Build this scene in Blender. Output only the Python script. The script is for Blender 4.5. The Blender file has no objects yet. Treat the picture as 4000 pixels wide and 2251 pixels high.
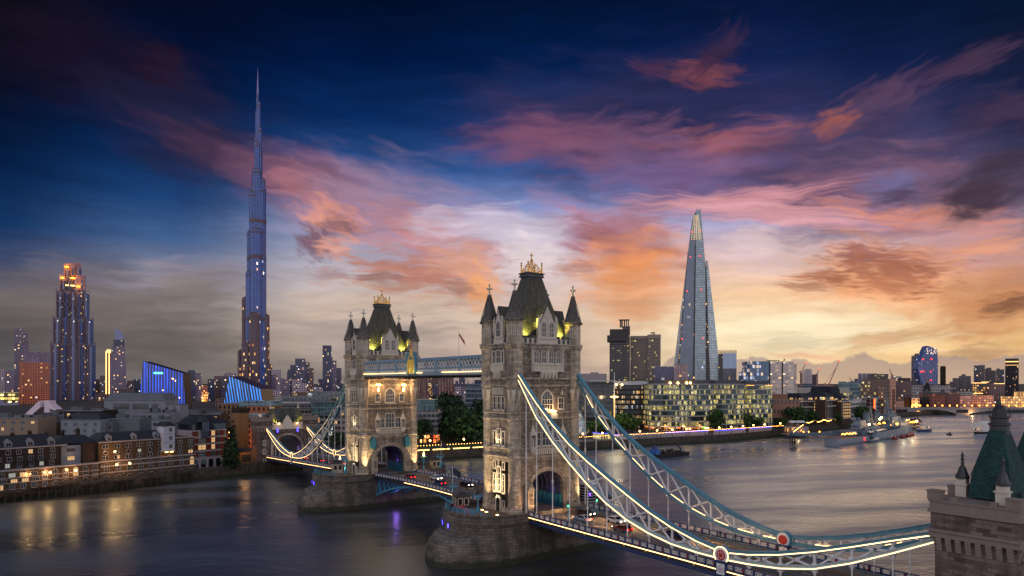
import bpy, bmesh, math, random
from math import sin, cos, pi, radians, sqrt, atan, atan2, tan, hypot
from mathutils import Vector, Matrix
S = bpy.context.scene
COL = S.collection
R = random.Random(11)
def lin(c):
    return tuple((v/255/12.92 if v/255 <= .04045 else ((v/255+.055)/1.055)**2.4) for v in c[:3]) + (1.0,)

# ---------------------------------------------------------------- camera
CAM = (131.52, -105.43, 40.46); YAW = 0.647; FPX = 2657.9; HOR = 1496.9
FW = (-cos(YAW), sin(YAW)); RT = (sin(YAW), cos(YAW))
cd = bpy.data.cameras.new('camera'); cam = bpy.data.objects.new('camera', cd); COL.objects.link(cam)
cam.location = CAM; cam.rotation_euler = (radians(90), 0, atan2(-FW[0], FW[1]))
cd.sensor_width = 36; cd.lens = FPX/4000*36; cd.shift_y = (HOR-1125.5)/4000
cd.clip_start = 1; cd.clip_end = 60000
S.camera = cam
# ---------------------------------------------------------------- render / exposure
S.view_settings.view_transform = 'Standard'; S.view_settings.look = 'None'
S.view_settings.exposure = 0; S.view_settings.gamma = 1
S.render.engine = 'CYCLES'
cy = S.cycles
cy.max_bounces = 4; cy.diffuse_bounces = 2; cy.glossy_bounces = 3; cy.transmission_bounces = 3; cy.transparent_max_bounces = 6
cy.caustics_reflective = False; cy.caustics_refractive = False
cy.sample_clamp_indirect = 2; cy.sample_clamp_direct = 30; cy.use_denoising = True
cy.use_light_tree = True; cy.blur_glossy = .5

# ---------------------------------------------------------------- node helper
class NT:
    def __init__(s, tree): s.t = tree; s.n = tree.nodes; s.l = tree.links
    def put(s, sock, v):
        if v is None: return
        if hasattr(v, 'links'): s.l.new(v, sock)
        else:
            if hasattr(sock.default_value, '__len__') and not hasattr(v, '__len__'): v = (v,)*len(sock.default_value)
            sock.default_value = v
    def math(s, op, a, b=None, c=None, clamp=False):
        n = s.n.new('ShaderNodeMath'); n.operation = op; n.use_clamp = clamp
        for i, v in enumerate((a, b, c)): s.put(n.inputs[i], v)
        return n.outputs[0]
    def vec(s, op, a, b=None, out=0):
        n = s.n.new('ShaderNodeVectorMath'); n.operation = op
        s.put(n.inputs[0], a)
        if b is not None:
            if op == 'SCALE': s.put(n.inputs[3], b)
            else: s.put(n.inputs[1], b)
        return n.outputs['Value' if out == 'v' else 0]
    def comb(s, x, y, z=0.0):
        n = s.n.new('ShaderNodeCombineXYZ')
        for i, v in enumerate((x, y, z)): s.put(n.inputs[i], v)
        return n.outputs[0]
    def sep(s, v):
        n = s.n.new('ShaderNodeSeparateXYZ'); s.put(n.inputs[0], v); return n.outputs
    def noise(s, v, scale, detail=2, rough=.5, out=0, dim='3D', dist=0):
        n = s.n.new('ShaderNodeTexNoise'); n.noise_dimensions = dim
        s.put(n.inputs['Vector'], v); n.inputs['Scale'].default_value = scale
        n.inputs['Detail'].default_value = detail; n.inputs['Roughness'].default_value = rough
        n.inputs['Distortion'].default_value = dist
        return n.outputs[out]
    def white(s, v, out=0):
        n = s.n.new('ShaderNodeTexWhiteNoise'); n.noise_dimensions = '3D'; s.put(n.inputs['Vector'], v); return n.outputs[out]
    def ramp(s, fac, stops, interp='LINEAR'):
        n = s.n.new('ShaderNodeValToRGB'); e = n.color_ramp.elements; n.color_ramp.interpolation = interp
        while len(e) < len(stops): e.new(1)
        for k, (p, c) in zip(e, stops): k.position = p; k.color = c if len(c) == 4 else (*c, 1)
        s.put(n.inputs[0], fac); return n.outputs[0]
    def mix(s, fac, a, b, blend='MIX'):
        n = s.n.new('ShaderNodeMix'); n.data_type = 'RGBA'; n.blend_type = blend
        s.put(n.inputs[0], fac); s.put(n.inputs[6], a); s.put(n.inputs[7], b); return n.outputs[2]
    def mrange(s, v, a, b, c=0.0, d=1.0, smooth=False):
        n = s.n.new('ShaderNodeMapRange'); n.interpolation_type = 'SMOOTHSTEP' if smooth else 'LINEAR'
        for i, q in enumerate((v, a, b, c, d)): s.put(n.inputs[i], q)
        return n.outputs[0]
    def mapping(s, v, loc=(0, 0, 0), rot=0, scale=(1, 1, 1), typ='TEXTURE'):
        n = s.n.new('ShaderNodeMapping'); n.vector_type = typ; s.put(n.inputs[0], v)
        n.inputs[1].default_value = loc; n.inputs[2].default_value = (0, 0, rot); n.inputs[3].default_value = scale
        return n.outputs[0]

# ---------------------------------------------------------------- sky: dusk gradient with drifting cloud bands, laid out by compass bearing and elevation
def build_sky():
    w = bpy.data.worlds.new('World'); S.world = w; w.use_nodes = True
    T = NT(w.node_tree); T.n.clear()
    d = T.n.new('ShaderNodeTexCoord').outputs['Generated']
    f = T.vec('DOT_PRODUCT', d, (FW[0], FW[1], 0), 'v'); r = T.vec('DOT_PRODUCT', d, (RT[0], RT[1], 0), 'v')
    z = T.sep(d)[2]
    x = T.math('ARCTAN2', r, f)                                   # bearing
    y = T.math('DIVIDE', z, T.math('MAXIMUM', T.math('SQRT', T.math('ADD', T.math('MULTIPLY', r, r), T.math('MULTIPLY', f, f))), 1e-3))
    X = T.math('MULTIPLY', x, 1000); Y = T.math('MULTIPLY', y, 1000)
    def P(U, V):
        a = atan((U-1288)/1711.7); return 1000*a, 1000*(964-V)/1711.7*cos(a)
    yn = T.math('DIVIDE', Y, 600, clamp=True)
    cols = []
    for U, st in SKY_COLS:
        a = atan((U-1288)/1711.7)
        cols.append((1000*a, T.ramp(yn, [(max(0, P(U, V)[1]/600), lin(c)) for V, c in st][::-1])))
    base = cols[0][1]
    for (xa, ca), (xb, cb) in zip(cols, cols[1:]):
        base = T.mix(T.mrange(X, xa, xb, 0, 1, True), base, cb)
    p0 = T.comb(X, Y, 0)
    wob = T.vec('SUBTRACT', T.noise(p0, .011, 3, .55, 1), (.5, .5, .5))
    wob2 = T.vec('SUBTRACT', T.noise(T.vec('MULTIPLY', p0, (.6, 1.6, 1)), .04, 2, .5, 1), (.5, .5, .5))
    p = T.vec('ADD', p0, T.vec('ADD', T.vec('MULTIPLY', wob, (64, 28, 0)), T.vec('MULTIPLY', wob2, (14, 6, 0))))
    acc = base
    for i, (U1, V1, U2, V2, wd, c, op, amp, sc) in enumerate(SKY_BANDS):
        x1, y1 = P(U1, V1); x2, y2 = P(U2, V2)
        L = hypot(x2-x1, y2-y1)
        pc = T.vec('ADD', p, T.vec('SCALE', acc, 1e-6))            # keeps the bands in order, one after the other
        q = T.mapping(pc, ((x1+x2)/2, (y1+y2)/2, 0), atan2(y2-y1, x2-x1), (L*.68, wd*.78, 1))
        ln = T.vec('LENGTH', q, None, 'v')
        asp = L*.68/(wd*.78)
        qn = T.vec('ADD', T.vec('MULTIPLY', q, (min(asp, 1.0), 1.75, 1)), (i*3.7, i*1.3, 0))
        nz = T.noise(qn, sc*1.15, 3, .52, dim='2D')
        m = T.math('ADD', T.math('SUBTRACT', 1.0, ln), T.math('MULTIPLY', T.math('SUBTRACT', nz, .5), amp))
        m = T.mrange(m, 0, .85, 0, op, True)
        acc = T.mix(m, acc, lin(c))
    st = T.noise(T.vec('MULTIPLY', T.vec('ADD', p, T.vec('SCALE', acc, 1e-6)), (.4, 2.6, 1)), .022, 4, .55, dim='2D')   # fine drifting streaks
    acc = T.vec('SCALE', acc, T.mrange(st, .3, .7, .87, 1.1))
    # low cumulus bank lying along the horizon to the right, with a bumpy top
    bump = T.noise(T.comb(T.math('MULTIPLY', X, 1.0), T.math('MULTIPLY', Y, .8), 0), .022, 4, .55, dim='2D')
    top = T.math('ADD', T.math('MULTIPLY', T.math('SUBTRACT', bump, .5), 42), T.mrange(X, 80, 250, -25, 30, True))
    bank = T.mrange(T.math('SUBTRACT', top, Y), -2.5, 2.5, 0, .78, True)
    acc = T.mix(bank, acc, T.ramp(T.math('DIVIDE', Y, 60, clamp=True), [(0, lin((196, 168, 142))), (.6, lin((160, 143, 142))), (1, lin((172, 150, 146)))]))
    # the open sky behind the viewer: even, pale blue-grey dusk that lights the near faces
    rear = T.ramp(T.math('MULTIPLY_ADD', y, .5, .1, clamp=True), [(0, lin(SKY_REAR[0])), (1, lin(SKY_REAR[1]))])
    acc = T.mix(T.mrange(T.math('ABSOLUTE', x), .95, 1.7, 0, 1, True), acc, T.vec('SCALE', rear, REAR_GAIN))
    zen = T.mrange(y, .7, 1.6, 0, 1, True)
    acc = T.mix(zen, acc, lin(SKY_ZEN))
    acc = T.mix(T.mrange(z, -.12, -.02, 1, 0), acc, lin((26, 26, 30)))
    # the Sky Texture, dimmed to after-sunset level, under the clouds' colours
    st = T.n.new('ShaderNodeTexSky'); st.sky_type = 'NISHITA'; st.sun_disc = False
    st.sun_elevation = SUN_EL; st.sun_rotation = SUN_ROT
    b1 = T.n.new('ShaderNodeBackground'); T.put(b1.inputs[0], acc); b1.inputs[1].default_value = SKY_GAIN
    b2 = T.n.new('ShaderNodeBackground'); T.put(b2.inputs[0], st.outputs[0]); b2.inputs[1].default_value = .0006
    ad = T.n.new('ShaderNodeAddShader'); T.l.new(b1.outputs[0], ad.inputs[0]); T.l.new(b2.outputs[0], ad.inputs[1])
    o = T.n.new('ShaderNodeOutputWorld'); T.l.new(ad.outputs[0], o.inputs[0])
    w.cycles.sampling_method = 'MANUAL'; w.cycles.sample_map_resolution = 512
SUN_EL = radians(1.5); SUN_AZ = YAW + radians(24)                 # just right of the view, at the horizon
SUN_ROT = atan2(-cos(SUN_AZ), sin(SUN_AZ))
SKY_GAIN = 1.0; REAR_GAIN = 1.75
SKY_REAR = ((214, 206, 212), (176, 186, 212)); SKY_ZEN = (96, 112, 150)
SKY_COLS = [
 (-40, [(0, (12, 10, 22)), (200, (7, 12, 34)), (400, (4, 28, 66)), (560, (16, 50, 96)), (650, (60, 72, 104)), (740, (106, 99, 102)), (850, (86, 81, 82)), (950, (90, 88, 92))]),
 (420, [(0, (4, 10, 34)), (200, (0, 20, 58)), (380, (6, 40, 88)), (500, (28, 66, 118)), (600, (66, 96, 142)), (680, (118, 122, 142)), (760, (138, 128, 127)), (860, (114, 105, 100)), (950, (112, 105, 102))]),
 (900, [(0, (0, 12, 40)), (150, (0, 22, 64)), (300, (8, 42, 94)), (420, (38, 76, 134)), (520, (88, 116, 164)), (600, (150, 158, 186)), (700, (196, 184, 188)), (800, (208, 190, 177)), (890, (180, 163, 152)), (950, (136, 126, 122))]),
 (1350, [(0, (0, 16, 48)), (170, (2, 30, 76)), (330, (26, 56, 112)), (430, (54, 92, 156)), (520, (128, 142, 194)), (600, (206, 196, 212)), (700, (214, 194, 194)), (800, (212, 186, 164)), (890, (204, 176, 156)), (950, (170, 150, 144))]),
 (1900, [(0, (4, 20, 56)), (150, (12, 32, 80)), (300, (52, 56, 102)), (450, (104, 98, 148)), (560, (168, 162, 198)), (650, (226, 192, 184)), (740, (248, 206, 164)), (830, (255, 234, 194)), (890, (248, 222, 178)), (950, (226, 196, 160))]),
 (2250, [(0, (4, 20, 50)), (150, (10, 28, 68)), (300, (38, 46, 88)), (450, (90, 84, 122)), (560, (162, 150, 184)), (640, (206, 170, 168)), (740, (244, 184, 140)), (830, (252, 220, 170)), (890, (244, 204, 146)), (950, (220, 182, 140))]),
 (2620, [(0, (6, 22, 48)), (300, (28, 36, 70)), (470, (78, 70, 96)), (570, (140, 118, 140)), (660, (196, 146, 132)), (760, (206, 146, 104)), (850, (236, 188, 130)), (900, (232, 186, 128)), (950, (186, 152, 122))]),
]
SKY_BANDS = [  # U1 V1 U2 V2 width colour opacity noise-amount noise-scale  (bearing / elevation written in photograph units)
 (-60, 80, 520, 210, 130, (30, 18, 34), .6, .9, 1.3), (330, 150, 480, 180, 50, (44, 24, 40), .6, .9, 1.6),
 (250, 230, 700, 440, 140, (40, 36, 62), .65, .9, 1.4), (360, 300, 760, 450, 56, (76, 52, 74), .7, .9, 1.7),
 (600, 400, 1000, 530, 90, (122, 84, 108), .95, .8, 1.5), (660, 440, 860, 520, 50, (178, 116, 124), .7, 1.1, 1.8),
 (700, 480, 1300, 600, 130, (172, 140, 166), .8, 1.0, 1.6), (900, 540, 1260, 640, 70, (196, 136, 138), .9, 1.2, 1.8),
 (760, 520, 920, 580, 46, (222, 150, 132), .95, 1.3, 1.8), (810, 545, 910, 572, 24, (112, 84, 98), .75, 1.1, 1.6),
 (750, 575, 850, 640, 48, (122, 92, 108), .95, 1.3, 1.7), (790, 605, 910, 630, 30, (224, 158, 140), .8, 1.4, 1.8),
 (1150, 290, 1760, 340, 150, (54, 50, 88), .8, 1.0, 1.5), (1170, 360, 1560, 330, 70, (132, 84, 112), .85, .9, 1.6),
 (1440, 300, 2000, 230, 180, (40, 42, 80), .75, 1.1, 1.5), (1690, 175, 1870, 195, 34, (124, 68, 78), .9, 1.0, 1.6),
 (1580, 150, 1720, 190, 26, (80, 50, 76), .7, .9, 1.6), (1750, 190, 1870, 60, 46, (58, 40, 68), .8, 1.2, 1.5),
 (1400, 400, 1700, 330, 80, (128, 86, 114), .75, 1.2, 1.7), (1640, 390, 2060, 345, 60, (154, 92, 104), .95, 1.2, 1.8),
 (2060, 345, 2330, 180, 46, (96, 68, 94), .7, 1.2, 1.7), (2050, 340, 2150, 290, 36, (160, 92, 84), .9, 1.2, 1.7),
 (2280, 230, 2590, 90, 30, (82, 58, 84), .75, 1.1, 1.7), (2390, 330, 2600, 250, 50, (72, 54, 82), .7, 1.1, 1.6),
 (1750, 470, 2450, 400, 140, (76, 64, 98), .9, 1.2, 1.7), (1500, 420, 1900, 450, 90, (118, 92, 134), .8, 1.2, 1.7),
 (1900, 470, 2560, 470, 80, (128, 92, 116), .8, 1.4, 1.9), (1640, 520, 2120, 470, 26, (206, 142, 150), .9, 1.2, 1.9),
 (1620, 512, 2300, 545, 34, (222, 160, 168), .95, 1.2, 1.9), (2100, 520, 2600, 560, 34, (216, 140, 120), .85, 1.3, 1.9),
 (2150, 490, 2330, 470, 50, (110, 112, 160), .7, 1.0, 1.5),
 (2340, 540, 2620, 420, 66, (66, 52, 68), .96, .9, 1.5), (2180, 500, 2340, 490, 26, (82, 64, 88), .85, 1.0, 1.6),
 (1330, 540, 1700, 600, 70, (176, 124, 146), .9, 1.2, 1.7), (1430, 590, 1730, 650, 70, (162, 104, 106), .9, 1.2, 1.8),
 (1440, 690, 1740, 700, 110, (236, 152, 98), .95, 1.0, 1.7), (1440, 750, 1720, 760, 70, (226, 168, 128), .8, 1.2, 1.8), (1360, 678, 1500, 672, 22, (190, 134, 118), .8, 1.1, 1.8),
 (1040, 566, 1440, 578, 60, (210, 198, 216), .8, 1.2, 1.7), (1250, 640, 1420, 660, 60, (232, 216, 216), .8, 1.1, 1.7),
 (880, 690, 1240, 700, 64, (190, 128, 112), .95, 1.8, 2.6), (1080, 640, 1250, 690, 60, (214, 158, 138), .9, 1.2, 1.8),
 (1150, 690, 1250, 760, 60, (240, 166, 112), .9, 1.2, 1.8), (1080, 715, 1200, 730, 24, (166, 122, 112), .9, 1.2, 1.8), (900, 702, 1020, 706, 20, (152, 114, 112), .9, 1.2, 1.8),
 (780, 690, 900, 694, 14, (170, 140, 144), .8, 1.0, 1.7), (750, 770, 1200, 780, 60, (206, 180, 160), .7, 1.3, 1.9), (700, 830, 1200, 850, 50, (158, 144, 140), .7, 1.2, 1.8),
 (260, 700, 640, 684, 40, (148, 138, 152), .8, 1.2, 1.8), (60, 690, 330, 700, 36, (112, 104, 116), .7, 1.2, 1.8), (0, 770, 560, 760, 60, (112, 102, 98), .7, 1.3, 1.8), (200, 860, 600, 850, 60, (92, 87, 86), .6, 1.2, 1.7), (380, 730, 600, 740, 50, (134, 122, 116), .7, 1.2, 1.8),
 (2000, 660, 2440, 706, 84, (238, 160, 106), .7, 1.2, 1.8), (2080, 628, 2340, 650, 30, (156, 102, 98), .9, 1.8, 2.6), (2100, 665, 2400, 690, 44, (172, 108, 86), .9, 2.2, 3.0),
 (2000, 690, 2160, 700, 20, (170, 108, 84), .95, 1.3, 1.9), (1950, 716, 2080, 722, 12, (176, 120, 96), .8, 1.2, 1.8), (2140, 715, 2330, 722, 26, (188, 122, 92), .8, 1.4, 2.0), (1800, 640, 2050, 610, 60, (230, 202, 204), .7, 1.1, 1.7),
 (2300, 610, 2600, 600, 60, (204, 150, 148), .7, 1.3, 1.8), (2300, 640, 2600, 610, 22, (226, 156, 122), .8, 1.3, 1.9), (2330, 800, 2620, 730, 76, (204, 136, 90), .75, 1.1, 1.7), (2470, 765, 2620, 755, 22, (130, 88, 68), .9, 1.1, 1.7), (1820, 830, 2340, 836, 56, (255, 236, 198), .9, 1.1, 1.7),
 (2080, 880, 2420, 815, 20, (214, 168, 124), .8, 1.1, 1.8), (1870, 860, 2150, 868, 22, (222, 206, 172), .8, 1.1, 1.8), (2360, 895, 2560, 890, 26, (190, 150, 116), .8, 1.2, 1.7), (1930, 893, 2130, 904, 8, (232, 178, 148), .7, .9, 1.6),
]
build_sky()
# ---------------------------------------------------------------- the after-sunset glow as one weak, broad sun
sd = bpy.data.lights.new('sun', 'SUN'); sun = bpy.data.objects.new('sun', sd); COL.objects.link(sun)
sd.energy = .12; sd.angle = radians(20); sd.color = (1, .62, .36)
sun.rotation_euler = Vector((cos(SUN_AZ), -sin(SUN_AZ), -tan(radians(7)))).to_track_quat('-Z', 'Y').to_euler()
# ================================================================ helpers
WM = {}                                            # world matrix of each object made here
def thing(name, label, cat, loc=(0, 0, 0), rot=0, group=None):
    o = bpy.data.objects.new(name, None); COL.objects.link(o); o.empty_display_size = 1
    o.location = loc; o.rotation_euler = (0, 0, rot)
    WM[o.name] = Matrix.Translation(loc) @ Matrix.Rotation(rot, 4, 'Z')
    return tag(o, label, cat, group)
def tag(o, label, cat, group=None):
    o['label'] = label; o['category'] = cat
    if group: o['group'] = group
    return o
def kind(o, k): o['kind'] = k; return o
def copy_tree(o, parent=None, loc=None, rot=None):
    c = o.copy(); COL.objects.link(c)
    if parent: c.parent = parent; WM[c.name] = WM[parent.name]
    else:
        if loc is not None: c.location = loc
        if rot is not None: c.rotation_euler = (0, 0, rot)
        WM[c.name] = Matrix.Translation(c.location) @ Matrix.Rotation(c.rotation_euler[2], 4, 'Z')
    for ch in [q for q in KIDS.get(o.name, [])]:
        KIDS.setdefault(c.name, []).append(copy_tree(ch, c))
    return c
KIDS = {}
def rotM(a, loc=(0, 0, 0)): return Matrix.Translation(loc) @ Matrix.Rotation(a, 4, 'Z')
class MB:
    """collects faces in world coordinates (through self.M) and links them as one mesh object"""
    def __init__(s, M=None): s.v = []; s.f = []; s.uv = []; s.mi = []; s.M = M
    def face(s, pts, m=0, uv=None):
        if s.M is not None: P = [s.M @ Vector(p) for p in pts]
        else: P = [Vector(p) for p in pts]
        b = len(s.v); s.v += P; s.f.append(list(range(b, b+len(P)))); s.mi.append(m)
        if uv is None:
            Q = [Vector(p) for p in pts]
            n = (Q[1]-Q[0]).cross(Q[-1]-Q[0])
            if n.length < 1e-9 and len(Q) > 3: n = (Q[2]-Q[1]).cross(Q[3]-Q[1])
            h = hypot(n.x, n.y)
            if h > .5*n.length and h > 1e-12:
                tx, ty = -n.y/h, n.x/h
                uv = [(q.x*tx+q.y*ty, q.z) for q in Q]
            else: uv = [(q.x, q.y) for q in Q]
        s.uv.append(uv)
    def box(s, x0, x1, y0, y1, z0, z1, m=0, skip=''):
        if 'b' not in skip: s.face([(x0, y1, z0), (x1, y1, z0), (x1, y0, z0), (x0, y0, z0)], m)
        if 't' not in skip: s.face([(x0, y0, z1), (x1, y0, z1), (x1, y1, z1), (x0, y1, z1)], m)
        s.face([(x0, y0, z0), (x1, y0, z0), (x1, y0, z1), (x0, y0, z1)], m)
        s.face([(x1, y0, z0), (x1, y1, z0), (x1, y1, z1), (x1, y0, z1)], m)
        s.face([(x1, y1, z0), (x0, y1, z0), (x0, y1, z1), (x1, y1, z1)], m)
        s.face([(x0, y1, z0), (x0, y0, z0), (x0, y0, z1), (x0, y1, z1)], m)
    def cbox(s, c, sx, sy, sz, m=0): s.box(c[0]-sx/2, c[0]+sx/2, c[1]-sy/2, c[1]+sy/2, c[2], c[2]+sz, m)
    def frus(s, A, za, B, zb, m=0, top=None, bot=False, closed=True):
        """wall between two outlines with the same number of points (counter-clockwise); uv follows the perimeter"""
        n = len(A); u = 0
        for i in range(n if closed else n-1):
            j = (i+1) % n; a, b, c, d = A[i], A[j], B[j], B[i]
            L = max(hypot(b[0]-a[0], b[1]-a[1]), hypot(c[0]-d[0], c[1]-d[1]))
            z = lambda zz, p: zz if not callable(zz) else zz(p)
            s.face([(*a, z(za, a)), (*b, z(za, b)), (*c, z(zb, c)), (*d, z(zb, d))], m, [(u, z(za, a)), (u+L, z(za, b)), (u+L, z(zb, c)), (u, z(zb, d))]); u += L
        if top is not None: s.face([(*p, zb if not callable(zb) else zb(p)) for p in B], top)
        if bot: s.face([(*p, za) for p in A[::-1]], m)
    def prism(s, A, z0, z1, m=0, top=None): s.frus(A, z0, A, z1, m, m if top is None else top)
    def lathe(s, cx, cy, prof, n=12, m=0, rot=0, cap=True):
        R_ = lambda r: [(cx+r*cos(rot+2*pi*i/n), cy+r*sin(rot+2*pi*i/n)) for i in range(n)]
        for (r0, z0), (r1, z1) in zip(prof, prof[1:]): s.frus(R_(r0), z0, R_(r1), z1, m)
        if cap and prof[-1][0] > 1e-3: s.face([(*p, prof[-1][1]) for p in R_(prof[-1][0])], m)
    def tube(s, p, q, r, n=6, m=0, r2=None, caps=True):
        p = Vector(p); q = Vector(q); d = q-p
        if d.length < 1e-6: return
        d.normalize(); a = d.orthogonal().normalized(); b = d.cross(a); r2 = r if r2 is None else r2
        A = [p+(a*cos(2*pi*i/n)+b*sin(2*pi*i/n))*r for i in range(n)]; B = [q+(a*cos(2*pi*i/n)+b*sin(2*pi*i/n))*r2 for i in range(n)]
        for i in range(n):
            j = (i+1) % n; s.face([A[i], A[j], B[j], B[i]], m)
        if caps: s.face(A[::-1], m); s.face(B, m)
    def bar(s, p, q, w, h, m=0, up=(0, 0, 1)):
        """rectangular bar from p to q, w across, h in the up direction"""
        p = Vector(p); q = Vector(q); d = (q-p).normalized(); a = d.cross(Vector(up))
        if a.length < 1e-4: a = d.orthogonal()
        a.normalize(); b = a.cross(d); a = a*w/2; b = b*h/2
        A = [p-a-b, p+a-b, p+a+b, p-a+b]; B = [q-a-b, q+a-b, q+a+b, q-a+b]
        for i in range(4):
            j = (i+1) % 4; s.face([A[i], A[j], B[j], B[i]], m)
        s.face(A[::-1], m); s.face(B, m)
    def sphere(s, c, r, n=8, k=5, m=0, sz=1):
        pr = [(max(1e-4, r*cos(-pi/2+pi*i/k)), c[2]+sz*r*sin(-pi/2+pi*i/k)) for i in range(k+1)]
        s.lathe(c[0], c[1], pr, n, m, cap=False)
    def extr(s, poly, f0, f1, m=0, side=None):
        """poly: 2-d points; f0, f1 turn a 2-d point into the near and the far 3-d point"""
        A = [f0(p) for p in poly]; B = [f1(p) for p in poly]; n = len(poly)
        s.face(A, m); s.face(B[::-1], m)
        for i in range(n):
            j = (i+1) % n; s.face([A[j], A[i], B[i], B[j]], m if side is None else side)
    def build(s, name, mats, parent=None, smooth=False):
        me = bpy.data.meshes.new(name); W = WM[parent.name].inverted() if parent else None
        me.from_pydata([tuple(W @ p) if W else tuple(p) for p in s.v], [], s.f)
        for m in (mats if isinstance(mats, (list, tuple)) else [mats]): me.materials.append(m)
        uvl = me.uv_layers.new(name='UVMap'); k = 0; flat = [c for u in s.uv for p in u for c in p]
        uvl.data.foreach_set('uv', flat)
        me.polygons.foreach_set('material_index', s.mi)
        if smooth: me.polygons.foreach_set('use_smooth', [True]*len(s.f))
        me.update()
        o = bpy.data.objects.new(name, me); COL.objects.link(o)
        if parent: o.parent = parent; WM[o.name] = WM[parent.name]; KIDS.setdefault(parent.name, []).append(o)
        else: WM[o.name] = Matrix.Identity(4)
        return o
def lamp(name, parent, loc, energy, col, typ='POINT', r=.3, aim=None, size=60, blend=.6):
    d = bpy.data.lights.new(name, typ); d.energy = energy; d.color = col; d.shadow_soft_size = r
    o = bpy.data.objects.new(name, d); COL.objects.link(o); o.parent = parent
    o.location = WM[parent.name].inverted() @ Vector(loc)
    if typ == 'SPOT':
        d.spot_size = radians(size); d.spot_blend = blend
        q = (Vector(aim)-Vector(loc)).to_track_quat('-Z', 'Y')
        o.rotation_euler = (WM[parent.name].to_3x3().inverted() @ q.to_matrix()).to_euler()
    return o
# ---------------------------------------------------------------- surveying: bearing/depth of a sighted point -> ground position
def at(u, dep): k = (u-2000)/FPX; return (CAM[0]+dep*(FW[0]+k*RT[0]), CAM[1]+dep*(FW[1]+k*RT[1]))
def zat(v, dep): return CAM[2]+(HOR-v)*dep/FPX
def depz(v, z): return FPX*(CAM[2]-z)/(v-HOR)
ROTV = atan2(RT[1], RT[0])                        # a frame whose x runs to the right of the view and y away from it
def frame(u, dep, rot=0): return rotM(ROTV+rot, (*at(u, dep), 0))
def px(dep): return dep/FPX                        # metres per sighted unit at that depth

# ================================================================ materials
MATS = {}
def new_mat(name):
    m = bpy.data.materials.new(name); m.use_nodes = True; T = NT(m.node_tree)
    b = T.n['Principled BSDF']; MATS[name] = m; return m, T, b
def plain(name, c, rough=.6, metal=0, var=.18, sc=.6, spec=.4, bump=0):
    m, T, b = new_mat(name)
    co = T.n.new('ShaderNodeTexCoord').outputs['Object']
    n1 = T.noise(co, sc, 4, .6); n2 = T.noise(T.vec('MULTIPLY', co, (1, 1, .25)), sc*4, 3, .6)
    k = T.math('ADD', T.math('MULTIPLY', n1, var*1.6), T.math('MULTIPLY', n2, var))
    k = T.math('ADD', k, 1-var*1.3)
    T.put(b.inputs['Base Color'], T.vec('SCALE', lin(c)[:3], k)); b.inputs['Roughness'].default_value = rough
    b.inputs['Metallic'].default_value = metal; b.inputs['Specular IOR Level'].default_value = spec
    if bump:
        bp = T.n.new('ShaderNodeBump'); bp.inputs['Strength'].default_value = bump; bp.inputs['Distance'].default_value = .1
        T.put(bp.inputs['Height'], n2); T.l.new(bp.outputs[0], b.inputs['Normal'])
    return m
def stone(name, c, c2, mortar, bw=1.1, bh=.45, rough=.85, stain=.5, bump=.5, scale=1.0, ms=.02, tide=False):
    m, T, b = new_mat(name)
    uv = T.n.new('ShaderNodeUVMap').outputs[0]; co = T.n.new('ShaderNodeTexCoord').outputs['Object']
    br = T.n.new('ShaderNodeTexBrick'); T.put(br.inputs['Vector'], uv)
    br.inputs['Color1'].default_value = lin(c); br.inputs['Color2'].default_value = lin(c2); br.inputs['Mortar'].default_value = lin(mortar)
    br.inputs['Scale'].default_value = 1; br.inputs['Mortar Size'].default_value = ms; br.inputs['Bias'].default_value = 0
    br.inputs['Brick Width'].default_value = bw; br.inputs['Row Height'].default_value = bh
    st = T.noise(T.vec('MULTIPLY', co, (.6, .6, .1)), 1.0*scale, 6, .7)
    st = T.mrange(st, .35, .7, 1, 1-stain, True)
    fine = T.mrange(T.noise(co, 3.5, 3, .6), .3, .7, .8, 1.15)
    col = T.vec('SCALE', br.outputs[0], T.math('MULTIPLY', st, fine))
    if tide:                                       # weed and mud left below the high-water mark
        zz = T.math('ADD', T.sep(co)[2], T.math('MULTIPLY', T.noise(co, .35, 4, .65), 2.6))
        col = T.mix(T.mrange(zz, 2.3, 3.3, .85, 0, True), col, lin((38, 42, 26)))
    T.put(b.inputs['Base Color'], col); b.inputs['Roughness'].default_value = rough
    b.inputs['Specular IOR Level'].default_value = .25
    bp = T.n.new('ShaderNodeBump'); bp.inputs['Strength'].default_value = bump; bp.inputs['Distance'].default_value = .12
    T.put(bp.inputs['Height'], T.math('ADD', T.math('MULTIPLY', br.outputs[1], -.6), T.math('MULTIPLY', T.noise(co, 2.2, 4, .6), .8)))
    T.l.new(bp.outputs[0], b.inputs['Normal'])
    return m
def glow(name, c, strength, light=True):
    m, T, b = new_mat(name)
    b.inputs['Base Color'].default_value = (.02, .02, .02, 1); b.inputs['Emission Color'].default_value = lin(c); b.inputs['Emission Strength'].default_value = strength
    m.cycles.emission_sampling = 'AUTO' if light else 'NONE'
    return m
def glass(name, c, rough=.08, metal=0, spec=.8):
    m, T, b = new_mat(name)
    b.inputs['Base Color'].default_value = lin(c); b.inputs['Roughness'].default_value = rough; b.inputs['Specular IOR Level'].default_value = spec
    b.inputs['Metallic'].default_value = metal
    return m
WARM = [(0, lin((255, 190, 110))), (.35, lin((255, 214, 140))), (.6, lin((255, 168, 84))), (.8, lin((255, 240, 205))), (1, lin((220, 232, 255)))]
YELL = [(0, lin((236, 214, 110))), (.4, lin((250, 232, 150))), (.7, lin((226, 190, 90))), (1, lin((255, 244, 200)))]
AMBER = [(0, lin((255, 150, 60))), (.5, lin((255, 186, 96))), (1, lin((255, 214, 150)))]
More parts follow.
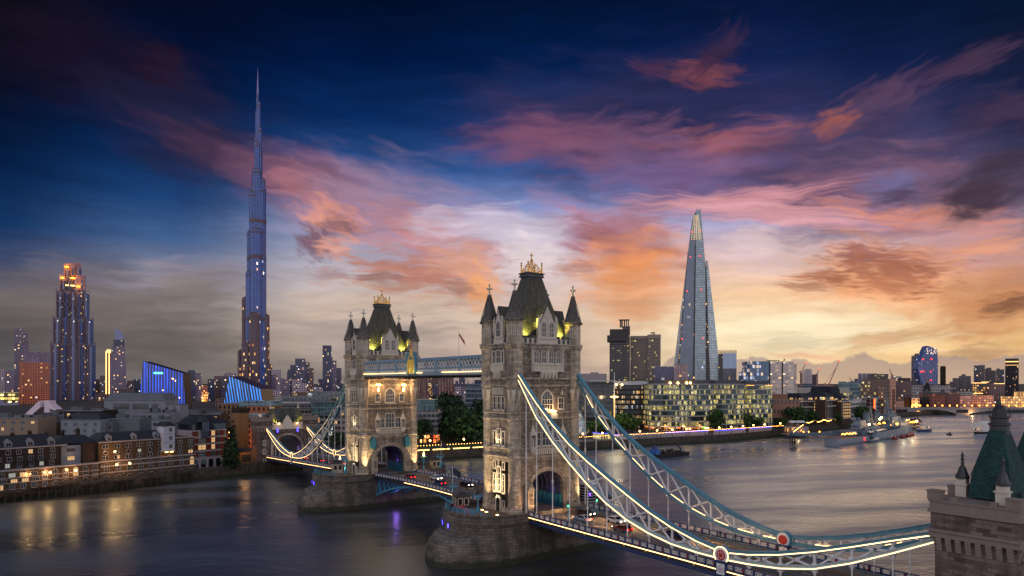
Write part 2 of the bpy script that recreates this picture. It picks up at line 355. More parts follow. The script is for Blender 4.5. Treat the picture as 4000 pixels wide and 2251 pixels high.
COOL = [(0, lin((255, 210, 150))), (.4, lin((255, 236, 210))), (.7, lin((190, 214, 255))), (1, lin((255, 180, 120)))]
def facade(name, wall, gls, bay=3.0, flr=3.6, fw=.7, fh=.6, lit=.12, cols=WARM, st=2.5, clump=.5, stripe=None, rough=.12, wrough=.7, metal=0, gvar=.5, hmix=None, spec=.6, low=None, mull=None):
    """a wall of windows laid on the facade's own metres: panes in a wall, some of them lit; clump makes lit panes gather by floor"""
    m, T, b = new_mat(name)
    if lit < .3: lit *= .42; st *= .6
    uv = T.n.new('ShaderNodeUVMap').outputs[0]; q = T.vec('DIVIDE', uv, (bay, flr, 1))
    cell = T.vec('FLOOR', q); fr = T.sep(T.vec('FRACTION', q))
    wx = T.math('LESS_THAN', T.math('ABSOLUTE', T.math('SUBTRACT', fr[0], .5)), fw/2)
    wy = T.math('LESS_THAN', T.math('ABSOLUTE', T.math('SUBTRACT', fr[1], .5)), fh/2)
    win = T.math('MULTIPLY', wx, wy)
    co = T.n.new('ShaderNodeTexCoord').outputs['Object']
    oi = T.n.new('ShaderNodeObjectInfo').outputs['Random']
    cellr = T.vec('ADD', cell, T.comb(T.math('MULTIPLY', oi, 97), 0, T.math('MULTIPLY', oi, 31)))
    r1 = T.white(cellr); r2 = T.sep(T.white(T.vec('ADD', cellr, (17.3, 5.1, 2)), 1))
    cs = T.sep(cellr)
    rf = T.white(T.comb(T.math('FLOOR', T.math('MULTIPLY', cs[0], .12)), cs[1], 3.3))
    thr = T.math('MULTIPLY', T.math('ADD', 1-clump, T.math('MULTIPLY', T.math('MULTIPLY', rf, rf), 3*clump)), lit)
    if low:                                       # lower storeys busier than the upper ones
        thr = T.math('MULTIPLY', thr, T.mrange(T.sep(uv)[1], low[0], low[1], low[2], low[3]))
    on = T.math('MULTIPLY', T.math('LESS_THAN', r1, thr), win)
    gcol = T.vec('SCALE', lin(gls)[:3], T.math('ADD', 1-gvar, T.math('MULTIPLY', r2[0], 2*gvar)))
    dirt = T.mrange(T.noise(T.vec('MULTIPLY', co, (1, 1, .3)), .12, 4, .6), .3, .7, .75, 1.15)
    wcol = T.vec('SCALE', lin(wall)[:3], dirt)
    if stripe:                                    # vertical piers of another colour every few bays
        c2, per, wd = stripe
        sx = T.math('LESS_THAN', T.math('FRACT', T.math('DIVIDE', T.sep(uv)[0], per)), wd)
        wcol = T.mix(sx, wcol, lin(c2)); win = T.math('MULTIPLY', win, T.math('SUBTRACT', 1, sx)); on = T.math('MULTIPLY', on, T.math('SUBTRACT', 1, sx))
    T.put(b.inputs['Base Color'], T.mix(win, wcol, gcol))
    T.put(b.inputs['Roughness'], T.mrange(win, 0, 1, wrough, rough)); b.inputs['Specular IOR Level'].default_value = spec
    b.inputs['Metallic'].default_value = metal
    T.put(b.inputs['Emission Color'], T.ramp(r2[1], cols))
    T.put(b.inputs['Emission Strength'], T.math('MULTIPLY', T.math('MULTIPLY', on, T.mrange(T.noise(T.vec('MULTIPLY', uv, (1.1, .8, 1)), 1, 2, .6, dim='2D'), .36, .62, .1, 1.25)), T.math('MULTIPLY', T.math('ADD', .25, T.math('MULTIPLY', r2[2], r2[2])), st)))
    m.cycles.emission_sampling = 'NONE'
    return m
M_stone = stone('portland_stone', (196, 180, 157), (158, 144, 126), (92, 84, 74), 1.3, .55, stain=.55)
M_granite = stone('rough_granite', (166, 150, 131), (118, 106, 93), (72, 66, 58), 1.0, .5, stain=.55, bump=.9)
M_pier = stone('pier_granite', (122, 112, 101), (92, 85, 77), (50, 46, 42), 1.7, .7, stain=.6, bump=.8, scale=.4, ms=.03, tide=True)
M_slate = stone('roof_slate', (92, 92, 88), (70, 70, 66), (50, 50, 48), .5, .35, stain=.45, bump=.6)
M_spire = stone('spire_stone', (110, 104, 98), (88, 84, 80), (56, 54, 52), .8, .6, stain=.4)
M_lead = plain('dark_lead', (52, 52, 54), .5)
M_pale = plain('carved_pale_stone', (186, 176, 160), .8, sc=1.2, bump=.3)
M_win = glass('dark_leaded_glass', (26, 24, 22), .15)
M_gold = plain('gilded_metal', (214, 160, 70), .35, .8)
M_teal = plain('bridge_blue_paint', (58, 130, 156), .45, var=.12)
M_teald = plain('deep_teal_paint', (30, 92, 108), .5, var=.15)
M_navy = plain('navy_paint', (34, 50, 92), .45, var=.12)
M_white = plain('white_paint', (214, 212, 206), .5, var=.1)
M_strip = glow('warm_light_strip', (255, 198, 132), 5)
M_iron = plain('black_iron', (24, 24, 26), .5)
M_road = plain('asphalt', (86, 72, 60), .75, var=.25, sc=.5)
M_foot = plain('footway_paving', (112, 92, 74), .85, var=.2)
M_blueglow = glow('blue_lamp_glass', (70, 60, 255), 6)
M_purp = glow('violet_lamp', (110, 60, 255), 5)
M_lampw = glow('warm_lamp_glass', (255, 186, 96), 22)
M_red = plain('red_paint', (170, 34, 24), .5)
M_redglow = glow('red_lamp', (255, 30, 26), 9)
M_greenglow = glow('green_lamp', (60, 255, 160), 5)
M_headl = glow('headlamp_glass', (255, 226, 180), 26)
M_taill = glow('tail_lamp_glass', (255, 26, 16), 16)
# ================================================================ the setting
def build_setting():
    m, T, b = new_mat('river_water')
    co = T.n.new('ShaderNodeNewGeometry').outputs['Position']
    n1 = T.noise(T.vec('MULTIPLY', co, (1, 1, 0)), .45, 4, .6); n2 = T.noise(T.mapping(co, (0, 0, 0), ROTV, (26, 7, 1)), 1, 4, .6)
    n3 = T.noise(T.mapping(co, (0, 0, 0), ROTV+.25, (130, 26, 1)), 1, 3, .6)
    b.inputs['Base Color'].default_value = lin((44, 36, 30)); b.inputs['Specular IOR Level'].default_value = 0; b.inputs['IOR'].default_value = 1.33
    T.put(b.inputs['Roughness'], T.mrange(n3, .38, .66, .2, .36, True))
    gl = T.n.new('ShaderNodeBsdfGlossy'); gl.inputs['Color'].default_value = (.72, .88, 1, 1)
    fz = T.n.new('ShaderNodeFresnel'); fz.inputs['IOR'].default_value = 1.85; ms = T.n.new('ShaderNodeMixShader')
    rg = T.mrange(n3, .38, .66, .26, .42, True); T.put(gl.inputs['Roughness'], rg)
    bp = T.n.new('ShaderNodeBump'); bp.inputs['Strength'].default_value = .42; bp.inputs['Distance'].default_value = .5
    T.put(bp.inputs['Height'], T.math('ADD', T.math('MULTIPLY', n1, .5), T.math('MULTIPLY', n2, .9)))
    for q in (b.inputs['Normal'], gl.inputs['Normal'], fz.inputs['Normal']): T.l.new(bp.outputs[0], q)
    T.l.new(fz.outputs[0], ms.inputs[0]); T.l.new(b.outputs[0], ms.inputs[1]); T.l.new(gl.outputs[0], ms.inputs[2]); T.l.new(ms.outputs[0], T.n['Material Output'].inputs[0])
    mb = MB(); mb.face([(-3000, -3000, 0), (3000, -3000, 0), (3000, 3000, 0), (-3000, 3000, 0)])
    kind(mb.build('river_water', m), 'structure')
    g = plain('city_ground', (46, 42, 40), .95, var=.3, sc=.05)
    mb = MB(); far = 30000
    line = [(*at(u, d),) for u, d in BANK]
    A = at(-2600, 150); Z = at(5200, 1150)
    top = [A]+line+[Z, at(6800, far), at(-2800, far)]
    mb.face([(*p, 4.5) for p in top][::-1])
    kind(mb.build('ground', g), 'structure')
    w = stone('quay_stone', (86, 78, 68), (66, 60, 54), (34, 32, 30), 1.6, .7, stain=.6, bump=.8, tide=True)
    mb = MB()
    pts = [A]+line+[Z]
    off = lambda p, k: (p[0]-FW[0]*k, p[1]-FW[1]*k)
    mb.frus([off(p, .02) for p in pts], -1, [off(p, -.0) for p in pts], 5.3, 0, closed=False)
    for p, q in zip(pts, pts[1:]): mb.face([(*p, 5.3), (*q, 5.3), (*off(q, -.7), 5.3), (*off(p, -.7), 5.3)]); mb.face([(*off(p, -.7), 5.3), (*off(q, -.7), 5.3), (*off(q, -.7), 4.5), (*off(p, -.7), 4.5)])
    tag(mb.build('embankment_wall', w), 'long dark stone embankment wall along the far bank of the river', 'river wall')
# shoreline of the far bank: (bearing unit, depth)
BANK = [(-900, 178), (-400, 205), (0, 231), (406, 252), (769, 280), (1008, 300), (1250, 322), (1637, 351), (1889, 368), (2258, 404), (2589, 439), (2829, 466), (3090, 522), (3156, 549), (3293, 600), (3400, 690), (3540, 815), (3700, 880), (4000, 930), (4400, 960)]
build_setting()
# ================================================================ the bridge
class Face:
    """a wall plane: s runs along it, z is up, n stands out of it"""
    def __init__(s, o, t, n): s.o = Vector(o); s.t = Vector(t); s.nn = Vector(n)
    def __call__(s, a, z, n=0): return s.o + s.t*a + s.nn*n + Vector((0, 0, z))
def fbox(mb, F, s0, s1, z0, z1, n0, n1, m=0):
    P = [F(s0, z0, n1), F(s1, z0, n1), F(s1, z1, n1), F(s0, z1, n1)]; Q = [F(s0, z0, n0), F(s1, z0, n0), F(s1, z1, n0), F(s0, z1, n0)]
    mb.face(P, m)
    for i in range(4):
        j = (i+1) % 4; mb.face([Q[i], Q[j], P[j], P[i]], m)
def arch_pts(w, z0, z1, rise, n=8, pointed=.0):
    """outline of an opening w wide from z0 to z1 whose head is an arch of the given rise"""
    zs = z1-rise; out = [(-w/2, z0), (w/2, z0)]
    for i in range(n+1):
        a = pi*i/n; x = cos(a)*w/2; y = sin(a)
        if pointed: y = y*(1-pointed)+pointed*(1-abs(cos(a)))
        out.append((x, zs+rise*y))
    return out
def window(F, s, z0, w, h, name='window', parent=None, mull=1, trans=1, rise=0, frame=.22, mats=None, dep=.12, lit=None):
    """stone surround proud of the wall, leaded panes set inside, mullions and transoms"""
    mb = MB(); g = lambda a, z, n: F(s+a, z, n)
    z1 = z0+h
    if rise > 0: inn = arch_pts(w, z0, z1, rise, 8, .3)
    else: inn = [(-w/2, z0), (w/2, z0), (w/2, z1), (-w/2, z1)]
    k = (w+2*frame)/w; zc = z0
    out = [(a*k, z0-frame if z < z0+.01 else z+frame*(.6 if rise and z < z1-rise+.01 else 1)) for a, z in inn]
    n = len(inn)
    mb.face([g(a, z, .03) for a, z in inn], 1)
    for i in range(n):
        j = (i+1) % n
        mb.face([g(*out[i], dep), g(*out[j], dep), g(*inn[j], dep), g(*inn[i], dep)], 0)
        mb.face([g(*inn[i], dep), g(*inn[j], dep), g(*inn[j], .03), g(*inn[i], .03)], 0)
        mb.face([g(*out[j], dep), g(*out[i], dep), g(*out[i], -.05), g(*out[j], -.05)], 0)
    bw = min(.13, w*.11)
    for i in range(1, mull+1):
        a = -w/2+w*i/(mull+1); top = z1-.02
        if rise: top = z1-rise*(abs(2*a/w))**2-.05
        P = [(a-bw/2, z0), (a+bw/2, z0), (a+bw/2, top), (a-bw/2, top)]
        mb.face([g(x, z, .09) for x, z in P], 0)
    for i in range(1, trans+1):
        zz = z0+(h-rise*.5)*i/(trans+1)
        mb.face([g(x, z, .085) for x, z in [(-w/2, zz-bw/2), (w/2, zz-bw/2), (w/2, zz+bw/2), (-w/2, zz+bw/2)]], 0)
    if trans > 0 or rise: fbox(mb, F, s-w/2-frame, s+w/2+frame, z0-frame-.18, z0-frame, -.05, dep+.12, 0)
    return mb.build(name, mats or [M_pale, M_win], parent)
def arch_wall(mb, F, s0, s1, z0, z1, half, spring, rise, n0, n1, m=0, N=14, msof=None):
    """wall with an arched opening centred on s=0, from n0 (back) to n1 (front)"""
    A = [(half*cos(pi*i/N), spring+rise*sin(pi*i/N)**.9) for i in range(N+1)]
    for nn in (n0, n1):
        mb.face([F(s0, z0, nn), F(-half, z0, nn), F(-half, spring, nn), F(s0, spring, nn)], m)
        mb.face([F(half, z0, nn), F(s1, z0, nn), F(s1, spring, nn), F(half, spring, nn)], m)
        mb.face([F(s0, spring, nn), F(-half, spring, nn), F(-half, z1, nn), F(s0, z1, nn)], m)
        mb.face([F(half, spring, nn), F(s1, spring, nn), F(s1, z1, nn), F(half, z1, nn)], m)
        for p, q in zip(A, A[1:]): mb.face([F(q[0], q[1], nn), F(p[0], p[1], nn), F(p[0], z1, nn), F(q[0], z1, nn)], m)
    L = [(half, z0)]+A+[(-half, z0)]
    for p, q in zip(L, L[1:]): mb.face([F(*p, n0), F(*q, n0), F(*q, n1), F(*p, n1)], m if msof is None else msof)
    mb.face([F(s0, z1, n0), F(s1, z1, n0), F(s1, z1, n1), F(s0, z1, n1)], m)
def arch_ring(mb, F, half, spring, rise, wd, n0, n1, z0, m=0, N=16):
    A = [(half, z0)]+[(half*cos(pi*i/N), spring+rise*sin(pi*i/N)**.9) for i in range(N+1)]+[(-half, z0)]
    B = [(half+wd, z0)]+[((half+wd)*cos(pi*i/N), spring+(rise+wd)*sin(pi*i/N)**.9) for i in range(N+1)]+[(-half-wd, z0)]
    for i in range(len(A)-1):
        a, b, c, d = A[i], A[i+1], B[i+1], B[i]
        mb.face([F(*a, n1), F(*b, n1), F(*c, n1), F(*d, n1)], m); mb.face([F(*d, n1), F(*c, n1), F(*c, n0), F(*d, n0)], m)
        mb.face([F(*b, n1), F(*a, n1), F(*a, n0), F(*b, n0)], m)
def rect(x, y): return [(-x, -y), (x, -y), (x, y), (-x, y)]
HX, HY = 5.1, 9.15
XF, YF = 5.95, 9.95                                # wall planes of the tower
M_ribd = plain('dark_blue_rib', (34, 40, 70), .5)
def build_tower():
    t = thing('bridge_tower', 'gothic stone bridge tower', 'bridge tower', (0, 0, 10))
    FX = [Face((XF, 0, 0), (0, 1, 0), (1, 0, 0)), Face((-XF, 0, 0), (0, -1, 0), (-1, 0, 0))]
    FY = [Face((0, -YF, 0), (1, 0, 0), (0, -1, 0)), Face((0, YF, 0), (-1, 0, 0), (0, 1, 0))]
    # walls: gateway storey pierced by the road, storeys above
    mb = MB()
    arch_wall(mb, FX[0], -YF, YF, 9.5, 22.8, 5.3, 14.6, 4.8, -2*XF, 0, 0)
    for z0, z1, k in ((22.8, 33.4, 0), (33.4, 41.6, .0), (41.6, 49.2, .12)):
        mb.prism(rect(XF+k, YF+k), z0, z1, 0)
    for F in FY: fbox(mb, F, -4.2, 4.2, 9.8, 11.2, 0, .25, 1)
    mb.build('wall', [M_granite, M_stone], t)
    # string courses
    mb = MB()
    for z, h, k in ((22.7, .45, .22), (24.8, .4, .18), (31.7, .4, .2), (33.2, .35, .16), (39.6, .45, .24), (41.3, .5, .3), (48.8, .7, .5), (49.5, .35, .8)):
        mb.prism(rect(XF+k, YF+k), z, z+h, 0)
    for i in range(34):
        a = -8.6+17.2*i/33
        for F in FX: fbox(mb, F, a-.16, a+.16, 48.3, 48.85, 0, .4)
    for F in FX+FY:
        w = YF-1.6 if F in FX else XF-1.6
        n = int(w*2/.75)
        for i in range(n): a = -w+(i+.5)*2*w/n; fbox(mb, F, a-.2, a+.2, 21.9, 22.7, 0, .25)
    mb.build('cornice', M_stone, t)
    # corner turrets: round below, flaring to an octagon above
    for sx in (-1, 1):
        for sy in (-1, 1):
            x, y = sx*HX, sy*HY; mb = MB(); r8 = pi/8
            mb.lathe(x, y, [(1.95, 9.5), (1.95, 10.6), (1.72, 11), (1.72, 11.7), (1.55, 12), (1.48, 22.6), (1.75, 22.8), (1.75, 23.2), (1.5, 23.5), (1.5, 24.7), (1.75, 24.8), (1.75, 25.2), (1.5, 25.4), (1.5, 31.6), (1.75, 31.8), (1.75, 32.1), (1.5, 32.3), (1.5, 33.1), (1.75, 33.3), (1.7, 33.6)], 18, 0)
            mb.lathe(x, y, [(1.62, 33.4), (1.62, 36), (1.95, 39.5), (2.2, 39.7), (2.2, 40.1), (2.0, 40.3), (2.0, 41.3), (2.25, 41.5), (2.25, 41.9), (2.0, 42.1), (2.0, 48.4), (2.35, 48.9), (2.5, 49.5), (2.5, 49.9), (2.0, 50.0), (1.95, 54.6), (2.2, 55.1), (2.3, 55.6)], 8, 0, r8)
            tr = mb.build('turret', M_stone, t)
            mb = MB()
            for i in range(8):                     # sunk panels on the free-standing stage, broaches at the flare
                a = i*pi/4; F = Face((x+cos(a)*1.82, y+sin(a)*1.82, 0), (-sin(a), cos(a), 0), (cos(a), sin(a), 0))
                fbox(mb, F, -.5, .5, 51.6, 51.75, 0, .06); fbox(mb, F, -.5, .5, 53.8, 53.95, 0, .06)
                for q in (-.5, 0, .5): fbox(mb, F, q-.07, q+.07, 51.6, 53.95, 0, .06)
            mb.build('tracery', M_pale, tr); mb = MB()
            for i in range(8):
                a = i*pi/4; F = Face((x+cos(a)*1.5, y+sin(a)*1.5, 0), (-sin(a), cos(a), 0), (cos(a), sin(a), 0))
                mb.face([F(-.62, 38.9, .37), F(.62, 38.9, .37), F(0, 35.6, .08)])
            mb.build('broach', M_pale, tr)
            mb = MB(); mb.lathe(x, y, [(2.3, 55.5), (2.1, 55.9), (1.5, 57.3), (.95, 59.3), (.36, 62)], 8, 0, r8, cap=True)
            for i in range(8):
                a = r8+i*pi/4; mb.tube((x+cos(a)*2.1, y+sin(a)*2.1, 55.9), (x+cos(a)*.36, y+sin(a)*.36, 62), .09, 4)
            for i in range(24):
                a = i*pi/12; mb.cbox((x+cos(a)*2.22, y+sin(a)*2.22, 55.0), .26, .26, .45)
            mb.build('spire', M_spire, tr)
            mb = MB(); mb.lathe(x, y, [(.36, 61.9), (.5, 62.1), (.2, 62.4), (.2, 63.2), (.3, 63.3), (.2, 63.5), (.18, 64.3), (.3, 64.45), (.02, 64.9)], 8)
            mb.bar((x, y-.75, 63.55), (x, y+.75, 63.55), .28, .28); mb.sphere((x, y-.75, 63.55), .22, 6, 4); mb.sphere((x, y+.75, 63.55), .22, 6, 4)
            mb.bar((x-.75, y, 63.55), (x+.75, y, 63.55), .28, .28)
            mb.build('finial', M_pale, tr)
    # great roof with its lead cap and gilded crest
    mb = MB()
    prof = [(4.5, 7.8, 49.6), (4.2, 7.3, 51.5), (3.2, 5.35, 57), (2.2, 3.6, 62), (1.5, 2.35, 66)]
    for (a, b, z), (c, d, z2) in zip(prof, prof[1:]): mb.frus(rect(a, b), z, rect(c, d), z2)
    rf = mb.build('roof', M_slate, t)
    mb = MB()
    mb.frus(rect(1.5, 2.35), 65.9, rect(1.4, 2.2), 66.5); mb.prism(rect(1.75, 2.6), 66.5, 66.9); mb.prism(rect(1.6, 2.45), 66.9, 67.3); mb.prism(rect(1.85, 2.7), 67.3, 67.6)
    for i in range(9):
        for s in (-1, 1): mb.cbox((s*1.56, -2.0+i*.5, 65.2), .25, .25, .5)
    mb.build('roof_cap', M_lead, rf)
    mb = MB()
    for sx in (-1, 1):
        for sy in (-1, 1):
            mb.lathe(sx*1.35, sy*2.15, [(.2, 67.6), (.16, 69.4), (.26, 69.5), (.1, 69.8), (.22, 70.1), (.02, 70.4)], 6)
    for s in (-1, 1):
        mb.bar((s*1.35, -2.15, 68.2), (s*1.35, 2.15, 68.2), .14, .14); mb.bar((-1.35, s*2.15, 68.2), (1.35, s*2.15, 68.2), .14, .14)
        mb.bar((s*1.35, -2.15, 67.7), (s*1.35, 2.15, 67.7), .2, .2); mb.bar((-1.35, s*2.15, 67.7), (1.35, s*2.15, 67.7), .2, .2)
        for k in range(-3, 4): mb.bar((s*1.35, k*.6, 67.7), (s*1.35, k*.6, 68.3+.3*(k % 2)), .1, .1)
        for q in (-1, 1):
            mb.bar((s*1.35, q*2.15, 68.2), (0, 0, 70.9), .15, .15); mb.bar((s*1.35, q*1.1, 68.2), (s*.7, q*1.1, 69.6), .12, .12)
            mb.bar((s*1.35, q*2.1, 68.2), (s*1.35, 0, 69.7), .12, .12); mb.sphere((s*.68, q*1.08, 69.65), .2, 6, 4)
    mb.lathe(0, 0, [(.14, 67.6), (.14, 70.6), (.34, 70.9), (.12, 71.2), (.12, 71.8), (.26, 71.9), (.1, 72.1), (.02, 73)], 8)
    mb.bar((0, -.42, 72.2), (0, .42, 72.2), .16, .16); mb.bar((-.42, 0, 72.2), (.42, 0, 72.2), .16, .16)
    mb.build('crest', M_gold, rf)
    # battlemented parapets between turrets
    for F in FX+FY:
        w = HY-1.7 if F in FX else HX-1.7; g = 3.0 if F in FX else 1.75
        for s0, s1 in ((-w, -g), (g, w)):
            mb = MB(); fbox(mb, F, s0, s1, 49.6, 51.1, -.4, .05)
            n = max(1, int((s1-s0)/1.25))
            for i in range(n):
                a = s0+(i+.5)*(s1-s0)/n; fbox(mb, F, a-.36, a+.36, 51.1, 51.75, -.45, .12, 1); fbox(mb, F, a-.26, a+.26, 50.0, 51.0, .05, .3, 1)
            mb.build('parapet', [M_pale, M_lead], t)
    # gables
    for F, hw, pk, sh in [(FX[0], 2.95, 59.2, 55.6), (FX[1], 2.95, 59.2, 55.6), (FY[0], 1.75, 58.6, 55.2), (FY[1], 1.75, 58.6, 55.2)]:
        mb = MB()
        poly = [(-hw, 49.6), (hw, 49.6), (hw, 52.2), (hw*.88, 53), (hw*.86, sh-.6), (hw*.72, sh), (0, pk), (-hw*.72, sh), (-hw*.86, sh-.6), (-hw*.88, 53), (-hw, 52.2)]
        mb.extr(poly, lambda p: F(p[0], p[1], .2), lambda p: F(p[0], p[1], -.45))
        gb = mb.build('gable', M_pale, t)
        mb = MB(); d = -4.2 if F in FX else -3.4
        for s in (-1, 1):
            mb.face([F(s*(hw*.78), sh-.5, .3), F(0, pk+.28, .3), F(0, pk+.28, d), F(s*(hw*.78), sh-.5, d-.8)])
            mb.face([F(s*(hw*.8), sh-.9, .3), F(s*(hw*.78), sh-.5, .3), F(0, pk+.28, .3), F(0, pk-.15, .3)])
            mb.face([F(s*hw*.8, 49.6, -.45), F(s*hw*.8, sh-.5, -.45), F(s*hw*.8, sh-.5, d), F(s*hw*.8, 49.6, d)])
        mb.build('gable_roof', M_slate, gb)
        mb = MB()
        for s in (-1, 1):
            fbox(mb, F, s*hw*.93-.3, s*hw*.93+.3, 52.2, sh+.3, -.35, .34); mb.face([F(s*hw*.93-.3, sh+.3, .34), F(s*hw*.93+.3, sh+.3, .34), F(s*hw*.93, sh+1.3, 0)])
        for a, z in ([(0, 57.6), (-.9, 56.7), (.9, 56.7), (0, 56.2)] if F in FX else [(0, 57)]): fbox(mb, F, a-.14, a+.14, z-.5, z+.55, .2, .34); fbox(mb, F, a-.35, a+.35, z, z+.22, .2, .32)
        fbox(mb, F, -hw*.82, hw*.82, 51.0, 51.3, .2, .42)
        if F in FX:
            fbox(mb, F, -.16, .16, 49.8, 56.2, .2, .36)
        mb.build('gable_carving', M_pale, gb)
        G = Face(F(0, 0, .2), F.t, F.nn)
        if F in FX:
            for a in (-1.2, 1.2): window(G, a, 51.6, 1.25, 3.5, parent=gb, mull=1, trans=2, rise=.8, frame=.16)
        else: window(G, 0, 51.6, 1.5, 3.6, parent=gb, mull=1, trans=1, rise=1, frame=.16)
    # windows, storey by storey
    for F in FX:
        U = Face(F(0, 0, .12), F.t, F.nn)
        for a in (-3.45, -1.15, 1.15, 3.45): window(U, a, 45.3, 1.35, 2.9, parent=t, mull=1, trans=1, rise=.5)
        window(F, 0, 34.1, 3.1, 4.5, parent=t, mull=3, trans=2, rise=1.8, frame=.35)
        for a in (-4.4, 4.4): window(F, a, 34.3, 1.5, 2.5, parent=t, mull=1, trans=1)
        window(F, 0, 25.6, 3.0, 4.6, parent=t, mull=2, trans=2)
        for a in (-3.0, 3.0): window(F, a, 25.6, 1.7, 3.0, parent=t, mull=1, trans=1)
        mb = MB(); fbox(mb, F, -4.6, 4.6, 43.4, 44.9, .1, .75)
        for a in range(-9, 10):
            if abs(a) % 3: fbox(mb, F, a*.5-.1, a*.5+.1, 43.7, 44.6, .75, .84)
        fbox(mb, F, -4.75, 4.75, 44.8, 45.05, .1, .95); fbox(mb, F, -4.75, 4.75, 43.2, 43.45, .1, .95)
        for k in range(4): fbox(mb, F, -2.6+k*.18, 2.6-k*.18, 42.8-k*.4, 43.2-k*.4, .1, .95-k*.2)
        for a in (-2.3, -1.15, 0, 1.15, 2.3): fbox(mb, F, a-.14, a+.14, 41.7, 43.2, .1, 1.0)
        fbox(mb, F, -4.95, -4.6, 43, 48.7, .1, .45); fbox(mb, F, 4.6, 4.95, 43, 48.7, .1, .45); fbox(mb, F, -.15, .15, 45, 48.6, .12, .42)
        mb.build('balcony', M_pale, t)
        for a in (-4.7, 4.7):                       # canopied niches, carved frieze and hood over the gateway
            mb = MB()
            fbox(mb, F, a-.75, a+.75, 24.6, 25.4, 0, .9); fbox(mb, F, a-.55, a+.55, 24, 24.6, 0, .6); fbox(mb, F, a-.2, a+.2, 25.4, 27.4, .1, .6)
            fbox(mb, F, a-.8, a-.6, 25.4, 28.2, 0, .8); fbox(mb, F, a+.6, a+.8, 25.4, 28.2, 0, .8)
            mb.face([F(a-.95, 28.1, .85), F(a+.95, 28.1, .85), F(a, 30.6, .4)]); mb.face([F(a-.95, 28.1, .85), F(a, 30.6, .4), F(a-.95, 28.1, 0)]); mb.face([F(a+.95, 28.1, 0), F(a, 30.6, .4), F(a+.95, 28.1, .85)])
            fbox(mb, F, a-.07, a+.07, 30.4, 31.4, .3, .45)
            mb.build('carved_niche', M_pale, t); mb = MB()
            fbox(mb, F, a-.1, a+.1, 37.6, 38.9, 0, .25); fbox(mb, F, a-.3, a+.3, 38, 38.2, 0, .2); mb.build('stone_cross', M_pale, t)
        mb = MB()
        for a in range(-7, 8): fbox(mb, F, a*.62-.2, a*.62+.2, 23.4, 24.5, 0, .16); 
        fbox(mb, F, -5.2, 5.2, 24.5, 24.8, 0, .22)
        mb.build('carved_frieze', M_pale, t)
        mb = MB(); arch_ring(mb, F, 5.3, 14.6, 4.8, .55, 0, .3, 10, 0); arch_ring(mb, F, 5.85, 14.6, 5.35, .5, 0, .5, 10.5, 0)
        mb.build('gateway_moulding', M_stone, t)
        for s in (-1, 1):                           # little gabled shelters either side of the road
            mb = MB(); a = s*6.1
            fbox(mb, F, a-.9, a+.9, 9.9, 15.2, .1, 1.5); mb.face([F(a-1.1, 15.1, 1.7), F(a+1.1, 15.1, 1.7), F(a, 17.4, 1.7)]); mb.face([F(a-1.1, 15.1, 1.7), F(a, 17.4, 1.7), F(a, 17.4, 0), F(a-1.1, 15.1, 0)]); mb.face([F(a+1.1, 15.1, 1.7), F(a+1.1, 15.1, 0), F(a, 17.4, 0), F(a, 17.4, 1.7)])
            fbox(mb, F, a-.45, a+.45, 12.2, 14.6, 1.5, 1.62, 1); fbox(mb, F, a-1.0, a+1.0, 11.7, 11.95, .1, 1.75); fbox(mb, F, a-.12, a+.12, 17.2, 18.3, 1.3, 1.5); fbox(mb, F, a-.3, a+.3, 17.7, 17.9, 1.35, 1.45)
            mb.build('gateway_shelter', [M_stone, M_granite], t)
    for F in FY:
        U = Face(F(0, 0, .12), F.t, F.nn)
        window(U, 0, 45.3, 1.5, 3.0, parent=t, mull=1, trans=1, rise=.4)
        for a in (-1.75, 1.75): window(U, a, 45.3, .75, 2.7, parent=t, mull=0, trans=1)
        for a in (-1.7, 0, 1.7): window(F, a, 34.2, .85, 3.0, parent=t, mull=0, trans=1, frame=.2)
        window(F, 0, 25.8, 1.15, 3.7, parent=t, mull=1, trans=2, frame=.25)
        for a in (-1.75, 1.75): window(F, a, 25.8, .8, 3.1, parent=t, mull=0, trans=1, frame=.25)
        window(F, 0, 14.9, 1.15, 5.6, parent=t, mull=1, trans=3, frame=.3, rise=.4)
        for a in (-1.85, 1.85):
            window(F, a, 14.6, .7, 4.2, parent=t, mull=0, trans=2, frame=.2); window(F, a, 20, .7, 1.6, parent=t, mull=0, trans=0, frame=.2)
            window(F, a, 10.8, .6, 1.7, parent=t, mull=0, trans=0, frame=.16)
        mb = MB(); d = arch_pts(1.5, 10, 13.4, 1.3, 8, .3)
        mb.face([F(a, z, .28) for a, z in d], 1); arch_ring(mb, F, .8, 12.1, 1.35, .32, 0, .42, 10, 0)
        fbox(mb, F, -.55, .55, 10, 12, .28, .33, 2)
        mb.build('door', [M_pale, M_win, M_iron], t)
        mb = MB(); fbox(mb, F, -2.6, 2.6, 43.4, 44.9, .1, .7); fbox(mb, F, -2.7, 2.7, 44.8, 45, .1, .85)
        for k in range(4): fbox(mb, F, -1.5+k*.12, 1.5-k*.12, 43-k*.42, 43.4-k*.42, .1, .85-k*.18)
        for a in (-1.1, -.37, .37, 1.1): fbox(mb, F, a-.12, a+.12, 41.7, 43.3, .1, .9)
        for q in (-2.4, 2.4): fbox(mb, F, q-.16, q+.16, 43, 48.6, .1, .4)
        mb.build('balcony', M_pale, t); mb = MB()
        for i in range(8): a = -2.1+i*.6; fbox(mb, F, a-.13, a+.13, 37.7, 39.4, 0, .5)
        mb.build('corbel_table', M_pale, t); mb = MB()
        fbox(mb, F, -.12, .12, 30, 31.4, 0, .3); fbox(mb, F, -.35, .35, 30.5, 30.7, 0, .25); mb.build('stone_cross', M_pale, t); mb = MB(); fbox(mb, F, -.1, .1, 21, 22.2, 0, .3)
        mb.build('stone_finial', M_pale, t)
